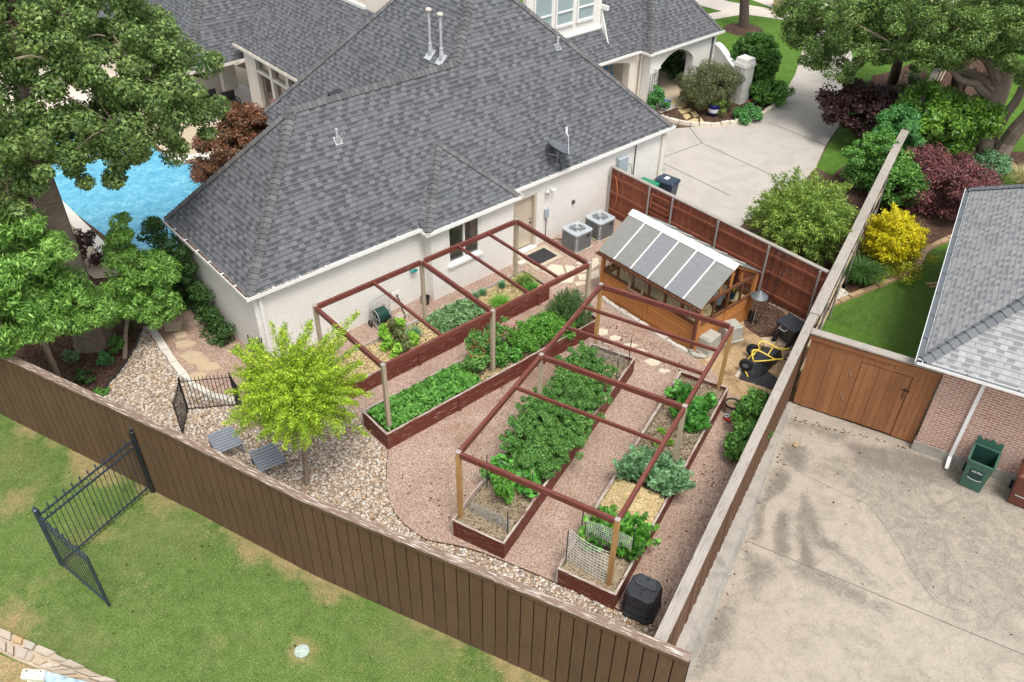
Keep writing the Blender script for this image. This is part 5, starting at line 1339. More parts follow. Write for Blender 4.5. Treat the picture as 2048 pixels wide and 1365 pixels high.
for u in np.linspace(u0, u1, 5)[1:-1]: mb.beam(G_(u, v0, hw + .05), G_(u, v0, he - .08), .06, .07, up=HF.u)
for p, q in (((u0, v0 + .05), (u0, v1 - .05)), ((u1, v0 + .05), (u1, v1 - .05)), ((u0 + .05, v0), (u1 - .05, v0)), ((u0 + .05, v1), (u1 - .05, v1))):
    mb.beam(G_(*p, hw + .025), G_(*q, hw + .025), .09, .045); mb.beam(G_(*p, he - .1), G_(*q, he - .1), .08, .08)
mb.build('window_frame', M['cedar_dark'], gh)
mb = MB()
mb.beam(G_(u0 + .0, v0, he - .055), G_(um, v0, rz - .075), .05, .07); mb.beam(G_(u1, v0, he - .055), G_(um, v0, rz - .075), .05, .07)
mb.beam(G_(u0 + .0, v1, he - .055), G_(um, v1, rz - .075), .05, .07); mb.beam(G_(u1, v1, he - .055), G_(um, v1, rz - .075), .05, .07)
mb.beam(G_(um, v0, he), G_(um, v0, rz - .1), .07, .05, up=HF.v); mb.beam(G_(um - .5, v0, he), G_(um - .5, v0, he + .28), .05, .05, up=HF.v); mb.beam(G_(um + .5, v0, he), G_(um + .5, v0, he + .28), .05, .05, up=HF.v)
mb.beam(G_(um, v0, rz - .06), G_(um, v1, rz - .06), .05, .08)
for v in np.linspace(v0, v1, 7)[1:-1]: mb.beam(G_(u0, v, he - .06), G_(um, v, rz - .085), .04, .05); mb.beam(G_(u1, v, he - .06), G_(um, v, rz - .085), .04, .05)
mb.build('rafter', M['cedar'], gh)
# roof sheets
s = (rz - he) / (um - u0); ov = .16
def rp_(u, v, dz=0): return G_(u, v, rz + .015 - s * abs(u - um) + dz)
vv = np.linspace(v0 - .14, v1 + .14, 7)
for i in range(6):
    mb = MB(); a, b = vv[i] + .012, vv[i + 1] - .012
    mb.hexa([rp_(u0 - ov, a), rp_(um - .02, a), rp_(um - .02, b), rp_(u0 - ov, b)], [rp_(u0 - ov, a, .012), rp_(um - .02, a, .012), rp_(um - .02, b, .012), rp_(u0 - ov, b, .012)])
    mb.build('roof_panel', M['poly_blue' if i in (1, 3) else 'poly_green'], gh)
    mb = MB(); mb.hexa([rp_(um + .02, a), rp_(u1 + ov, a), rp_(u1 + ov, b), rp_(um + .02, b)], [rp_(um + .02, a, .012), rp_(u1 + ov, a, .012), rp_(u1 + ov, b, .012), rp_(um + .02, b, .012)]); mb.build('roof_panel', M['poly_green'], gh)
mb = MB()
for v in vv[1:-1]:
    mb.hexa([rp_(u0 - ov - .01, v - .022, .012), rp_(um - .1, v - .022, .012), rp_(um - .1, v + .022, .012), rp_(u0 - ov - .01, v + .022, .012)], [rp_(u0 - ov - .01, v - .022, .026), rp_(um - .1, v - .022, .026), rp_(um - .1, v + .022, .026), rp_(u0 - ov - .01, v + .022, .026)])
    mb.hexa([rp_(um + .1, v - .022, .012), rp_(u1 + ov, v - .022, .012), rp_(u1 + ov, v + .022, .012), rp_(um + .1, v + .022, .012)], [rp_(um + .1, v - .022, .026), rp_(u1 + ov, v - .022, .026), rp_(u1 + ov, v + .022, .026), rp_(um + .1, v + .022, .026)])
mb.build('glazing_bar', M['white_plain'], gh)
mb = MB()
for sg in (-1, 1):
    a, b = vv[0] - .01, vv[-1] + .01; w = .2
    mb.hexa([rp_(um, a, .03), rp_(um + sg * w, a, .03), rp_(um + sg * w, b, .03), rp_(um, b, .03)], [rp_(um, a, .042), rp_(um + sg * w, a, .042), rp_(um + sg * w, b, .042), rp_(um, b, .042)])
mb.build('ridge_cap', M['white_plain'], gh)
mb = MB(); gz0 = he - s * ov - .06
mb.beam(G_(u0 - ov - .05, vv[0], gz0), G_(u0 - ov - .05, vv[-1], gz0), .1, .015); mb.beam(G_(u0 - ov - .1, vv[0], gz0 + .035), G_(u0 - ov - .1, vv[-1], gz0 + .035), .012, .07); mb.beam(G_(u0 - ov, vv[0], gz0 + .03), G_(u0 - ov, vv[-1], gz0 + .03), .012, .06)
mb.build('gutter', M['cedar_dark'], gh)
mb = MB()
for i in range(160): v = vv[0] + (vv[-1] - vv[0]) * rnd.random() ** 2; p = G_(u0 - ov - .05 + rnd.uniform(-.03, .03), v, gz0 + .02 + rnd.uniform(0, .02)); mb.beam(p, p + Vector((rnd.uniform(-.05, .05), rnd.uniform(-.05, .05), .01)), .02, .004)
stuff(mb.build('gutter_leaves', M['mulch_chip'], gh))
mb = MB(); mb.beam(G_(u0 - .13, v0 - .02, gz0), G_(u0 - .13, v0 - .02, .14), .09, .07, up=HF.u); mb.build('downspout', M['bin_brown'], gh)
mb = MB(); mb.tube(smoothline([G_(u0 - .13, v0 - .02, .22), G_(u0 - .14, v0 - .05, .1), G_(u0 - .1, v0 - .2, .07), G_(u0 + .05, v0 - .42, .07)], 5), .07, 10); mb.build('drain_elbow', M['tub'], gh)
# open sash leaning out of the long side
mb = MB(); A = G_(u0 - .05, -5.55, 1.7); 
def sash(a0, a1, lean):
    p = [G_(u0 - .06, a0, 1.72), G_(u0 - .06, a1, 1.72), G_(u0 - .06 - lean, a1, 1.1), G_(u0 - .06 - lean, a0, 1.1)]
    for i in range(4): mb.beam(p[i], p[(i + 1) % 4], .05, .05)
    return p
p_ = sash(-5.42, -4.9, .22); mb.build('sash', M['grey_frame'], gh)
mb = MB(); mb.poly(p_); mb.build('pane', M['pane'], gh)
mb = MB()
mb.poly([G_(u0 + .02, v0 + .06, hw + .05), G_(u0 + .02, -5.45, hw + .05), G_(u0 + .02, -5.45, he - .08), G_(u0 + .02, v0 + .06, he - .08)]); mb.poly([G_(u0 + .02, -4.86, hw + .05), G_(u0 + .02, v1 - .06, hw + .05), G_(u0 + .02, v1 - .06, he - .08), G_(u0 + .02, -4.86, he - .08)])
mb.poly([G_(u0 + .06, v0 + .02, hw + .05), G_(u1 - .06, v0 + .02, hw + .05), G_(u1 - .06, v0 + .02, he - .08), G_(u0 + .06, v0 + .02, he - .08)]); mb.build('pane', M['pane'], gh)
# what one sees inside: benches, tools, pots
mb = MB(); mb.beam(G_(u0 + .38, v0 + .15, .9), G_(u0 + .38, v1 - .2, .9), .55, .05); mb.beam(G_(u1 - .38, v0 + .15, .85), G_(u1 - .38, v1 - .2, .85), .55, .05)
for v in (v0 + .3, vm, v1 - .3): mb.beam(G_(u0 + .2, v, 0), G_(u0 + .2, v, .87), .06, .06); mb.beam(G_(u1 - .2, v, 0), G_(u1 - .2, v, .82), .06, .06)
tagset(mb.build('potting_bench', M['pale_wood'], origin=tuple(G_(um, vm, 0))), 'pale plank potting benches inside the greenhouse', 'bench')
def tool(v, z, L, mat, kind, label):
    t = thing(kind, label, 'tool', tuple(G_(u0 + .09, v, z)), HF.a)
    mb = MB(); mb.tube(smoothline([(0, -.02, 0), (.0, .04, -L * .5), (0, -.03, -L)], 4), .016, 6); mb.build('grip', M[mat], t, local=True)
    mb = MB(); mb.tube(smoothline([(0, -.02, 0), (0, .03, .07), (0, -.01, .15)], 4), .012, 6); mb.build('jaw', M['steel'], t, local=True)
tool(-4.35, 1.5, .22, 'red_plastic', 'garden_shears', 'red handled shears hanging by the second pane of the greenhouse'); tool(-4.15, 1.52, .25, 'black', 'garden_shears', 'black handled shears hanging by the greenhouse window'); tool(-4.6, 1.5, .3, 'red_plastic', 'pruning_saw', 'red tool hanging beside the open sash'); tool(-6.05, 1.5, .25, 'black', 'pruning_saw', 'dark tool hanging in the middle pane'); tool(-6.65, 1.5, .24, 'red_plastic', 'lopper', 'red curved tool hanging near the greenhouse corner'); tool(-6.95, 1.5, .26, 'black', 'lopper', 'black looped tool nearest the greenhouse corner'); tool(-3.8, 1.45, .3, 'yellow', 'spray_wand', 'yellow tool in the far left pane of the greenhouse')
for i, (a, b) in enumerate(((-4.75, -3.95), (-6.2, -5.55), (-7.1, -6.3))):
    mb = MB(); mb.beam(G_(u0 + .12, a, 1.6), G_(u0 + .12, b, 1.6), .02, .09); mb.build('tool_rail', M['pale_wood'], gh)
mb = MB(); mb.beam(G_(u0 + .45, -7.2, .95), G_(u0 + .45, -4, .95), .5, .03)
t = thing('bucket', 'grey bucket on the bench behind the greenhouse end window', 'bucket', tuple(G_(um + .2, v0 + .45, .88)))
mb = MB(); mb.lathe([(.001, 0), (.12, 0), (.16, .3), (.15, .3), (.11, .02)], (0, 0, 0), 16); mb.build('pail', M['elec'], t, local=True, smooth=False)
t = thing('bucket', 'dark tub with a yellow handled tool behind the greenhouse end window', 'bucket', tuple(G_(u1 - .55, v0 + .4, .88)))
mb = MB(); mb.lathe([(.001, 0), (.14, 0), (.17, .28), (.16, .28), (.12, .02)], (0, 0, 0), 16); mb.build('pail', M['bin_navy'], t, local=True)
mb = MB(); mb.tube([(.05, -.02, .1), (.1, -.05, .5)], .025, 8); mb.build('handle', M['yellow'], t, local=True)
mb = MB()
for k in range(6): mb.beam(G_(u0 + .5, v0 + .2 + .05 * k, .94 + .03 * k), G_(u0 + 1.05, v0 + .25 + .05 * k, .94 + .03 * k), .16, .025)
tagset(mb.build('plank_stack', M['pale_wood'], origin=tuple(G_(u0 + .7, v0 + .3, .93))), 'small stack of pale planks behind the greenhouse end window', 'planks')

# ---------------------------------------------------------------- edging, stepping stones, mats
def edge_row(name, label, group, pts, w, h, mat, L0=.5, jit=.03, z=.0):
    pts = smoothline([(p.x, p.y, 0) for p in pts], 12)
    seg = [0]
    for a, b in zip(pts[:-1], pts[1:]): seg.append(seg[-1] + (b - a).length)
    def at(s):
        for i in range(len(seg) - 1):
            if seg[i + 1] >= s: return pts[i].lerp(pts[i + 1], (s - seg[i]) / max(1e-6, seg[i + 1] - seg[i]))
        return pts[-1]
    s = 0; k = 0
    while s < seg[-1] - .08:
        L = min(L0 * rnd.uniform(.7, 1.3), seg[-1] - s); a, b = at(s + .006), at(s + L - .006); d = (b - a).normalized(); n = Vector((-d.y, d.x, 0)) * w / 2 * rnd.uniform(.85, 1.15)
        j = lambda: Vector((rnd.uniform(-jit, jit), rnd.uniform(-jit, jit), 0))
        q = [a - n + j() * .5, (a + b) / 2 - n + j(), b - n + j() * .5, b + n + j() * .5, (a + b) / 2 + n + j(), a + n + j() * .5]
        mb = MB(); mb.slab([p[:2] for p in q], z - .03, z + h * rnd.uniform(.85, 1.15), .018, .006)
        tagset(mb.build(name, M[mat], origin=((a + b) / 2).to_tuple()), label, 'edging stone', group); k += 1
        s += L
edge_row('edging_stone', 'pale cut limestone block edging the path left of the chartreuse tree', 'limestone blocks edging the left path', [W(*p) for p in [(298, 655), (315, 676), (330, 702), (352, 735), (367, 752), (388, 775), (420, 795), (470, 806)]], .2, .12, 'limestone', .6)
edge_row('edging_stone', 'pale limestone block lying along the long side of the greenhouse', 'limestone blocks along the greenhouse', [W(*p) for p in [(1203, 596), (1222, 612), (1250, 630), (1290, 655), (1330, 680), (1360, 700), (1390, 713)]], .17, .1, 'limestone', .42)
edge_row('edging_stone', 'rough pale stone edging the entry bed at the driveway', 'rough stones edging the entry bed', [W(*p) for p in [(1322, 236), (1340, 243), (1370, 250), (1400, 253), (1432, 253), (1465, 248), (1500, 241), (1522, 233), (1540, 220), (1550, 209)]], .2, .16, 'edge_stone', .42, .06)
edge_row('edging_brick', 'tan brick edging the neighbour\'s lawn by the gold shrub', 'tan bricks edging the lawn by the gold shrub', ew, .2, .1, 'tan_brick', .55, .01, NY)
edge_row('edging_brick', 'tan brick edging the lawn by the live oak trunk', 'tan bricks edging the lawn by the live oak', ew2, .22, .1, 'tan_brick', .7, .01, NY)
def strip(name, label, pts, w, h, mat, z=0):
    mb = MB(); P = smoothline([(p.x, p.y, z) for p in pts], 8)
    for a, b in zip(P[:-1], P[1:]): mb.beam(a + Vector((0, 0, h / 2)), b + Vector((0, 0, h / 2)), w, h)
    return tagset(mb.build(name, M[mat], origin=P[0].to_tuple()), label, 'edging strip')
strip('edging_strip', 'thin rusty steel edging between pink gravel and river pebbles', gcw[2:], .012, .05, 'rust')
strip('edging_strip', 'black plastic edging round the mulch bed at left', mulch_edge, .03, .09, 'black')
def steps(name, label, group, rows, mat, z=.012, h=.03, sides=6):
    for (px, py, r, sq_) in rows:
        c = W(px, py); a0 = rnd.uniform(0, 6.28); n = rnd.choice([4, 5, 5, 6])
        q = [(c.x + r * rnd.uniform(.8, 1.2) * math.cos(a0 + 2 * math.pi * i / n), c.y + r * sq_ * rnd.uniform(.8, 1.2) * math.sin(a0 + 2 * math.pi * i / n)) for i in range(n)]
        mb = MB(); mb.slab(q, z - .01, z + h, .012, .004); tagset(mb.build(name, M[mat], origin=(c.x, c.y, z)), label, 'stepping stone', group)
steps('stepping_stone', 'flat tan stepping stone on the gravel path left of the white wall', 'stepping stones on the left path', [(347, 655, .38, .8), (362, 672, .26, .8), (372, 690, .34, .7), (385, 714, .36, .7), (396, 723, .38, .7), (415, 735, .36, .7), (395, 755, .26, .8)], 'flag')
steps('stepping_stone', 'pale stepping stone on the gravel in front of the greenhouse', 'stepping stones before the greenhouse', [(1204, 665, .25, .9), (1229, 677, .22, .7), (1258, 692, .24, .6), (1281, 704, .2, .8), (1306, 725, .26, .7), (1328, 743, .18, .6)], 'flag_pale', .006, .02)
def crazy(name, label, cells, mat, z, h=.035, group=None):
    for q in cells:
        P = [W(*p) for p in q]; mb = MB(); mb.slab([p[:2] for p in P], z, z + h, .015, .003); c = sum(P, Vector()) / len(P)
        tagset(mb.build(name, M[mat], origin=(c.x, c.y, z)), label, 'paving stone', group)
crazy('paving_stone', 'golden flagstone piece in the curved entry path', [
    [(1338, 205), (1350, 202), (1356, 208), (1345, 214)], [(1352, 210), (1362, 207), (1375, 213), (1362, 220), (1354, 217)], [(1355, 221), (1364, 222), (1380, 217), (1384, 222), (1368, 228), (1362, 228)], [(1366, 231), (1376, 229), (1382, 234), (1374, 241), (1368, 238)], [(1380, 226), (1390, 224), (1398, 233), (1388, 236)], [(1376, 243), (1388, 238), (1397, 240), (1395, 250), (1382, 250)], [(1400, 236), (1404, 240), (1410, 249), (1400, 250)]], 'flag_gold', .014, .03, 'flagstones of the entry path')
cells = []
crazy('paving_stone', 'pale flagstone piece in the paving between door mat and greenhouse', [
    [(1085, 545), (1103, 530), (1125, 533), (1130, 548), (1105, 556)], [(1128, 532), (1150, 535), (1152, 548), (1133, 548)], [(1108, 560), (1132, 552), (1150, 553), (1146, 567), (1120, 568)], [(1153, 535), (1175, 530), (1195, 520), (1200, 530), (1178, 545), (1157, 547)], [(1155, 551), (1178, 549), (1198, 540), (1200, 556), (1180, 562), (1158, 562)], [(1148, 567), (1170, 564), (1175, 570), (1152, 574)], [(1150, 528), (1165, 524), (1172, 528), (1158, 532)], [(1182, 522), (1194, 516), (1200, 522), (1188, 526)]], 'flag_pale', .010, .03, 'flagstones by the garden door')
crazy('paver', 'square concrete paver below the wall tap', [[(785, 634), (800, 624), (811, 632), (797, 642)], [(801, 623), (815, 617), (826, 625), (812, 632)]], 'paver', .008, .03, 'square pavers')
crazy('paver', 'square concrete paver beside the black door mat', [[(1060, 535), (1073, 527), (1085, 535), (1072, 544)], [(1075, 526), (1088, 519), (1100, 527), (1087, 534)], [(1040, 520), (1055, 512), (1062, 518), (1046, 527)]], 'paver', .008, .03, 'square pavers by the door')
t = HF(10.15, -.62)
mb = MB(); mb.prism([HF(9.72, -.95)[:2], HF(10.72, -.95)[:2], HF(10.72, -.28)[:2], HF(9.72, -.28)[:2]], .045, .062); tagset(mb.build('door_mat', M['mat_black'], origin=tuple(HF(10.2, -.6, .045))), 'black rubber mat in front of the tan garden door', 'door mat')
mb = MB(); mb.prism([HF(9.6, -1.1)[:2], HF(10.9, -1.1)[:2], HF(10.9, -.1)[:2], HF(9.6, -.1)[:2]], .004, .044); tagset(mb.build('door_slab', M['paver'], origin=tuple(HF(10.2, -.6, .01))), 'tan paving slab under the black door mat', 'paving slab')
mb = MB(); mb.box(0, .3, 0, .2, 0, .1); tagset(mb.build('loose_brick', M['limestone'], origin=tuple(HF(9.3, -.62, .01)), local=True, rotz=HF.a), 'pale brick lying by the corner of the bay', 'brick')
def letters(txt, size, mat, parent, loc, rx, name='lettering', ext=.002):
    cu = bpy.data.curves.new(name, 'FONT'); cu.body = txt; cu.size = size; cu.extrude = ext; cu.align_x = 'CENTER'; cu.align_y = 'CENTER'
    tmp = bpy.data.objects.new(name, cu); COL.objects.link(tmp); dg = bpy.context.evaluated_depsgraph_get(); me = bpy.data.meshes.new_from_object(tmp.evaluated_get(dg)); bpy.data.objects.remove(tmp)
    me.materials.clear(); me.materials.append(MATS[mat]); o = bpy.data.objects.new(name, me); COL.objects.link(o); o.parent = parent; o.matrix_local = Matrix.Translation(Vector(loc)) @ rx
    return o
def rotm(x=0, y=0, z=0): return Matrix.Rotation(z, 4, 'Z') @ Matrix.Rotation(y, 4, 'Y') @ Matrix.Rotation(x, 4, 'X')
def axes(X, Y):
    X = Vector(X).normalized(); Y = Vector(Y).normalized(); Z = X.cross(Y); return Matrix((X, Y, Z)).transposed().to_4x4()
# hose reel cart
t = thing('hose_reel_cart', 'grey hose reel cart wound with dark green hose against the white wall', 'hose reel', tuple(W(765, 648)), HF.a)
mb = MB()
for i in range(7):
    for rr_ in (.15, .19, .22): mb.ring((-.2 + .055 * i + (.02 if rr_ == .19 else 0), 0, .36), rr_, .022, (1, 0, 0), 22, 6)
mb.build('hose', M['hose'], t, local=True, smooth=True)
mb = MB()
for x in (-.25, .2): mb.ring((x, 0, .36), .27, .016, (1, 0, 0), 26, 6); 
for x in (-.25, .2):
    for k in range(6): a = k * math.pi / 3; mb.tube([(x, 0, .36), (x, .27 * math.cos(a), .36 + .27 * math.sin(a))], .011, 5)
mb.lathe([(.09, -.02), (.09, .03), (.04, .06)], (.2, 0, .36), 14, (1, 0, 0)); mb.build('reel', M['grey_metal'], t, local=True)
mb = MB(); mb.tube([(-.3, .12, .1), (-.3, 0, .36), (-.3, -.02, .2), (-.3, -.25, .03)], .016, 6); mb.tube([(.28, .12, .1), (.28, 0, .36), (.28, -.25, .03)], .016, 6)
mb.tube(smoothline([(.28, .0, .36), (.38, .1, .62), (.5, .16, .82), (.42, .22, .86), (-.2, .2, .8), (-.3, .1, .55), (-.3, 0, .36)], 4), .018, 6); mb.tube([(-.3, -.25, .03), (.28, -.25, .03)], .015, 6); mb.build('frame', M['grey_metal'], t, local=True)
for x in (-.36, .34):
    mb = MB(); mb.lathe([(.001, -.03), (.05, -.03), (.1, -.03), (.115, 0), (.1, .03), (.001, .03)], (x, .12, .115), 16, (1, 0, 0)); mb.build('wheel', M['black'], t, local=True)
mb = MB(); mb.box(-.2, .15, -.3, -.1, .0, .16); mb.build('tray', M['mulch_chip'], t, local=True)
t = thing('black_pot', 'small black pot tucked behind the middle post by the bay corner', 'pot', tuple(W(851, 608)))
mb = MB(); mb.lathe([(.001, 0), (.11, 0), (.15, .26), (.16, .27), (.14, .27), (.1, .03)], (0, 0, 0), 16); mb.build('shell', M['black'], t, local=True)
# frosted tubs
for i, (px, py, rot, lab) in enumerate(((1413, 697, HF.a + .06, 'nearer frosted plastic tub leaning by the greenhouse corner'), (1456, 676, HF.a - .35, 'farther frosted plastic tub under the greenhouse end windows'))):
    c = W(px, py); t = thing('storage_tub', lab, 'plastic tub', (c.x, c.y, .01), rot, 'frosted tubs by the greenhouse')
    mb = MB(); b, s_, h = .3, .24, .52
    mb.hexa([(-b - .04, -s_ - .04, 0), (b + .04, -s_ - .04, 0), (b + .04, s_ + .04, 0), (-b - .04, s_ + .04, 0)], [(-b, -s_, h), (b, -s_, h), (b, s_, h), (-b, s_, h)]); mb.build('body', M['tub'], t, local=True, bevel=.03)
    mb = MB(); mb.box(-b + .05, b - .05, -s_ + .05, s_ - .05, h + .001, h + .022); mb.build('lid_panel', M['tub'], t, local=True, bevel=.008)
    mb = MB(); mb.box(-b - .07, b + .07, -s_ - .07, s_ + .07, 0, .05); mb.build('rim', M['tub'], t, local=True, bevel=.01)
# shepherd hooks and baffle
def hook(name, label, base, h, lean, parts=False):
    t = thing(name, label, 'garden hook', tuple(base)); l = Vector(lean)
    mb = MB(); top = Vector((0, 0, h)) + l
    mb.tube([(0, 0, 0), l * .5 + Vector((0, 0, h * .5)), top] + [top + HF.v * -(.13 - .13 * math.cos(a)) + Vector((0, 0, .13 * math.sin(a))) for a in np.linspace(.3, 3.6, 9)], .011, 6); mb.build('pole', M['iron'], t, local=True)
    return t
hook('shepherd_hook', 'tall black shepherd hook leaning by the red fence', W(1512, 652), 2.0, HF.v * -.25 + HF.u * .35)
for v_, lab in ((-7.15, 'thin iron hook stem hung on the red fence, nearer the greenhouse'), (-7.45, 'thin iron hook stem hung on the red fence, farther from the greenhouse')):
    hook('fence_hook', lab, HF(14.1, v_, .3), 1.5, HF.u * .02)
t = thing('bird_baffle', 'black cone baffle on a thin stake beside the greenhouse', 'baffle', tuple(W(1505, 650)))
mb = MB(); mb.tube([(0, 0, 0), (0, 0, 1.25)], .012, 6); mb.build('stake', M['post_grey'], t, local=True)
mb = MB(); mb.lathe([(.27, -.1), (.001, .12)], (0, 0, 1.2), 22); mb.build('cone', M['dish'], t, local=True)
t = thing('rubber_boots', 'pair of black rubber boots by the greenhouse corner', 'boots', tuple(W(1497, 640)))
for s_ in (0, .14):
    mb = MB(); mb.tube(smoothline([(s_, 0, .34), (s_, 0, .1), (s_ + .02, -.06, .05), (s_ + .05, -.2, .04)], 4), [.06, .06, .058, .055, .05, .05, .05, .05, .048, .048, .045, .042, .035][:13], 8); mb.build('boot', M['rubber'], t, local=True)
# black wheeled cart stored by the corner
c = W(1574, 684, .01)
t = thing('wheeled_cart', 'black plastic garden cart stored against the fence corner', 'cart', tuple(c), HF.a - .1)
t.scale = (.92, .92, .9)
mb = MB(); mb.hexa([(-.2, -.3, .12), (.22, -.3, .12), (.2, .24, .1), (-.18, .24, .1)], [(-.36, -.42, .8), (.34, -.42, .8), (.34, .38, .8), (-.36, .38, .8)]); mb.build('body', M['black'], t, local=True, bevel=.05)
mb = MB(); mb.box(-.38, .36, -.44, .4, .78, .83); mb.build('rim', M['black'], t, local=True, bevel=.02)
for y in (-.28, .26):
    mb = MB(); mb.lathe([(.001, -.03), (.12, -.03), (.14, -.02), (.14, .02), (.12, .03), (.001, .03)], (-.34, y, .15), 18, (0, 1, 0)); w = mb.build('wheel', M['rubber'], t, local=True)
    mb = MB(); mb.lathe([(.001, .035), (.03, .035), (.03, -.035), (.001, -.035)], (-.34, y, .15), 10, (0, 1, 0)); mb.build('hub', M['steel'], w, local=True)
mb = MB(); mb.tube([(-.38, -.12, .75), (-.48, -.12, .72), (-.48, .12, .72), (-.38, .12, .75)], .02, 6); mb.build('handle', M['steel'], t, local=True)
letters('GARDEN', .1, 'text_white', t, (.05, -.4, .5), axes((0, .1, -1), (1, 0, 0)))
# upturned two wheeled dump cart
pts = {'w1': W(1490, 728, .2), 'w2': W(1509, 702, .2)}
c0 = W(1530, 735, 0); ang = math.radians(22)
t = thing('dump_cart', 'black two wheeled cart with yellow frame lying upside down on a black sheet', 'wheelbarrow', tuple(c0), ang)
PMi = PM[t].inverted()
def L_(px, py, z): return PMi @ W(px, py, z)
mb = MB(); r0 = [L_(1481, 742, .06), L_(1502, 757, .02), L_(1522, 756, .02), L_(1565, 715, .04), L_(1562, 700, .1), L_(1515, 690, .1), L_(1495, 710, .1)]
r1 = [L_(1497, 722, .42), L_(1512, 726, .42), L_(1524, 724, .42), L_(1556, 706, .4), L_(1556, 702, .4), L_(1530, 699, .42), L_(1510, 705, .42)]
mb.hexa(r0, r1); mb.build('tray', M['black'], t, local=True, bevel=.03)
tub = lambda mb, P, r: mb.tube(smoothline([L_(*p) for p in P], 4), r, 8)
mb = MB()
tub(mb, [(1507, 723, .42), (1504, 705, .62), (1512, 700, .68), (1532, 709, .62), (1550, 719, .52), (1567, 718, .5)], .022)
tub(mb, [(1507, 723, .42), (1530, 722, .5), (1567, 718, .5)], .02)
tub(mb, [(1520, 700, .45), (1517, 690, .62), (1525, 683, .68), (1545, 691, .62), (1561, 699, .55), (1580, 697, .52)], .022)
mb.tube([L_(1536, 710, .6), L_(1548, 692, .62)], .018, 8); mb.tube([L_(1505, 712, .55), L_(1521, 695, .55)], .018, 8); mb.tube([L_(1493, 722, .4), L_(1512, 700, .45)], .016, 8)
mb.build('frame', M['yellow'], t, local=True, smooth=True)
mb = MB(); mb.beam(L_(1489, 740, .12), L_(1496, 754, .05), .03, .03); mb.build('bracket', M['yellow'], t, local=True)
for k, lab in (('w1', 0), ('w2', 0)):
    p = PMi @ (W(1492, 730, .32) if k == 'w1' else W(1506, 700, .32)); ax = PMi.to_3x3() @ (W(1506, 700, .32) - W(1492, 730, .32)).normalized()
    mb = MB(); mb.lathe([(.1, -.05), (.17, -.055), (.2, -.03), (.2, .03), (.17, .055), (.1, .05)], p, 24, ax); w = mb.build('wheel', M['rubber'], t, local=True, smooth=True)
    mb = MB(); mb.lathe([(.001, -.02), (.1, -.035), (.1, .035), (.001, .02)], p, 18, ax); mb.lathe([(.001, -.05), (.025, -.05), (.025, .05), (.001, .05)], p, 10, ax); mb.build('rim', M['dish'], w, local=True)
    mb = MB(); mb.lathe([(.001, -.056), (.022, -.056), (.022, .056), (.001, .056)], p, 10, ax); mb.build('hub', M['steel'], w, local=True)
for P in ([(1567, 718, .5), (1574, 710, .48), (1582, 712, .46), (1580, 720, .45), (1567, 719, .5)], [(1578, 697, .52), (1586, 689, .5), (1592, 690, .48), (1588, 698, .48), (1579, 698, .52)]):
    mb = MB(); tub(mb, P, .02); mb.build('grip', M['black'], t, local=True)
pa, pb, pc_ = L_(1505, 745, .16), L_(1521, 736, .16), L_(1512, 730, .42)
X = (pb - pa).normalized(); n_ = X.cross((pc_ - pa)).normalized()
if (PM[t].to_3x3() @ n_).dot(Vector((0, -1, .5))) < 0: n_ = -n_
Yv = n_.cross(X)
letters('EASY XTREME', .055, 'text_white', t, tuple((pa + pb) / 2 + n_ * .035), Matrix((X, Yv, n_)).transposed().to_4x4())
mb = MB(); q = [W(*p) for p in [(1478, 758), (1500, 722), (1560, 722), (1590, 755), (1550, 790)]]; mb.prism([W(1477, 759)[:2], W(1546, 782)[:2], NF(8.15, -4.0)[:2], NF(9.3, -4.0)[:2], W(1500, 715)[:2]], .012, .03)
tagset(mb.build('rubber_mat', M['mat_black'], origin=tuple(W(1520, 750, .012))), 'black rubber sheet under the upturned yellow cart', 'mat')
mb = MB(); mb.beam(W(1472, 755, .03), W(1488, 728, .03), .08, .05); tagset(mb.build('timber_offcut', M['bare_board'], origin=tuple(W(1480, 742, .03))), 'pale timber strip at the left edge of the rubber sheet', 'board')
crazy('paver', 'tan paving slab on the dirt beside the yellow cart', [[(1520, 678), (1545, 676), (1552, 690), (1530, 695)], [(1553, 680), (1580, 682), (1575, 692), (1556, 692)]], 'flag', .014, .025, 'slabs beside the yellow cart')
crazy('paver', 'tan paving slab along the lower edge of the rubber sheet', [[(1495, 766), (1512, 771), (1506, 776), (1490, 771)], [(1515, 772), (1535, 779), (1530, 785), (1510, 778)]], 'tan_brick', .01, .03, 'slabs below the rubber sheet')
crazy('paver', 'pale slab beside the greenhouse drain elbow', [[(1392, 712), (1405, 704), (1420, 712), (1408, 720)], [(1408, 722), (1422, 714), (1432, 722), (1420, 730)]], 'flag', .012, .03, 'slabs by the drain elbow')
# compost bin
c = W(1281, 1218); t = thing('compost_bin', 'black faceted compost bin at the end of the kale and chard bed', 'compost bin', (c.x, c.y, .004), NF.a)
def octo(r, k): return [(r - k, -r), (r, -r + k), (r, r - k), (r - k, r), (-r + k, r), (-r, r - k), (-r, -r + k), (-r + k, -r)]
mb = MB()
lv = [(0, .37), (.16, .37), (.162, .355), (.32, .355), (.322, .345), (.5, .34), (.502, .35), (.62, .345), (.7, .33)]
for (z0, r_0), (z1, r_1) in zip(lv[:-1], lv[1:]):
    a = [(x, y, z0) for x, y in octo(r_0, .12)]; b = [(x, y, z1) for x, y in octo(r_1, .12)]
    for i in range(8): mb.poly([a[i], a[(i + 1) % 8], b[(i + 1) % 8], b[i]])
for z in (.08, .24, .41, .56):
    P = octo(.372 - .05 * z, .12)
    for a, b in zip(P, P[1:] + P[:1]): mb.tube([(a[0], a[1], z), (b[0], b[1], z)], .007, 4)
mb.build('body', M['black'], t, local=True)
mb = MB(); mb.hexa([(x, y, .7) for x, y in octo(.345, .13)], [(x, y, .755) for x, y in octo(.31, .12)]); lid = mb.build('lid', M['black'], t, local=True, bevel=.012)
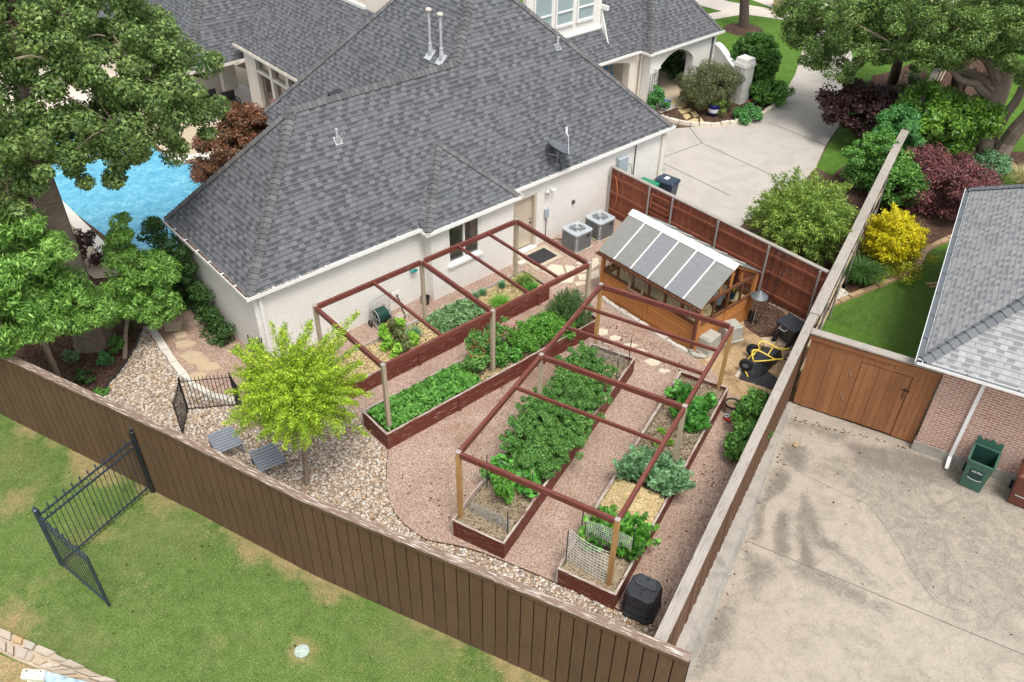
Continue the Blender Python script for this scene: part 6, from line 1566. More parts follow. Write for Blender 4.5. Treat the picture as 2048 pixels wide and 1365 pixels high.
mb = MB(); mb.hexa([(.0, -.2, .756), (.06, -.26, .756), (.3, -.17, .756), (.3, .17, .756), (.06, .26, .756), (.0, .2, .756)], [(.0, -.2, .785), (.06, -.25, .785), (.29, -.16, .785), (.29, .16, .785), (.06, .25, .785), (.0, .2, .785)]); mb.build('hatch', M['dish_dark'], lid, local=True, bevel=.008)
mb = MB(); mb.lathe([(.03, .78), (.03, .82), (.001, .825)], (.22, 0, 0), 10); mb.lathe([(.03, .755), (.03, .79), (.001, .795)], (-.16, 0, 0), 10); mb.box(-.07, .08, -.035, .035, .757, .78); mb.build('knob', M['black'], lid, local=True)
mb = MB(); mb.box(-.16, .16, -.375, -.36, .03, .2); mb.build('door', M['black'], t, local=True)
# clay pot with dark rim, red clogs
t = thing('planter_pot', 'cream planter pot with a dark rim beside the bed corner', 'pot', tuple(W(1461, 826, .004)))
mb = MB(); mb.lathe([(.001, 0), (.15, 0), (.2, .33), (.18, .33), (.14, .05)], (0, 0, 0), 22); mb.build('body', M['cream_glaze'], t, local=True, smooth=False)
mb = MB(); mb.lathe([(.2, .3), (.215, .31), (.215, .37), (.18, .37), (.18, .3)], (0, 0, 0), 22); mb.build('rim', M['bronze_dark'], t, local=True)
mb = MB(); mb.lathe([(.175, .27), (.001, .275)], (0, 0, 0), 18); mb.build('soil', M['dirt'], t, local=True)
t = thing('garden_clogs', 'pair of dark red clogs on the gravel beside the cream pot', 'shoes', tuple(W(1455, 843, .004)), .5)
for x, a in ((0, .2), (.13, -.3)):
    mb = MB(); mb.blob((x, .02, .05), .05, .13, .05, a, 2); mb.build('shoe', M['red_plastic'], t, local=True, smooth=True)
mb = MB(); mb.ring((.05, .12, .09), .07, .018, (0, .2, 1), 16, 6); mb.build('coil', M['elec'], t, local=True)
# slatted footstools
for px, py, lab in ((448, 887, 'grey slatted footstool nearer the iron border fence'), (533, 922, 'grey slatted footstool nearer the chartreuse tree')):
    c = W(px, py, .3); t = thing('footstool', lab, 'footstool', (c.x, c.y, .01), HF.a - .12, 'grey slatted footstools')
    mb = MB(); n = 8
    for i in range(n): y = -.29 + .58 * i / (n - 1); mb.beam((-.3, y * 1.25, .4), (.38, y * 1.25, .4), .078, .022)
    mb.build('slat', M['grey_paint'], t, local=True)
    mb = MB()
    for x in (-.27, .35): mb.beam((x, -.38, .365), (x, .38, .365), .03, .05)
    mb.build('rail', M['grey_paint'], t, local=True)
    for x in (-.27, .35):
        for y, d in ((-.3, -.06), (.3, .06)): mb = MB(); mb.beam((x, y + d, 0), (x, y, .355), .035, .07, up=(0, 1, 0)); mb.build('leg', M['grey_paint'], t, local=True)
# folding border fence
bfc = thing('border_fence', 'black wire border fence zigzagging behind the chartreuse tree', 'border fence', tuple(W(360, 865)))
def bpanel(A, B, h=.8, n=11):
    lf_ = thing('panel', None, None); lf_.parent = bfc; PM[lf_] = Matrix.Identity(4); A = Vector(A); B = Vector(B); up = Vector((0, 0, 1))
    mb = MB()
    for z in (.08, h - .1): mb.tube([A + up * z, B + up * z], .013, 5)
    mb.tube([A + up * .16, B + up * (h - .16)], .006, 5)
    for e in (A, B): mb.tube([e, e + up * (h + .06)], .016, 6)
    mb.build('frame', M['iron'], lf_)
    mb = MB()
    for i in range(1, n): p = A.lerp(B, i / n); mb.tube([p + up * .02, p + up * (h + .02)], .0095, 5)
    mb.build('bars', M['iron'], lf_)
PM[bfc] = Matrix.Translation(W(360, 865))
bp = [W(345, 872), W(367, 832), W(378, 822), W(478, 792), W(487, 815), W(480, 838)]
bpanel(W(366, 872), W(376, 824), 1.15, 12); bpanel(W(377, 822), W(474, 813), 1.15, 13); bpanel(W(475, 813), W(490, 838), 1.15, 9); bpanel(W(510, 736), W(536, 742), 1.15, 6); bpanel(W(510, 738), W(516, 768), 1.15, 8)
# stakes and nets in the beds
def stake(px, py, h, lab, z=SOIL):
    p = W(px, py, z); mb = MB(); mb.tube([p - Vector((0, 0, .1)), p + Vector((0, 0, h - .12))], .014, 6)
    t = thing('garden_stake', lab, 'stake', tuple(p)); mb.build('rod', M['stake'], t); mb = MB(); mb.tube([p + Vector((0, 0, h - .12)), p + Vector((0, 0, h))], .018, 6); mb.build('tip', M['post_grey'], t)
    return p
sA = stake(974, 978, 1.3, 'dark stake by the far rim at the near end of the tomato bed'); sB = stake(1015, 1070, .95, 'dark stake at the net corner nearest the brown fence in the tomato bed'); sC = stake(1063, 998, 1.0, 'dark stake beside the lone tomato plant'); sD = stake(1131, 1130, 1.3, 'dark stake at the left edge of the white net over the chard bed'); sE = stake(1163, 1060, 1.0, 'taller dark stake behind the white net at the chard'); sF = stake(1263, 1105, .95, 'dark stake right of the white net by the chard'); sG = stake(1256, 735, 1.15, 'dark stake at the far end of the tomato bed, right of the wire'); sH = stake(1232, 760, .9, 'dark stake at the far end of the tomato bed, among the vines')
def net(name, label, A, B, z0, z1, cw, ch, mat, r=.004, bulge=.05, zB=None):
    t = thing(name, label, 'netting', tuple(A)); A = Vector((A.x, A.y, 0)); B = Vector((B.x, B.y, 0)); d = B - A; L = d.length; n = Vector((-d.y, d.x, 0)).normalized(); zB = zB or z1
    def P(s, q): return A + d * s + n * bulge * math.sin(math.pi * s) * (.3 + q) + Vector((0, 0, z0 + ((z1 + (zB - z1) * s) - z0) * q))
    mb = MB(); nx = int(L / cw); ny = int((z1 - z0) / ch)
    for i in range(nx + 1): mb.tube([P(i / nx, k / 6) for k in range(7)], r, 4, False)
    for k in range(ny + 1): mb.tube([P(i / 10, k / ny) for i in range(11)], r, 4, False)
    mb.build('mesh', M[mat], t); return t
net('plastic_net', 'white plastic mesh upright at the near end of the chard bed', NF(.35, -1.42), NF(.2, -2.45), SOIL, 1.55, .085, .1, 'mesh_white', .006, -.06)
net('plastic_net', 'white wire mesh behind the chard, between two stakes', NF(1.05, -1.55), NF(1.1, -2.62), SOIL + .1, 1.15, .05, .06, 'mesh_white', .004, .02)
net('plastic_net', 'low grey mesh across the near end of the tomato bed', NF(.45, 1.15), NF(.42, .1), SOIL, .86, .045, .045, 'wire', .004, .02)
net('plastic_net', 'low grey mesh along the stakes beside the lone tomato plant', NF(1.9, 1.2), NF(1.75, .35), SOIL, .9, .05, .05, 'wire', .0035, .02)
net('plastic_net', 'grey wire mesh at the far end of the tomato bed', NF(7.3, 1.2), NF(7.2, .15), SOIL, .95, .055, .055, 'wire', .0035, .02)
# tomato cages
def cage(u, v, lab, tilt=0, h=.8):
    p = HF(u, v, SOIL); t = thing('tomato_cage', lab, 'plant cage', tuple(p), 0, 'orange wire tomato cages')
    mb = MB()
    for k, r_ in enumerate((.14, .19, .24)): mb.ring((tilt * k * .05, 0, .3 + .22 * k), r_, .007, (.12, .05, 1), 22, 5)
    for a in (0, 2.1, 4.2): mb.tube([(.03 * math.cos(a), .03 * math.sin(a), -.1), (.25 * math.cos(a) + tilt * .1, .25 * math.sin(a), h)], .008, 5)
    mb.build('wire', M['cage_red'], t, local=True)
cage(4.35, -4.35, 'orange wire cage round the leftmost caged tomato'); cage(4.75, -3.98, 'orange wire cage round the second caged tomato', .6); cage(5.35, -3.98, 'orange wire cage round the caged plant right of the mid post', .3); cage(5.95, -3.9, 'orange wire cage peeking out behind the basil', -.3)
# bins by the driveway
def cart(name, label, loc, rot, mat, lidmat, h=1.0, open_=False, group=None, w=.3):
    t = thing(name, label, 'wheelie bin', tuple(loc), rot, group)
    mb = MB(); a, b = w - .06, w; d0, d1 = w - .02, w + .06
    bt = [(-a, -d0, .02), (a, -d0, .02), (a, d0, .02), (-a, d0, .02)]; tp = [(-b, -d1, h), (b, -d1, h), (b, d1, h), (-b, d1, h)]
    if open_:
        for i in range(4): mb.poly([bt[i], bt[(i + 1) % 4], tp[(i + 1) % 4], tp[i]])
        mb.poly(bt[::-1])
        it = [(x * .9, y * .9, h) for x, y, _ in tp]; ib = [(x * .86, y * .86, .08) for x, y, _ in bt]
        for i in range(4): mb.poly([tp[i], tp[(i + 1) % 4], it[(i + 1) % 4], it[i]])
        mb2 = MB()
        for i in range(4): mb2.poly([it[i], it[(i + 1) % 4], ib[(i + 1) % 4], ib[i]])
        mb2.poly(ib); mb2.build('liner', M[lidmat], t, local=True)
    else: mb.hexa(bt, tp)
    bo = mb.build('body', M[mat], t, local=True, bevel=.0 if open_ else .03)
    mb = MB()
    for i in range(4): mb.beam(Vector(tp[i]) + Vector((0, 0, -.01)), Vector(tp[(i + 1) % 4]) + Vector((0, 0, -.01)), .05, .05)
    mb.build('rim', M[mat], t, local=True)
    for s_ in (-1, 1):
        mb = MB(); mb.lathe([(.001, -.03), (.11, -.03), (.125, 0), (.11, .03), (.001, .03)], (s_ * (a + .04), d0 + .06, .125), 18, (1, 0, 0)); mb.build('wheel', M['rubber'], t, local=True)
    mb = MB(); mb.tube([(-b + .06, d1, h - .04), (-b + .06, d1 + .1, h - .02), (b - .06, d1 + .1, h - .02), (b - .06, d1, h - .04)], .018, 6); mb.build('handle', M[mat], t, local=True)
    return t, b, d1
def lidded(t, b, d1, h, mat):
    mb = MB(); mb.hexa([(-b - .03, -d1 - .04, h + .02), (b + .03, -d1 - .04, h + .02), (b + .03, d1 + .02, h + .02), (-b - .03, d1 + .02, h + .02)], [(-b + .05, -d1 + .02, h + .09), (b - .05, -d1 + .02, h + .09), (b - .05, d1 - .03, h + .11), (-b + .05, d1 - .03, h + .11)]); return mb.build('lid', M[mat], t, local=True, bevel=.02)
t, b, d1 = cart('wheelie_bin', 'emerald bin beside the navy bin behind the red fence', HF(15.8, -.45, .02), HF.a + .2, 'bin_emerald', 'bin_emerald', .9); lidded(t, b, d1, .9, 'bin_emerald')
t, b, d1 = cart('wheelie_bin', 'navy bin beside the emerald bin behind the red fence', HF(16.5, -.85, .02), HF.a + .2, 'bin_navy', 'bin_navy', .98); lid = lidded(t, b, d1, .98, 'bin_navy')
mb = MB(); mb.box(-.12, .1, -.05, .12, 1.0805, 1.0875); mb.build('sticker', M['white_plain'], lid, local=True)
# bins on the neighbour's concrete
t, b, d1 = cart('wheelie_bin', 'open green bin with a torn lid standing by the rose brick wall', NF(8.7, -9.28, LOW + .012), NF.a - math.pi / 2 - .12 + .0, 'bin_green', 'bin_green_in', .98, True, None, .31)
mb = MB(); n = 9; y = d1 + .06
pts = [(-b + 2 * b * k / n, y - .06, .96 + rnd.uniform(.12, .3)) for k in range(n + 1)]
for k in range(n): mb.hexa([(pts[k][0], y, .9), (pts[k + 1][0], y, .9), (pts[k + 1][0], y + .03, .9), (pts[k][0], y + .03, .9)], [(pts[k][0], y, pts[k][2]), (pts[k + 1][0], y, pts[k + 1][2]), (pts[k + 1][0], y + .03, pts[k + 1][2]), (pts[k][0], y + .03, pts[k][2])])
mb.build('torn_lid', M['bin_green'], t, local=True)
mb = MB(); mb.hexa([(-.16, -.345, .42), (.16, -.345, .42), (.16, -.33, .42), (-.16, -.33, .42)], [(-.16, -.372, .74), (.16, -.372, .74), (.16, -.35, .74), (-.16, -.35, .74)]); mb.build('front_panel', M['bin_green_in'], t, local=True)
mb = MB(); mb.tube([(-.17, -.36, .44), (-.08, -.375, .42), (.08, -.375, .42), (.17, -.36, .44)], .014, 6); mb.build('grab_bar', M['steel'], t, local=True)
letters('HETEN', .085, 'text_white', t, (0, -.378, .68), axes((1, 0, 0), (0, -.08, 1)))
t, b, d1 = cart('wheelie_bin', 'brown bin at the right edge beside the open green bin', NF(8.66, -10.42, LOW + .012), NF.a - math.pi / 2 - .1, 'bin_brown', 'bin_brown', 1.0); lidded(t, b, d1, 1.0, 'bin_brown')
mb = MB(); mb.tube([(-.17, -.37, .42), (.17, -.37, .42)], .014, 6); mb.build('grab_bar', M['steel'], t, local=True)
mb = MB(); mb.blob((0, 0, .05), .1, .08, .07, .4, 1, .15); tagset(mb.build('loose_stone', M['tan_brick'], origin=tuple(W(1591, 893, LOW)), local=True), 'tan stone lying on the concrete near the fence kerb', 'stone')
# ---------------------------------------------------------------- neighbour's house
nh = thing('brick_house', 'rose brick neighbour house with pale grey shingle hip roof and white gutters', 'house', tuple(NF(9.2, -7.66, LOW)))
NZ = 2.55
mb = MB(); mb.prism([NF(9.2, -7.7)[:2], NF(9.2, -17)[:2], NF(9.45, -17)[:2], NF(9.45, -7.95)[:2], NF(19.4, -7.95)[:2], NF(19.4, -7.7)[:2]][::-1], LOW + .35, NZ - .1); mb.build('wall', M['red_brick'], nh)
mb = MB(); mb.prism([NF(9.17, -7.67)[:2], NF(9.17, -17)[:2], NF(9.44, -17)[:2], NF(9.44, -7.94)[:2], NF(9.44, -7.67)[:2]][::-1], LOW - .05, LOW + .345); mb.build('footing', M['kerb'], nh)
e0 = NF(8.85, -7.1, NZ); sl2 = .82
def nr(n, m, up): return NF(n, m, NZ + up)
k = 5.22
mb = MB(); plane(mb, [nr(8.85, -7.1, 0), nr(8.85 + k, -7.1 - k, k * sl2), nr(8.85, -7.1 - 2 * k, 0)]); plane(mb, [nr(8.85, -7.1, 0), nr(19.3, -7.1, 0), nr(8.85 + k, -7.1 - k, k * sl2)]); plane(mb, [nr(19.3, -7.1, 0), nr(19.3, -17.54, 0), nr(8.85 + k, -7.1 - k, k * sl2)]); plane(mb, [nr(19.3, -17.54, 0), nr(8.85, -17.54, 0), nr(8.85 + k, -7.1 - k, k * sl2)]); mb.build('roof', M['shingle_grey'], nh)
caps(nr(19.3, -7.1, 0), nr(8.85 + k, -7.1 - k, k * sl2), NF.u * sl2 + Vector((0, 0, 1)), NF.v * sl2 + Vector((0, 0, 1)), .15, .24, nh, M['cap_grey'], False)
caps(nr(8.85, -7.1, 0), nr(8.85 + k, -7.1 - k, k * sl2), NF.u * -sl2 + Vector((0, 0, 1)), NF.v * sl2 + Vector((0, 0, 1)), .17, .24, nh, M['cap_grey'], False)
mb = MB()
def ngut(a, b, o):
    gbed = MB()
    a = Vector(a); b = Vector(b); o = Vector(o); up = Vector((0, 0, 1))
    gbed.beam(a + o * .08 - up * .06, b + o * .08 - up * .06, .15, .015); mb.beam(a + o * .16 - up * .045, b + o * .16 - up * .045, .016, .08); mb.beam(a - up * .05, b - up * .05, .014, .09)
    n = int((b - a).length / 1.1)
    for i in range(1, n): c = a.lerp(b, i / n); gbed.beam(c + o * .005 - up * .02, c + o * .15 - up * .02, .025, .01)
    gbed.build('gutter_bed', M['dish'], nh)
ngut(nr(8.7, -7.1, 0), nr(19.3, -7.1, 0), NF.v); ngut(nr(8.85, -6.98, 0), nr(8.85, -17.5, 0), -NF.u); mb.build('gutter', M['white_plain'], nh)
mb = MB(); mb.beam(nr(8.95, -7.2, -.12), nr(8.95, -17.4, -.12), .3, .02); mb.beam(nr(8.9, -7.4, -.12), nr(19.3, -7.4, -.12), .5, .021); mb.build('soffit', M['white_plain'], nh)
mb = MB(); p0_ = NF(9.14, -8.62, NZ - .35); p1_ = NF(9.14, -8.62, LOW + .25); mb.beam(NF(8.84, -8.62, NZ - .08), p0_, .09, .07); mb.beam(p0_, p1_, .09, .07, up=NF.u); mb.beam(p1_, p1_ - NF.u * .32 - Vector((0, 0, .18)), .09, .07); mb.build('downspout', M['white_plain'], nh)
mb = MB(); p_ = W(1908, 566, NY + .06); mb.tube([p_ + Vector((.7, -.1, .05)), p_], .05, 8); tagset(mb.build('drain_pipe', M['white_plain'], origin=tuple(p_)), 'short white drain pipe end on the neighbour\'s lawn', 'pipe')
mb = MB(); mb.beam(p_ + Vector((-.05, .12, -.04)), p_ + Vector((-.95, -.02, -.05)), .12, .02); mb.beam(p_ + Vector((-.05, -.18, -.04)), p_ + Vector((-.9, -.2, -.05)), .1, .02); tagset(mb.build('splash_board', M['tan_brick'], origin=tuple(p_)), 'tan splash strip below the white drain pipe', 'splash block')
# manhole, stone border, bench end, patio pieces
t = thing('manhole_cover', 'round pale green utility lid set in the alley lawn', 'utility lid', tuple(W(604, 1303, LOW + .01)))
mb = MB(); mb.lathe([(.16, -.05), (.16, .02), (.001, .025)], (0, 0, 0), 28); mb.build('lid', M['mint'], t, local=True)
mb = MB(); mb.box(-.06, .06, -.012, .012, .022, .03); mb.box(-.11, -.08, -.035, -.015, .022, .03); mb.build('bolt', M['white_plain'], t, local=True)
mb = MB(); P = [W(*p, LOW) for p in [(0, 1262), (70, 1290), (150, 1330), (235, 1368), (330, 1420)]]; Q = [W(*p, LOW) for p in [(0, 1305), (50, 1330), (90, 1345), (130, 1368), (190, 1420)]]
wl = thing('stone_border', 'low border of mixed tan and grey rubble stones at the lawn corner', 'stone border', tuple(P[1]))
mb = MB()
Ps, Qs = smoothline([P[0] + (P[0] - P[1]) * 1.5] + P, 6), smoothline([Q[0] + (Q[0] - Q[1]) * 1.5] + Q, 6)
N_ = 36
def ev(L, s): x = s * (len(L) - 1); i = min(int(x), len(L) - 2); return L[i].lerp(L[i + 1], x - i)
mb.slab([p[:2] for p in [Ps[0], Ps[len(Ps) // 3], Ps[2 * len(Ps) // 3], Ps[-1], Qs[-1], Qs[2 * len(Qs) // 3], Qs[len(Qs) // 3], Qs[0]]], LOW - .05, LOW + .07)
for row, (a, b) in enumerate(((0, .42), (.44, 1.0))):
    s = 0
    while s < .99:
        ds = rnd.uniform(.045, .1); q = [ev(Ps, s).lerp(ev(Qs, s), b), ev(Ps, min(1, s + ds)).lerp(ev(Qs, min(1, s + ds)), b + rnd.uniform(-.12, .05)), ev(Ps, min(1, s + ds)).lerp(ev(Qs, min(1, s + ds)), a), ev(Ps, s).lerp(ev(Qs, s), a)]
        c = sum(q, Vector()) / 4; q = [c + (p - c) * rnd.uniform(.84, 1.0) + Vector((rnd.uniform(-.03, .03), rnd.uniform(-.03, .03), 0)) for p in q]
        mb.slab([p[:2] for p in q], LOW - .05, LOW + .14 + rnd.uniform(-.02, .02), .03, .012); s += ds
mb.build('stones', M['wall_stone'], wl)
mb = MB(); mb.poly([(p.x, p.y, LOW + .006) for p in [W(-60, 1330, LOW), W(-60, 1290, LOW), W(0, 1310, LOW), W(60, 1335, LOW), W(130, 1368, LOW), W(190, 1420, LOW), W(0, 1450, LOW)]]); structure('border_soil', mb, M['dirt'])
t = thing('meter_box', 'bone white and chipped blue post top at the lower left corner', 'post', tuple(W(75, 1358, LOW)))
a, b, c_, d_ = W(45, 1337, .3), W(92, 1340, .3), W(86, 1360, .3), W(40, 1356, .3)
mb = MB(); dn = Vector((0, 0, -.1)); mb.hexa([d_ + dn, c_ + dn, b + dn, a + dn], [d_, c_, b, a]); mb.build('cap_plate', M['bone'], t, bevel=.012)
mb = MB()
for px, py, r_ in ((53, 1342, .022), (81, 1343, .018), (47, 1350, .012), (78, 1352, .012)):
    mb.lathe([(r_, 0), (.001, .001)], W(px, py, .302), 10)
mb.build('bolt_hole', M['rubber'], t)
e1, e2, e3, e4 = W(93, 1343, .26), W(215, 1375, .26), W(200, 1392, .26), W(88, 1362, .26); mb = MB(); dn = Vector((0, 0, -.25)); mb.hexa([e4 + dn, e3 + dn, e2 + dn, e1 + dn], [e4, e3, e2, e1]); mb.build('arm', M['faded_blue'], t)
mb = MB(); cc = (a + c_) / 2; mb.beam(Vector((cc.x, cc.y, LOW)), Vector((cc.x, cc.y, .2)), .2, .2); mb.build('post', M['bone'], t)
# patio
t = hthing('patio_chair', 'dark patio chair under the porch beside the column', 'chair', 7.7, 17.3, .1)
mb = MB(); mb.box(-.3, .3, -.3, .3, .36, .44); mb.build('seat', M['black'], t, local=True); mb = MB(); mb.box(-.3, .3, .24, .3, .45, .85); mb.build('backrest', M['black'], t, local=True)
for x in (-.28, .28): mb = MB(); mb.tube([(x, -.28, .58), (x, -.28, .02), (x, .28, .02), (x, .28, .58), (x, -.28, .58)], .03, 6); mb.build('side_frame', M['black'], t, local=True)
t = hthing('patio_chair', 'dark slender patio chair left of the porch column', 'chair', 7.0, 17.6, .1)
mb = MB(); mb.box(-.28, .28, -.28, .28, .38, .44); mb.build('seat', M['black'], t, local=True); mb = MB(); mb.box(-.28, .28, .24, .28, .45, 1.0); mb.build('backrest', M['black'], t, local=True)
for x in (-.25, .25):
    for y in (-.25, .25): mb = MB(); mb.box(x - .02, x + .02, y - .02, y + .02, 0, .38); mb.build('leg', M['black'], t, local=True)
c = W(300, 183); t = thing('patio_table', 'dark slatted patio table half hidden by the oak on the pool deck', 'table', (c.x, c.y, .09), .4)
mb = MB(); mb.box(-.9, .9, -.5, .5, .7, .75); mb.build('tabletop', M['bark_dark'], t, local=True)
for x in (-.8, .8):
    for y in (-.4, .4): mb = MB(); mb.box(x - .04, x + .04, y - .04, y + .04, 0, .7); mb.build('leg', M['bark_dark'], t, local=True)
# pots at the entry
def pot(name, label, px, py, prof, mat, cat='pot'):
    t = thing(name, label, cat, tuple(W(px, py, .014))); mb = MB(); mb.lathe(prof, (0, 0, 0), 18); mb.build('bowl', M[mat], t, local=True, smooth=True); return t
pot('glazed_pot', 'small cobalt blue pot beside the curved flagstone path', 1332, 217, [(.001, 0), (.12, 0), (.2, .3), (.22, .32), (.17, .32), (.12, .05)], 'cobalt')
t = pot('glazed_pot', 'large cobalt pot with a white band in front of the weeping shrub', 1425, 231, [(.001, 0), (.16, 0), (.24, .2), (.25, .5), (.27, .56), (.2, .56), (.2, .3)], 'cobalt')
mb = MB(); mb.lathe([(.235, .18), (.25, .24), (.252, .34), (.25, .36)], (0, 0, 0), 18); mb.build('band', M['white_plain'], t, local=True, smooth=True)
pot('terracotta_bowl', 'wide terracotta bowl at the foot of the archway pier', 1374, 199, [(.001, 0), (.2, 0), (.38, .24), (.4, .28), (.34, .28), (.2, .06)], 'terracotta', 'bowl')
t = thing('iron_scroll', 'small black scrolled iron stand on the entry floor under the arch', 'plant stand', tuple(HF(25.0, 7.2, .03)), HF.a)
mb = MB(); mb.tube([(0, 0, 0), (0, 0, .35)], .015, 5); mb.ring((-.12, 0, .3), .1, .012, (0, 1, 0), 14, 5, 4.5); mb.ring((.12, 0, .3), .1, .012, (0, 1, 0), 14, 5, 4.5); mb.build('stand', M['iron'], t, local=True)
mb = MB()
for px, py in ((1497, 203), (1504, 200)): p = W(px, py, .05); mb.blob(p, .16, .12, .08, .3, 1, .1)
tagset(mb.build('field_stones', M['terracotta_stone'], origin=tuple(W(1500, 202))), 'two reddish field stones in the entry bed by the pier', 'stones')
# stone mailbox pillar beside the street
c = W(1560, 22); t = thing('stone_pillar', 'tan stone pillar standing beside the sidewalk', 'pillar', (c.x, c.y, .0), NF.a)
mb = MB()
for k in range(9): mb.box(-.42, .42, -.42, .42, .22 * k, .22 * k + .21); 
mb.build('shaft', M['tan_brick'], t, local=True)
# iron fence far right
t = thing('iron_fence', 'black iron picket fence beyond the live oak at the right edge', 'fence', tuple(W(2000, 165, NY)))
a, b = W(1965, 150, NY), W(2120, 195, NY); mb = MB(); n = 40
for z in (.15, 1.1): mb.tube([a + Vector((0, 0, z)), b + Vector((0, 0, z))], .022, 5)
mb.build('rail', M['iron'], t); mb = MB()
for k in range(n + 1): p = a.lerp(b, k / n); mb.tube([p, p + Vector((0, 0, 1.25))], .014, 5)
mb.build('pickets', M['iron'], t)
# ---------------------------------------------------------------- trees and plants
def limb_path(a, b, sag=.15, n=5, wob=.12):
    a = Vector(a); b = Vector(b); L = (b - a).length; pts = []
    for k in range(n + 1):
        t = k / n; p = a.lerp(b, t); p.z += sag * L * math.sin(math.pi * t) * .5
        if 0 < k < n: p += Vector((rnd.uniform(-1, 1), rnd.uniform(-1, 1), rnd.uniform(-1, 1))) * wob * L * .25
        pts.append(p)
    return pts
def tree(name, label, trunk, bark, ells, ncl, cr, per, L, Wd, mat, limbs=(), cat='tree', up=.5, rand=.8, droop=.3, twigs=24, group=None, shell=.5, trunk_n=12):
    base = trunk[0][0]
    t = thing(name, label, cat, tuple(base), 0, group)
    mb = MB(); P = [Vector(p) for p, r in trunk]; rs = [r for p, r in trunk]
    Pp = smoothline(P, 4); rr = [rs[min(i // 4, len(rs) - 1)] + (rs[min(i // 4 + 1, len(rs) - 1)] - rs[min(i // 4, len(rs) - 1)]) * (i % 4) / 4 for i in range(len(Pp))]
    mb.tube(Pp, rr, trunk_n)
    for a, b, r0, r1 in limbs:
        q = limb_path(a, b); mb.tube(q, [r0 + (r1 - r0) * k / (len(q) - 1) for k in range(len(q))], 8)
    cl = clumps_in(ells, ncl, cr, shell)
    top = [Vector(x) for x in Pp[len(Pp) // 2:]] + [Vector(b) for a, b, _, _ in limbs] + [Vector(a).lerp(Vector(b), .6) for a, b, _, _ in limbs]
    for i in range(min(twigs, len(cl))):
        c = Vector(cl[i * len(cl) // twigs][:3]); a = min(top, key=lambda p: (p - c).length)
        q = limb_path(a, c, .1, 4); mb.tube(q, [.035, .03, .022, .015, .006][:len(q)] if base.z < 50 else .02, 5)
    mb.build('trunk', M[bark], t)
    C, N = clump_leaves(cl, per, .45, up, rand)
    n = len(C); s = nrng.uniform(.7, 1.3, n)
    leaf_object('crown', C, N, L * s, Wd * s, G[mat], t, droop=droop)
    return t
def el(p, rx, rz): return (p[0], p[1], p[2], rx, rz)
# big oak at left
ob = W(190, 683, -.02)
def O(px, py, d): return D(px, py, d)
otr = [(ob, .62), (D(172, 628, 23.6), .45), (D(135, 520, 23.8), .38), (D(95, 400, 24), .34), (D(62, 290, 24.2), .28), (D(45, 160, 24.4), .22), (D(30, 20, 24.6), .14)]
oells = [el(O(60, 110, 24), 2.6, 1.8), el(O(220, 90, 24.3), 2.0, 1.4), el(O(325, 140, 24.5), 1.55, 1.1), el(O(400, 215, 24.5), .95, .75), el(O(300, 235, 23.6), 1.6, .9), el(O(205, 235, 22.6), 1.7, 1.0), el(O(60, 270, 22.4), 1.7, 1.0), el(O(215, 318, 22.6), 1.05, .6), el(O(240, 285, 22.8), .9, .6), el(O(5, 385, 22.4), 1.0, .6), el(O(110, 10, 25), 2.6, 1.6), el(O(-70, 240, 24), 2.4, 2), el(O(-90, 60, 25), 3, 2.5), el(O(300, 75, 25.5), 1.1, .8), el(O(330, 285, 23.4), .7, .45), el(O(-20, 420, 22.8), .8, .4)]
ol = [(D(95, 400, 24), D(10, 330, 23), .14, .05), (D(62, 290, 24.2), D(230, 250, 23), .13, .05), (D(60, 270, 24.2), D(330, 200, 24.3), .15, .05), (D(50, 190, 24.3), D(240, 90, 24.4), .13, .05), (D(62, 290, 24.2), D(-80, 200, 24), .13, .05), (D(45, 160, 24.4), D(110, 20, 24.8), .12, .05), (D(75, 330, 24.1), D(250, 320, 22.8), .1, .04)]
tree('oak_tree', 'large dark green oak with a leaning grey trunk standing beside the pool', otr, 'bark', oells, 360, .38, 330, .112, .064, 'oak_leaf', ol, twigs=90, shell=.3)
mb = MB()
for P, r in (([(105, 62, 23.4), (70, 60, 23.2), (50, 64, 23.2), (20, 70, 23)], .035), ([(108, 112, 23.2), (85, 116, 23), (60, 112, 23), (35, 118, 23.2)], .04), ([(210, 72, 23.6), (190, 70, 23.6), (165, 78, 23.6)], .025)):
    q = smoothline([D(*p) for p in P], 3); mb = MB(); mb.tube(q, [r * (1 - .6 * (1 - k / (len(q) - 1))) for k in range(len(q))], 6); mb.build('dead_branch', M['post_grey'], bpy.data.objects['oak_tree'])
# light green ash trees by the fence
tree('ash_tree', 'light green feathery tree at the left edge, its thin trunk rising by the fence', [(W(122, 770, -.02), .1), (D(95, 705, 21.4), .085), (D(78, 655, 21.5), .075), (D(70, 590, 21.6), .06)], 'bark_pale', [el(D(38, 500, 21.6), 1.05, .85), el(D(95, 600, 21.4), .95, .75), el(D(15, 610, 21.3), 1.1, .8), el(D(160, 622, 21.5), .7, .45), el(D(70, 628, 21.2), .9, .4), el(D(-50, 560, 21.5), 1.2, 1), el(D(-5, 690, 21), .35, .35)], 230, .29, 210, .165, .045, 'ash_leaf', [(D(78, 655, 21.5), D(150, 610, 21.4), .04, .015), (D(78, 655, 21.5), D(10, 600, 21.4), .04, .015)], droop=.8)
tree('ash_tree', 'light green feathery tree in front of the pool, left of the house corner', [(W(250, 720, -.02), .07), (D(252, 660, 23), .06), (D(262, 600, 23), .05), (D(265, 540, 23), .03)], 'bark_pale', [el(D(290, 560, 23), 1.0, .65), el(D(245, 495, 23.3), .55, .6), el(D(325, 535, 23.2), .55, .5), el(D(300, 608, 22.8), .8, .42), el(D(235, 600, 22.8), .8, .5), el(D(240, 455, 23.3), .3, .35)], 160, .25, 200, .15, .042, 'ash_leaf', [(D(262, 600, 23), D(310, 560, 23), .03, .012)], droop=.8)
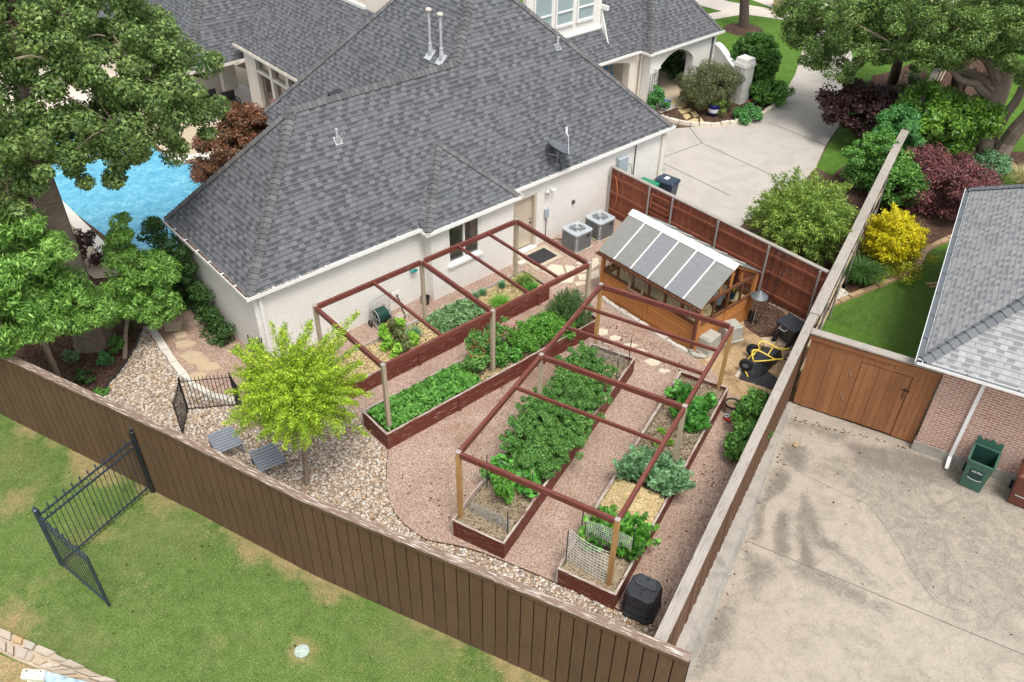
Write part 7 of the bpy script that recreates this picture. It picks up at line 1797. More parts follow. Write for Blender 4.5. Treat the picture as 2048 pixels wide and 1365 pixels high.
# chartreuse tree: sprays of small leaves
yb = W(614, 970, -.01)
t = thing('young_tree', 'small chartreuse tree with feathery shoots growing from the river pebbles', 'tree', tuple(yb))
c0 = D(596, 800, 15.35); mb = MB(); fork = D(606, 880, 15.3)
mb.tube(smoothline([yb, D(611, 925, 15.3), fork, D(600, 820, 15.35), D(597, 760, 15.4)], 4), [.075] * 4 + [.065] * 4 + [.055] * 4 + [.035] * 5, 10)
def sprays(mb, cen, n, rx, rz, zsh, Lr, leafL, leafW, dens, mat, parent, upb=.35, tipspread=.05, extra=()):
    Cs, Ns, Ts = [], [], []
    dirs = []
    for i in range(n):
        z = 1 - 2 * (i + .5) / n; th_ = i * 2.39996; r = math.sqrt(1 - z * z); dirs.append(Vector((r * math.cos(th_), r * math.sin(th_), z)))
    paths = []
    for d in dirs:
        if d.z < -.55 and rnd.random() < .6: continue
        k = rnd.uniform(*Lr); a = cen + Vector((d.x * rx * .15, d.y * rx * .15, d.z * rz * .25 - .1)); b = cen + Vector((d.x * rx * k, d.y * rx * k, d.z * rz * k + upb * k)); paths.append((a, b))
    paths += [(cen, Vector(e)) for e in extra]
    for a, b in paths:
        q = limb_path(a, b, .12, 5, .08); mb.tube(q, [.014, .012, .009, .007, .005, .003], 4, False)
        for s in range(int(dens * (b - a).length)):
            t_ = rnd.random() ** .6; x = t_ * 5; i = min(int(x), 4); p = q[i].lerp(q[i + 1], x - i); d = (q[i + 1] - q[i]).normalized()
            sp = tipspread * (1.9 - 1.35 * t_); off = Vector((rnd.gauss(0, sp), rnd.gauss(0, sp), rnd.gauss(0, sp)))
            Cs.append(p + off); Ns.append(Vector((rnd.gauss(0, .6), rnd.gauss(0, .6), rnd.gauss(.5, .5)))); Ts.append(d + off.normalized() * .8)
    Ls = nrng.uniform(.7, 1.3, len(Cs))
    return leaf_object('crown', np.array(Cs), np.array(Ns), leafL * Ls, leafW * Ls, G[mat], parent, T=np.array(Ts))
sprays(mb, c0 + Vector((0, 0, .1)), 290, 1.65, 1.4, 0, (.52, 1.1), .06, .026, 235, 'chartreuse_leaf', t, .25, .062, [D(718, 625, 15.6), D(622, 640, 15.5), D(560, 660, 15.3), D(745, 790, 15.4), D(470, 700, 15.2), D(735, 870, 15.2), D(505, 690, 15.2), D(690, 660, 15.5)])
mb.build('trunk', M['bark_pale'], t)
# red maple behind the left wing
mp = W(455, 330, 0)
tree('red_maple', 'red and bronze leaved maple between the pool and the left wing roof', [(W(460, 350), .1), (D(455, 330, 31.0), .08), (D(452, 300, 31.2), .06)], 'bark_dark', [el(D(460, 305, 31), 1.15, 1.0), el(D(500, 255, 31.8), 1.0, .8), el(D(428, 340, 30.6), .75, .6), el(D(475, 225, 32), .6, .5), el(D(545, 235, 32.5), .7, .5)], 140, .28, 200, .105, .065, 'red_maple_leaf', droop=.5)
# plum coloured shrubs in the shade of the oak
def shrub(name, label, cx, cy, z, r, rz, n, cr, per, L, Wd, mat, cat='shrub', stem='bark_dark', zc=None, group=None, up=.5, droop=.2, lobes=1, shell=.55, stems=4, rand=.8):
    p = W(cx, cy, z); t = thing(name, label, cat, tuple(p), 0, group)
    c = p + Vector((0, 0, rz if zc is None else zc)); mb = MB()
    for k in range(stems): a = 6.28 * k / stems + rnd.random(); q = limb_path(p + Vector((.04 * math.cos(a), .04 * math.sin(a), 0)), c + Vector((r * .6 * math.cos(a), r * .6 * math.sin(a), rz * .2)), .1, 4); mb.tube(q, [.02, .017, .013, .009, .006], 5)
    mb.build('stem', M[stem], t)
    e = [el(c, r, rz)]
    for k in range(lobes - 1): a = rnd.uniform(0, 6.28); e.append(el(c + Vector((r * .6 * math.cos(a), r * .6 * math.sin(a), rnd.uniform(-.2, .5) * rz)), r * rnd.uniform(.4, .65), rz * rnd.uniform(.4, .65)))
    cl = [k for k in clumps_in(e, n, cr, shell) if k[2] > p.z + .02]
    C, N = clump_leaves(cl, per, .4, up, rand); ok = C[:, 2] > p.z + .01; C, N = C[ok], N[ok]; s = nrng.uniform(.7, 1.3, len(C))
    leaf_object('foliage', C, N, L * s, Wd * s, G[mat], t, droop=droop); return t
shrub('plum_shrub', 'dark purple leaved shrub behind the oak trunk by the pool', 75, 470, 0, .9, .8, 40, .25, 140, .08, .05, 'maroon_leaf')
shrub('plum_shrub', 'dark purple leaved shrub on the pool side right of the oak trunk', 175, 540, 0, .8, .7, 34, .22, 140, .08, .05, 'maroon_leaf')
for i, (px, py, r, h, mat, lab) in enumerate(((147, 722, .2, .16, 'sage_leaf', 'small grey green shrub on the mulch bed by the thin trunk'), (212, 728, .22, .2, 'bright_shrub_leaf', 'small bright green shrub with reddish tips on the mulch bed'), (238, 700, .26, .22, 'shrub_leaf', 'small green shrub at the upper edge of the mulch bed'), (170, 765, .28, .22, 'vine_leaf', 'dark green shrub on the mulch by the brown fence'), (207, 790, .18, .1, 'shrub_leaf', 'low green plant at the pebble edge by the brown fence'), (260, 660, .4, .4, 'vine_leaf', 'dark shrub at the far tip of the mulch bed'))):
    shrub('mulch_shrub', lab, px, py, .0, r, h, 14, .1, 70, .06, .035, mat)
# climbing vine on the left wall
p = W(400, 600, 0); t = thing('climbing_vine', 'dark green climbing vine on the left wall under the gutter', 'vine', tuple(p))
cl = []
for i in range(150):
    s = rnd.random(); v = .9 + 4.6 * rnd.random() ** 1; z = rnd.random() * 2.5 * (1 if v > 2.6 else .55)
    if v < 1.9 and z > .8: continue
    cl.append((*HF(-.15 - abs(rnd.gauss(0, .25)) * (1 if v > 3.4 else .5), v + .9, z)[:2], z, rnd.uniform(.16, .3)))
C, N = clump_leaves(cl, 130, .4, .3, .9); C[:, 2] = np.maximum(C[:, 2], .02); leaf_object('foliage', C, N, nrng.uniform(.06, .11, len(C)), nrng.uniform(.04, .065, len(C)), G['vine_leaf'], t, droop=.6)
mb = MB()
for k in range(4): mb.tube(limb_path(HF(-.16, 3.6 + k * .5, 0), HF(-.12, 3.7 + k * .5, 1.8), .02, 5), .015, 5)
mb.build('stem', M['bark_dark'], t)
# big live oak at right
lb = W(1990, 345, NY - .02)
def Q(px, py, d): return D(px, py, d)
d0 = math.hypot(lb.x, lb.y)
lt = [(lb, .66), (Q(1975, 290, d0 + .2), .44), (Q(1985, 220, d0 + .4), .4), (Q(2003, 170, d0 + .6), .36), (Q(2008, 110, d0 + .8), .34), (Q(1975, 40, d0 + 1), .26), (Q(1960, -60, d0 + 1.2), .16)]
ll = [(Q(1995, 185, d0 + .5), Q(1880, 128, d0 + 1), .3, .14), (Q(1880, 128, d0 + 1), Q(1800, 100, d0 - 1), .15, .06), (Q(1985, 200, d0 + .5), Q(1920, 160, d0 - .5), .2, .13), (Q(1920, 160, d0 - .5), Q(1870, 125, d0 - .8), .13, .06), (Q(1995, 170, d0 + .5), Q(1950, 95, d0 - .5), .24, .1), (Q(1990, 330, d0), Q(2060, 230, d0 - .5), .36, .3), (Q(2060, 230, d0 - .5), Q(2150, 60, d0 - 1), .3, .15), (Q(1990, 270, d0), Q(2045, 175, d0), .2, .15), (Q(1960, 90, d0 + .8), Q(1780, 40, d0 + 1), .15, .05)]
le = [el(Q(1900, 20, d0), 3.2, 2.0), el(Q(1780, 50, d0), 2.6, 1.5), el(Q(1680, 70, d0 + .5), 2.0, 1.2), el(Q(1630, 40, d0 + 1), 1.5, 1.2), el(Q(1700, 10, d0 + 1), 2.6, 1.6), el(Q(2020, 60, d0 - 1), 2.2, 1.3), el(Q(1900, 85, d0 - 1.2), 1.4, .6), el(Q(1780, 105, d0 - .6), 1.2, .6), el(Q(1625, 110, d0 + .4), .9, .5), el(Q(1690, 132, d0), 1.0, .45), el(Q(1790, 125, d0 - .8), 1.0, .4), el(Q(1640, 112, d0 + .2), .9, .5), el(Q(2040, 150, d0 - 1), .75, .5), el(Q(1860, 105, d0 - 1.3), .9, .4), el(Q(2100, 10, d0), 3.2, 2.2), el(Q(1850, 90, d0 - 1), 1.4, .7), el(Q(1590, 70, d0 + .6), .8, .5), el(Q(1585, 20, d0 + .8), .9, .6)]
tree('live_oak', 'huge dark green live oak at the upper right with a thick forked grey trunk', lt, 'bark', le, 480, .39, 290, .12, .055, 'live_oak_leaf', ll, twigs=90, shell=.3, trunk_n=16)
tree('shade_tree', 'dark trunked tree standing in the mulch left of the boundary fence under the live oak', [(W(1785, 165), .26), (D(1797, 120, 44), .22), (D(1805, 70, 44.3), .18)], 'bark_dark', [el(D(1810, 40, 44.5), 2.2, 1.0)], 40, .5, 240, .13, .06, 'live_oak_leaf', twigs=8)
tree('shade_tree', 'dark trunked tree behind the magnolia, right of the boundary fence', [(W(1905, 215, NY), .3), (D(1915, 160, d0 + 4), .25), (D(1925, 100, d0 + 4.3), .2)], 'bark_dark', [el(D(1930, 50, d0 + 4.5), 2.0, 1.0)], 36, .5, 240, .13, .06, 'live_oak_leaf', [(W(1905, 210, NY), D(1950, 140, d0 + 3.8), .2, .1)], twigs=8)
tree('street_tree', 'street tree trunk in a ring of mulch on the front lawn', [(W(1488, 58), .42), (D(1488, 40, 51.5), .29), (D(1489, 0, 51.6), .26), (D(1490, -60, 51.7), .24)], 'bark_dark', [el(D(1490, -160, 51.8), 4, 2)], 60, .8, 120, .16, .09, 'oak_leaf', twigs=8)
mb = MB(); c = W(1487, 60); mb.lathe([(1.15, .0), (1.0, .06), (.3, .16), (.001, .17)], (c.x, c.y, .004), 24); structure('tree_ring_mulch', mb, M['mulch'])
# shrubs on the right
p = W(1585, 520, 0); t = thing('crape_myrtle', 'large pale green crape myrtle with gold tipped leaves on the driveway side of the fence', 'shrub', tuple(p)); mb = MB()
for k in range(7): a = .9 * k; mb.tube(limb_path(p + Vector((.1 * math.cos(a), .1 * math.sin(a), 0)), p + Vector((.7 * math.cos(a), .7 * math.sin(a), 1.5)), .05, 4), [.04, .035, .03, .025, .02], 6)
sprays(mb, p + Vector((.1, .1, 1.45)), 330, 1.85, 1.45, 0, (.55, 1.12), .13, .042, 120, 'crape_leaf', t, .15, .1)
mb.build('stem', M['bark_pale'], t)
shrub('tall_shrub', 'rounded green shrub left of the boundary fence, behind the crape myrtle', 1735, 385, 0, 1.15, 1.05, 110, .26, 160, .12, .06, 'shrub_leaf', zc=1.3, lobes=3)
shrub('feathery_shrub', 'bright emerald shrub between the green shrub and the magnolia', 1775, 335, 0, .95, .95, 70, .3, 190, .15, .045, 'bright_shrub_leaf', zc=1.6, lobes=2)
shrub('magnolia', 'glossy magnolia shrub with big leaves by the boundary fence', 1850, 325, NY, 1.85, 1.35, 170, .36, 110, .22, .085, 'magnolia_leaf', zc=2.0, lobes=4, rand=.9)
shrub('vine_shrub', 'green leafy shrub just right of the boundary fence, above the gold shrub', 1775, 420, NY, .95, 1.0, 70, .3, 170, .13, .065, 'shrub_leaf', zc=1.2, lobes=3)
shrub('burgundy_shrub', 'wide burgundy shrub with layered crimson sprays', 1865, 420, NY, 1.9, 1.0, 170, .34, 160, .13, .05, 'burgundy_leaf', zc=1.15, lobes=4, up=1.0)
shrub('purple_maple', 'dark purple maple overhanging the driveway edge', 1720, 285, 0, 1.9, .7, 170, .32, 110, .15, .09, 'maroon_leaf', zc=1.45, lobes=3, up=1.1)
shrub('shade_shrub', 'small dark shrub on the mulch beneath the dark trunked tree', 1820, 185, 0, .6, .45, 20, .25, 90, .1, .05, 'vine_leaf')
shrub('holly_shrub', 'blue green shrub at the foot of the live oak', 1970, 355, NY, .7, .6, 34, .26, 140, .12, .05, 'kale_leaf')
p = W(1768, 535, NY); t = thing('gold_cypress', 'bright golden yellow cypress by the tan brick edging', 'shrub', tuple(p)); mb = MB(); mb.tube([p, p + Vector((0, 0, 1.2))], .05, 6)
sprays(mb, p + Vector((0, 0, 1.0)), 330, 1.0, 1.0, 0, (.6, 1.1), .075, .035, 230, 'gold_leaf', t, .2, .07, [D(1785, 408, 27.7)])
mb.build('stem', M['bark_dark'], t)
lowc = [(p.x + rnd.gauss(0, .5), p.y + rnd.gauss(0, .5), p.z + rnd.uniform(.15, .8), .25) for _ in range(50)]
C, N = clump_leaves(lowc, 120, .4, .4, .8); leaf_object('lower_foliage', C, N, .075, .035, G['gold_low_leaf'], t)
def tuft(name, label, px, py, z, n, h, r, w, mat, cat='grass clump', lean=1.0, group=None, nseg=1):
    p = W(px, py, z) if not isinstance(px, Vector) else px; t = thing(name, label, cat, tuple(p), 0, group); mb = MB()
    for i in range(n):
        a = rnd.uniform(0, 6.28); rr_ = r * math.sqrt(rnd.random()); hh = h * rnd.uniform(.6, 1.1); q0 = p + Vector((rr_ * .4 * math.cos(a), rr_ * .4 * math.sin(a), 0)); q1 = p + Vector((rr_ * .8 * math.cos(a), rr_ * .8 * math.sin(a), hh * .75)); q2 = p + Vector((rr_ * (1 + .5 * lean) * math.cos(a), rr_ * (1 + .5 * lean) * math.sin(a), hh * (1 - .25 * lean * rnd.random())))
        s = Vector((-math.sin(a + rnd.uniform(-1, 1)), math.cos(a + rnd.uniform(-1, 1)), 0)) * w / 2
        mb.poly([q0 - s, q0 + s, q1 + s, q1 - s]); mb.v[-4:]; i0 = len(mb.v); mb.v.append(tuple(q2)); mb.f.append((i0 - 1, i0 - 2, i0)); mb.uv.append(None)
    o = mb.build('blades', G[mat], t); return t
tuft('ornamental_grass', 'dark green fountain grass clump beside the gold cypress', 1718, 562, NY, 1500, .75, .75, .012, 'ornamental_leaf')
tuft('ornamental_grass', 'olive grass clump at the foot of the live oak', 1950, 385, NY, 500, .5, .55, .014, 'blade_leaf'); tuft('ornamental_grass', 'arching grass clump right of the live oak trunk base', 1995, 372, NY, 500, .5, .6, .014, 'blade_leaf'); tuft('ornamental_grass', 'tan dry grass clump at the right edge by the grey roof', 2040, 365, NY, 600, .6, .8, .014, 'tan_grass')
mb = MB()
for x, y in scatter([W(*q, NY)[:2] for q in [(1662, 612), (1672, 570), (1700, 590), (1690, 600)]], 160): s = rnd.uniform(.03, .07); mb.blob((x, y, NY + .02), s * 1.2, s, s * .7, rnd.uniform(0, 6), 1, .12)
for x, y in scatter([W(*q, NY)[:2] for q in [(1768, 548), (1790, 546), (1788, 556), (1770, 556)]], 24): s = rnd.uniform(.03, .07); mb.blob((x, y, NY + .02), s * 1.2, s, s * .7, rnd.uniform(0, 6), 1, .12)
o = mb.build('white_stones', M['limestone'], smooth=True); stuff(o, 'heap of white stones inside the brick edging by the fence'); o['category'] = 'stones'
# entry planting
shrub('clipped_shrub', 'clipped dark green dome shrub behind the white pier', 1497, 178, 0, 1.15, 1.4, 620, .17, 90, .09, .06, 'cone_leaf', zc=1.3, shell=.72, rand=.5, up=.2)
shrub('weeping_shrub', 'mounded grey green weeping maple in front of the swooping wall', 1413, 215, 0, 1.35, .95, 110, .34, 240, .11, .028, 'weeping_leaf', zc=1.0, droop=1.6, lobes=3)
shrub('entry_shrub', 'leafy green shrub right of the white pier by the driveway', 1535, 205, 0, .95, .5, 44, .26, 130, .12, .08, 'shrub_leaf')
shrub('entry_shrub', 'low green plant at the foot of the white pier', 1497, 240, 0, .7, .28, 30, .18, 110, .1, .06, 'bright_shrub_leaf')
shrub('climbing_plant', 'green climber at the base of the iron trellis', 1308, 222, 0, .35, .6, 24, .18, 110, .1, .055, 'bright_shrub_leaf', zc=.6)
shrub('potted_plant', 'small plant growing in the small cobalt pot', 1332, 214, .3, .2, .12, 8, .1, 60, .08, .04, 'bright_shrub_leaf', zc=.1)
shrub('potted_plant', 'olive plant spilling beside the large cobalt pot', 1437, 232, .02, .35, .4, 14, .18, 90, .1, .03, 'blade_leaf', zc=.4)
shrub('potted_plant', 'low greenery in the terracotta bowl', 1374, 197, .25, .32, .1, 10, .1, 60, .08, .04, 'kale_leaf', zc=.06)
shrub('courtyard_shrub', 'shaded green shrub seen through the white arch', 1352, 150, 0, 1.1, .9, 50, .34, 130, .14, .08, 'vine_leaf', zc=1.0)
tuft('iris_clump', 'spiky blue green iris clump at the driveway corner of the white wall', 1303, 362, 0, 90, .75, .45, .05, 'kale_leaf', 'plant', .6)
# hedge shrub inside the lot line fence
for px, py, r, rz, lab in ((1492, 880, .5, .55, 'green shrub against the inside of the fence by the cream pot, middle of three'), (1505, 840, .42, .5, 'green shrub against the inside of the fence, the one farthest from the camera'), (1477, 915, .38, .42, 'green shrub against the inside of the fence, the one nearest the camera')):
    shrub('fence_shrub', lab, px, py, 0, r, rz, 46, .14, 60, .11, .055, 'shrub_leaf', group='shrubs inside the lot line fence', lobes=3)

# ---------------------------------------------------------------- kitchen garden
def patch_leaves(name, label, F, u0, u1, v0, v1, n, h, L, Wd, mat, cat='plants', up=1.2, z=SOIL, mound=.5, droop=.1, shapefn=None, stuff_=False):
    t = thing(name, label, cat, tuple(F((u0 + u1) / 2, (v0 + v1) / 2, z)))
    U = nrng.uniform(u0, u1, n); V = nrng.uniform(v0, v1, n)
    uu = (U - u0) / (u1 - u0) * 2 - 1; vv_ = (V - v0) / (v1 - v0) * 2 - 1
    prof = np.clip(1 - mound * (np.abs(uu) ** 4 + np.abs(vv_) ** 4), .1, 1); bump_ = .75 + .25 * np.sin(U * 9 + V * 7) * np.cos(V * 11 - U * 5)
    Z = z + h * prof * bump_ * (1 - .65 * nrng.random(n) ** 2)
    P = np.array(F.o)[None] + U[:, None] * np.array(F.u) + V[:, None] * np.array(F.v); P[:, 2] = Z
    N = nrng.normal(size=(n, 3)) * .55 + np.array([0, 0, up]); s = nrng.uniform(.65, 1.3, n)
    if shapefn is not None: k = shapefn(U, V); P, N, s = P[k], N[k], s[k]
    leaf_object('foliage', P, N, L * s, Wd * s, G[mat], t, droop=droop, fold=.12); return t
def stem_plant(name, label, p, h, r, ncl, cr, per, L, Wd, mat, cat='plant', nst=3, stem='pepper_leaf', droop=.5, up=.6, lean=None):
    p = Vector(p); t = thing(name, label, cat, tuple(p)); mb = MB(); cl = []
    for k in range(nst):
        a = 6.28 * k / nst + rnd.random(); e = p + Vector((r * .6 * math.cos(a), r * .6 * math.sin(a), h * rnd.uniform(.8, 1))) + (lean or Vector()); q = limb_path(p, e, .05, 5, .1); mb.tube(q, .008, 5)
        for _ in range(ncl // nst): x = rnd.uniform(.25, 1) * 5; i = min(int(x), 4); c = q[i].lerp(q[i + 1], x - i); cl.append((c.x + rnd.gauss(0, r * .35), c.y + rnd.gauss(0, r * .35), c.z + rnd.gauss(0, .05), cr * rnd.uniform(.7, 1.2)))
    mb.build('stem', G[stem], t); C, N = clump_leaves(cl, per, .3, up, .9); C[:, 2] = np.maximum(C[:, 2], p.z + .01); s = nrng.uniform(.7, 1.3, len(C))
    leaf_object('foliage', C, N, L * s, Wd * s, G[mat], t, droop=droop); return t
def straw(name, label, F, u0, u1, v0, v1, n, mat='straw', z=SOIL, h=.05, mound=0.0):
    mb = MB()
    for i in range(n):
        u = rnd.uniform(u0, u1); v = rnd.uniform(v0, v1); a = rnd.uniform(0, 6.28); L = rnd.uniform(.05, .16); x = (u - u0) / (u1 - u0) * 2 - 1; y = (v - v0) / (v1 - v0) * 2 - 1
        c = F(u, v, z + rnd.uniform(.004, h) + mound * max(0, 1 - x ** 4) * max(0, 1 - y ** 4)); d = Vector((math.cos(a) * L / 2, math.sin(a) * L / 2, rnd.uniform(-.015, .015))); s = Vector((-d.y, d.x, 0)).normalized() * .004
        mb.poly([c - d - s, c + d - s, c + d + s + Vector((0, 0, .004)), c - d + s + Vector((0, 0, .004))])
    o = mb.build(name, M[mat], origin=tuple(F((u0 + u1) / 2, (v0 + v1) / 2, z))); stuff(o, label); o['category'] = 'straw'; return o
b1 = (B1[2] + .06, B1[3] - .06); b2 = (B2[2] + .06, B2[3] - .06); b3 = (B3[2] + .06, B3[3] - .06); b4 = (B4[2] + .06, B4[3] - .06)
def E(px, py, F, z=SOIL + .1): return F.inv(W(px, py, z))[:2]
# bed nearest the house
straw('straw_mulch', 'yellow straw over the lettuce end of the bed by the white wall', HF, 1.36, 4.9, *b1, 5200)
straw('straw_mulch', 'yellow straw among the chive clumps by the white wall', HF, 6.3, 8.68, *b1, 3400)
def hp(px, py, z=SOIL): return W(px, py, z)
lt_ = []
for i, (px, py, mat, h) in enumerate(((772, 700, 'lettuce_leaf', .6), (765, 680, 'lettuce_leaf', .55), (786, 672, 'red_lettuce_leaf', .5), (795, 690, 'red_lettuce_leaf', .45), (800, 665, 'lettuce_leaf', .5), (808, 705, 'red_lettuce_leaf', .4), (790, 715, 'lettuce_leaf', .45), (822, 692, 'lettuce_leaf', .42))):
    where = ['at the left rim of the straw', 'nearest the hose reel', 'dark, behind the front heads', 'dark, in the middle of the clump', 'at the back, under the hose reel', 'dark and low at the front rim', 'at the front rim of the bed', 'at the right side beside the blue green herb'][i]
    stem_plant('lettuce', 'lettuce in the bed by the house, ' + where, hp(px, py), h, .13, 14, .1, 40, .13, .09, mat, 'lettuce', 1, droop=.1, up=.5)
tuft('herb_tuft', 'fine blue green herb tuft in the straw right of the lettuce', 828, 675, SOIL, 420, .3, .28, .006, 'chive_leaf', 'herb', .9)
u, v = E(912, 625, HF); patch_leaves('sage', 'broad mound of grey green sage leaves in the bed by the house', HF, u - .95, u + .75, b1[0] + .1, b1[1], 1900, .32, .13, .085, 'sage_leaf', 'sage', mound=.55)
for px, py, lab in ((966, 592, 'blue green chive tuft nearest the sage mound'), (950, 600, 'small chive tuft just behind the sage mound'), (1004, 578, 'blue green chive tuft under the cross bar')): tuft('chives', lab, px, py, SOIL, 260, .28, .16, .007, 'chive_leaf', 'herb', .7)
tuft('herb_tuft', 'bright green ferny tuft near the front rim beside the chives', 1000, 612, SOIL, 700, .28, .34, .008, 'fern_leaf', 'herb', 1.0)
tuft('daylily', 'arching green daylily clump at the far end of the bed by the tan door', 1048, 577, SOIL, 260, .5, .34, .022, 'blade_leaf', 'plant', 1.0); tuft('daylily', 'smaller grassy clump at the far end rim of the bed by the tan door', 1062, 588, SOIL, 160, .4, .26, .02, 'squash_leaf', 'plant', 1.0)
# strawberry bed
patch_leaves('strawberry', 'dense strawberry patch filling the near end of the second bed', HF, B2[0] + .1, 4.15, b2[0], b2[1], 3600, .26, .095, .08, 'strawberry_leaf', 'strawberries', mound=.25)
straw('straw_mulch', 'bare straw gap beside the strawberries', HF, 3.7, 5.6, *b2, 1500)
def bed2p(u, v): return tuple(HF(u, v, SOIL))
pl2 = [(4.35, -4.35, 'tomato_leaf', .62, .3, 'caged tomato plant nearest the strawberries'), (4.75, -3.95, 'tomato_leaf', .8, .3, 'caged tomato plant by the bare rim, second from the strawberries'), (5.15, -4.5, 'pepper_leaf', .55, .28, 'pepper plant right of the weathered mid post'), (5.35, -3.95, 'tomato_leaf', .85, .3, 'tall caged tomato plant behind the mid post')]
for u, v, mat, h, r, lab in pl2: stem_plant('tomato_plant' if 'tomato' in lab else 'pepper_plant', lab, bed2p(u, v), h, r, 40, .15, 70, .09, .045, mat, 'plant', 4, droop=.7)
stem_plant('aubergine', 'broad dark leaved plant at the front rim right of the mid post', bed2p(5.55, -4.6), .38, .22, 12, .14, 24, .2, .09, 'squash_leaf', 'plant', 3, droop=1.2)
shrub_ = lambda lab, u, v, r, rz, mat, n, per, L, Wd, nm, cat: (lambda p: (thing, p))(0)
def herb_mound(name, label, u, v, r, rz, mat, n, per, L, Wd, cat='herb', up=.6, droop=0.0):
    p = HF(u, v, SOIL); t = thing(name, label, cat, tuple(p)); e = [el(p + Vector((0, 0, rz * .5)), r, rz * .7)]
    cl = [c for c in clumps_in(e, n, .13, .6) if c[2] > SOIL]; C, N = clump_leaves(cl, per, .4, up, .8); ok = C[:, 2] > SOIL + .01; C, N = C[ok], N[ok]
    leaf_object('foliage', C, N, nrng.uniform(.7, 1.3, len(C)) * L, nrng.uniform(.7, 1.3, len(C)) * Wd, G[mat], t, droop=droop); return t
herb_mound('herb_mound', 'bright green herb mound right of the pepper plant', 6.2, -4.35, .5, .62, 'basil_leaf', 90, 60, .075, .03)
herb_mound('basil', 'bright green leafy basil mound in the middle of the second bed', 7.0, -4.25, .55, .52, 'basil_leaf', 100, 60, .06, .045); herb_mound('basil', 'low bright green herb spilling over the rim before the rosemary', 7.45, -4.65, .36, .34, 'basil_leaf', 50, 60, .06, .045)
p = HF(8.1, -4.25, SOIL); t = thing('rosemary', 'tall dark green rosemary bush at the far end of the second bed', 'rosemary', tuple(p)); mb = MB()
Cs, Ns, Ts = [], [], []
for i in range(430):
    a = rnd.uniform(0, 6.28); r_ = .78 * math.sqrt(rnd.random()); b0 = p + Vector((r_ * .5 * math.cos(a), r_ * .5 * math.sin(a), .05)); e = p + Vector((r_ * 1.02 * math.cos(a), r_ * 1.02 * math.sin(a), (1.1 - .8 * (r_ / .78) ** 2) * rnd.uniform(.8, 1.1)))
    mb.tube([b0, b0.lerp(e, .6), e], [.006, .004, .002], 4, False)
    for k in range(42): q = b0.lerp(e, .25 + .75 * rnd.random()); d = Vector((rnd.gauss(0, 1), rnd.gauss(0, 1), rnd.gauss(.9, .5))).normalized(); Cs.append(q + d * .018); Ts.append(d); Ns.append(Vector((rnd.gauss(0, 1), rnd.gauss(0, 1), .4)))
mb.build('stem', M['bark_dark'], t); leaf_object('foliage', np.array(Cs), np.array(Ns), .052, .015, G['rosemary_leaf'], t, T=np.array(Ts))
# tomato bed
def nbed(n, m, z=SOIL): return tuple(NF(n, m, z))
k_ = 0
labs = ['thick bush in the middle of the tomato bed, at the bare rim', 'thick bush in the middle of the tomato bed, at the painted rim', 'bush under the middle cross beam at the bare rim', 'bush under the middle cross beam at the painted rim', 'bush next to the climbing beans', 'bush between the middle beam and the stakes', 'wispy plant toward the far end, bare rim side', 'wispy plant toward the far end, painted rim side', 'tall wispy plant leaning on the far wire', 'bushy plant at the centre of the bed', 'low bush at the painted rim beside the beans', 'low bush at the painted rim, left of the middle beam', 'low bush at the painted rim, under the middle beam', 'thin plant at the painted rim near the stakes']
for (n_, m_, h, r, nc, lab) in ((3.1, .95, .95, .62, 110, 0), (3.2, .35, .85, .62, 110, 1), (4.0, 1.0, .95, .6, 100, 2), (4.05, .4, .9, .6, 100, 3), (2.45, .7, .8, .6, 100, 4), (4.85, .75, .95, .6, 100, 5), (5.5, 1.0, 1.05, .5, 70, 6), (5.6, .42, .95, .5, 70, 7), (6.2, .85, 1.15, .48, 60, 8), (3.6, .65, 1.05, .6, 110, 9), (2.5, .3, .7, .45, 60, 10), (3.6, .22, .75, .45, 60, 11), (4.5, .25, .8, .45, 60, 12), (5.1, .3, .85, .42, 50, 13)):
    stem_plant('tomato_plant', 'sprawling tomato plant, ' + labs[lab], nbed(n_, m_), h, r, int(nc * 1.2), .11, 125, .064, .026, 'tomato_leaf', 'tomato plant', 6, droop=.7)
stem_plant('bean_plant', 'broad leaved bean plant at the near side of the tomatoes, bare rim side', nbed(1.75, .95), .35, .35, 30, .18, 20, .17, .12, 'squash_leaf', 'bean plant', 5, droop=.9); stem_plant('bean_plant', 'broad leaved bean plant at the near side of the tomatoes, painted rim side', nbed(1.8, .4), .4, .4, 34, .18, 20, .17, .12, 'squash_leaf', 'bean plant', 5, droop=.9)
stem_plant('tomato_plant', 'lone bright tomato plant near the net at the near end of the bed', nbed(1.15, .62), .95, .22, 36, .13, 60, .09, .05, 'basil_leaf', 'tomato plant', 3, droop=.7)
straw('straw_mulch', 'greyish old straw at the near end of the tomato bed', NF, .06, 1.6, *b3, 3000, 'straw_grey'); straw('straw_mulch', 'greyish straw at the far end of the tomato bed', NF, 6.2, 7.5, *b3, 1600, 'straw_grey')
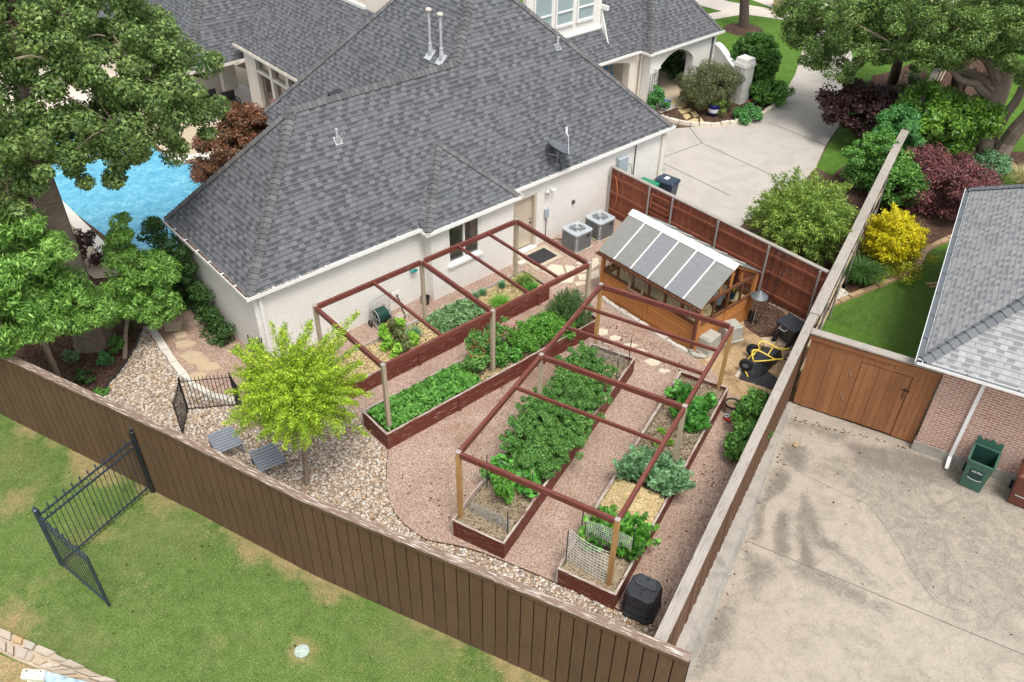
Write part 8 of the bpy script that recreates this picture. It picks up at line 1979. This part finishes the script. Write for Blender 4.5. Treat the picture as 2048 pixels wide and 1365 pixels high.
# kale and chard bed
straw('straw_mulch', 'greyish straw inside the white net at the end of the chard bed', NF, .06, .95, *b4, 2600, 'straw_grey'); straw('straw_mulch', 'thick mound of yellow straw between the chard and the kale', NF, 2.1, 3.15, *b4, 6500, 'straw', SOIL, .06, .14); straw('straw_mulch', 'dry straw around the squash plants', NF, 4.1, 7.6, *b4, 3800, 'straw_grey')
chard = [(1.15, -1.75, 'at the bare rim by the net'), (1.3, -2.2, 'in the middle by the net'), (1.2, -2.6, 'at the painted rim by the stake'), (1.6, -1.75, 'beside the pale rim, second row'), (1.65, -2.2, 'in the middle of the second row'), (1.6, -2.6, 'at the painted rim, second row'), (1.9, -2.45, 'nearest the straw mound')]
def rosette(name, label, p, n, L, Wd, mat, cat, rise=.8, stemmat=None):
    p = Vector(p); t = thing(name, label, cat, tuple(p)); Cs, Ns, Ts, mb = [], [], [], MB()
    for i in range(n):
        a = i * 2.4 + rnd.uniform(-.3, .3); el_ = R(rnd.uniform(18, 80)); d = Vector((math.cos(a) * math.cos(el_), math.sin(a) * math.cos(el_), math.sin(el_) * rise)).normalized(); l = L * rnd.uniform(.7, 1.2); s0 = p + d * l * .5
        mb.tube([p, s0, p + d * l], [.008, .006, .003], 4, False)
        for k in range(7):
            q = p + d * (l * (.35 + .1 * k)); sd = d.cross(Vector((0, 0, 1))).normalized(); w = Wd * (.6 + .5 * math.sin(math.pi * (k + .6) / 7.2))
            for sg in (-1, 1): Cs.append(q + sd * sg * w * .3 + Vector((0, 0, rnd.uniform(-.02, .03)))); N = sd.cross(d) * (1 if sd.cross(d).z > 0 else -1); Ns.append(N + Vector((rnd.gauss(0, .45), rnd.gauss(0, .45), rnd.gauss(0, .3)))); Ts.append(sd * sg + d * .6)
    mb.build('stem', stemmat or G['fern_leaf'], t); n_ = len(Cs); leaf_object('foliage', np.array(Cs), np.array(Ns), Wd * nrng.uniform(.65, 1.0, n_), Wd * nrng.uniform(.4, .7, n_), G[mat], t, T=np.array(Ts), fold=.25); return t
for n_, m_, lab in chard: rosette('chard', 'crinkled green chard plant ' + lab, nbed(n_, m_), 16, .5, .17, 'chard_leaf', 'chard', .95, M['red_plastic'] if n_ < 1.2 else None)
kale = [(3.3, -1.6, 'hanging over the bare rim'), (3.35, -2.05, 'in the middle, next to the straw mound'), (3.3, -2.55, 'at the painted rim by the post'), (3.8, -1.75, 'behind, at the bare rim'), (3.85, -2.25, 'behind, in the middle'), (3.8, -2.65, 'behind, hanging over the painted rim'), (3.45, -2.85, 'spilling outside the painted rim')]
for n_, m_, lab in kale: rosette('kale', 'frilly blue green kale plant ' + lab, nbed(n_, m_, SOIL + .18), 20, .42, .15, 'kale_leaf', 'kale', .6)
for n_, m_, lab in ((4.75, -1.8, 'small pale lettuce seedling beyond the kale, bare rim side'), (4.95, -2.1, 'small pale lettuce seedling beyond the kale, mid bed'), (5.2, -1.75, 'small pale lettuce seedling nearest the squash')): rosette('seedling', lab, nbed(n_, m_), 9, .16, .07, 'lettuce_leaf', 'seedling', .8)
for n_, m_, lab in ((6.7, -1.75, 'large jagged squash plant at the far bare rim'), (6.1, -2.0, 'jagged squash plant in front of the large one'), (6.6, -2.45, 'jagged squash plant by the honey coloured post'), (5.85, -2.4, 'jagged squash plant nearest the mid post')): rosette('squash_plant', lab, nbed(n_, m_), 17, .48, .2, 'squash_leaf', 'squash', .7)

# ---------------------------------------------------------------- grass blades on the lawns
def blades(name, label, poly, n, z, h, mat, keep=None, w=.006):
    P = np.array(scatter(poly, n)); a = nrng.uniform(0, 6.28, n); hh = h * nrng.uniform(.5, 1.2, n)
    C = np.column_stack([P, z + hh * .42]); T = np.column_stack([np.cos(a) * .6, np.sin(a) * .6, np.ones(n)]); N = np.column_stack([-np.sin(a), np.cos(a), np.zeros(n)])
    o = leaf_object(name, C, N, hh, w, G[mat], None, None, T=T, fold=.0); stuff(o, label); o['category'] = 'grass'; return o
lx = (LAWN[0] + 26) ; 
def lawn_blades(name, label, n, dry, mat):
    X, Y, K = LAWN; P = []
    vis = [(-14.5, 16.6), (-11.6, 9.5), (-6, 7.2), (0, 6.0), (3.1, 8.2), (-.3, 9.95), (-4.55, 11.93), (-7.8, 13.73), (-13.1, 16.5)]
    for x, y in scatter(vis, n):
        i = min(int((x + 26) / 31.5 * (X.shape[0] - 1) + .5), X.shape[0] - 1); j = min(int((y - 2) / 25 * (X.shape[1] - 1) + .5), X.shape[1] - 1)
        if (K[i, j] + rnd.uniform(-.25, .25) > .5) == dry: P.append((x, y))
    P = np.array(P); m = len(P); a = nrng.uniform(0, 6.28, m); hh = nrng.uniform(.02, .05, m)
    C = np.column_stack([P, LOW + hh * .3]); T = np.column_stack([np.cos(a), np.sin(a), nrng.uniform(.3, 1.0, m)]); N = np.column_stack([-np.sin(a) * .3, np.cos(a) * .3, np.ones(m)])
    o = leaf_object(name, C, N, hh, .009, G[mat], None, None, T=T, fold=.0); stuff(o, label); o['category'] = 'grass'
lawn_blades('grass_blades', 'short green grass on the alley lawn', 130000, False, 'lawn_blade')
lawn_blades('dry_grass_blades', 'dry tan grass along the foot of the brown fence', 60000, True, 'dry_blade')
nl = [W(*p, NY)[:2] for p in [(1660, 640), (1720, 600), (1860, 510), (1935, 475), (1870, 700), (1850, 720)]]
P = np.array(scatter(nl, 40000)); m = len(P); a = nrng.uniform(0, 6.28, m); hh = nrng.uniform(.025, .05, m)
o = leaf_object('grass_blades', np.column_stack([P, NY + .005 + hh * .3]), np.column_stack([-np.sin(a) * .3, np.cos(a) * .3, np.ones(m)]), hh, .011, G['lawn_rich_blade'], None, None, T=np.column_stack([np.cos(a), np.sin(a), nrng.uniform(.3, 1.0, m)]), fold=.0); stuff(o, 'short rich green grass on the neighbour\'s lawn'); o['category'] = 'grass'
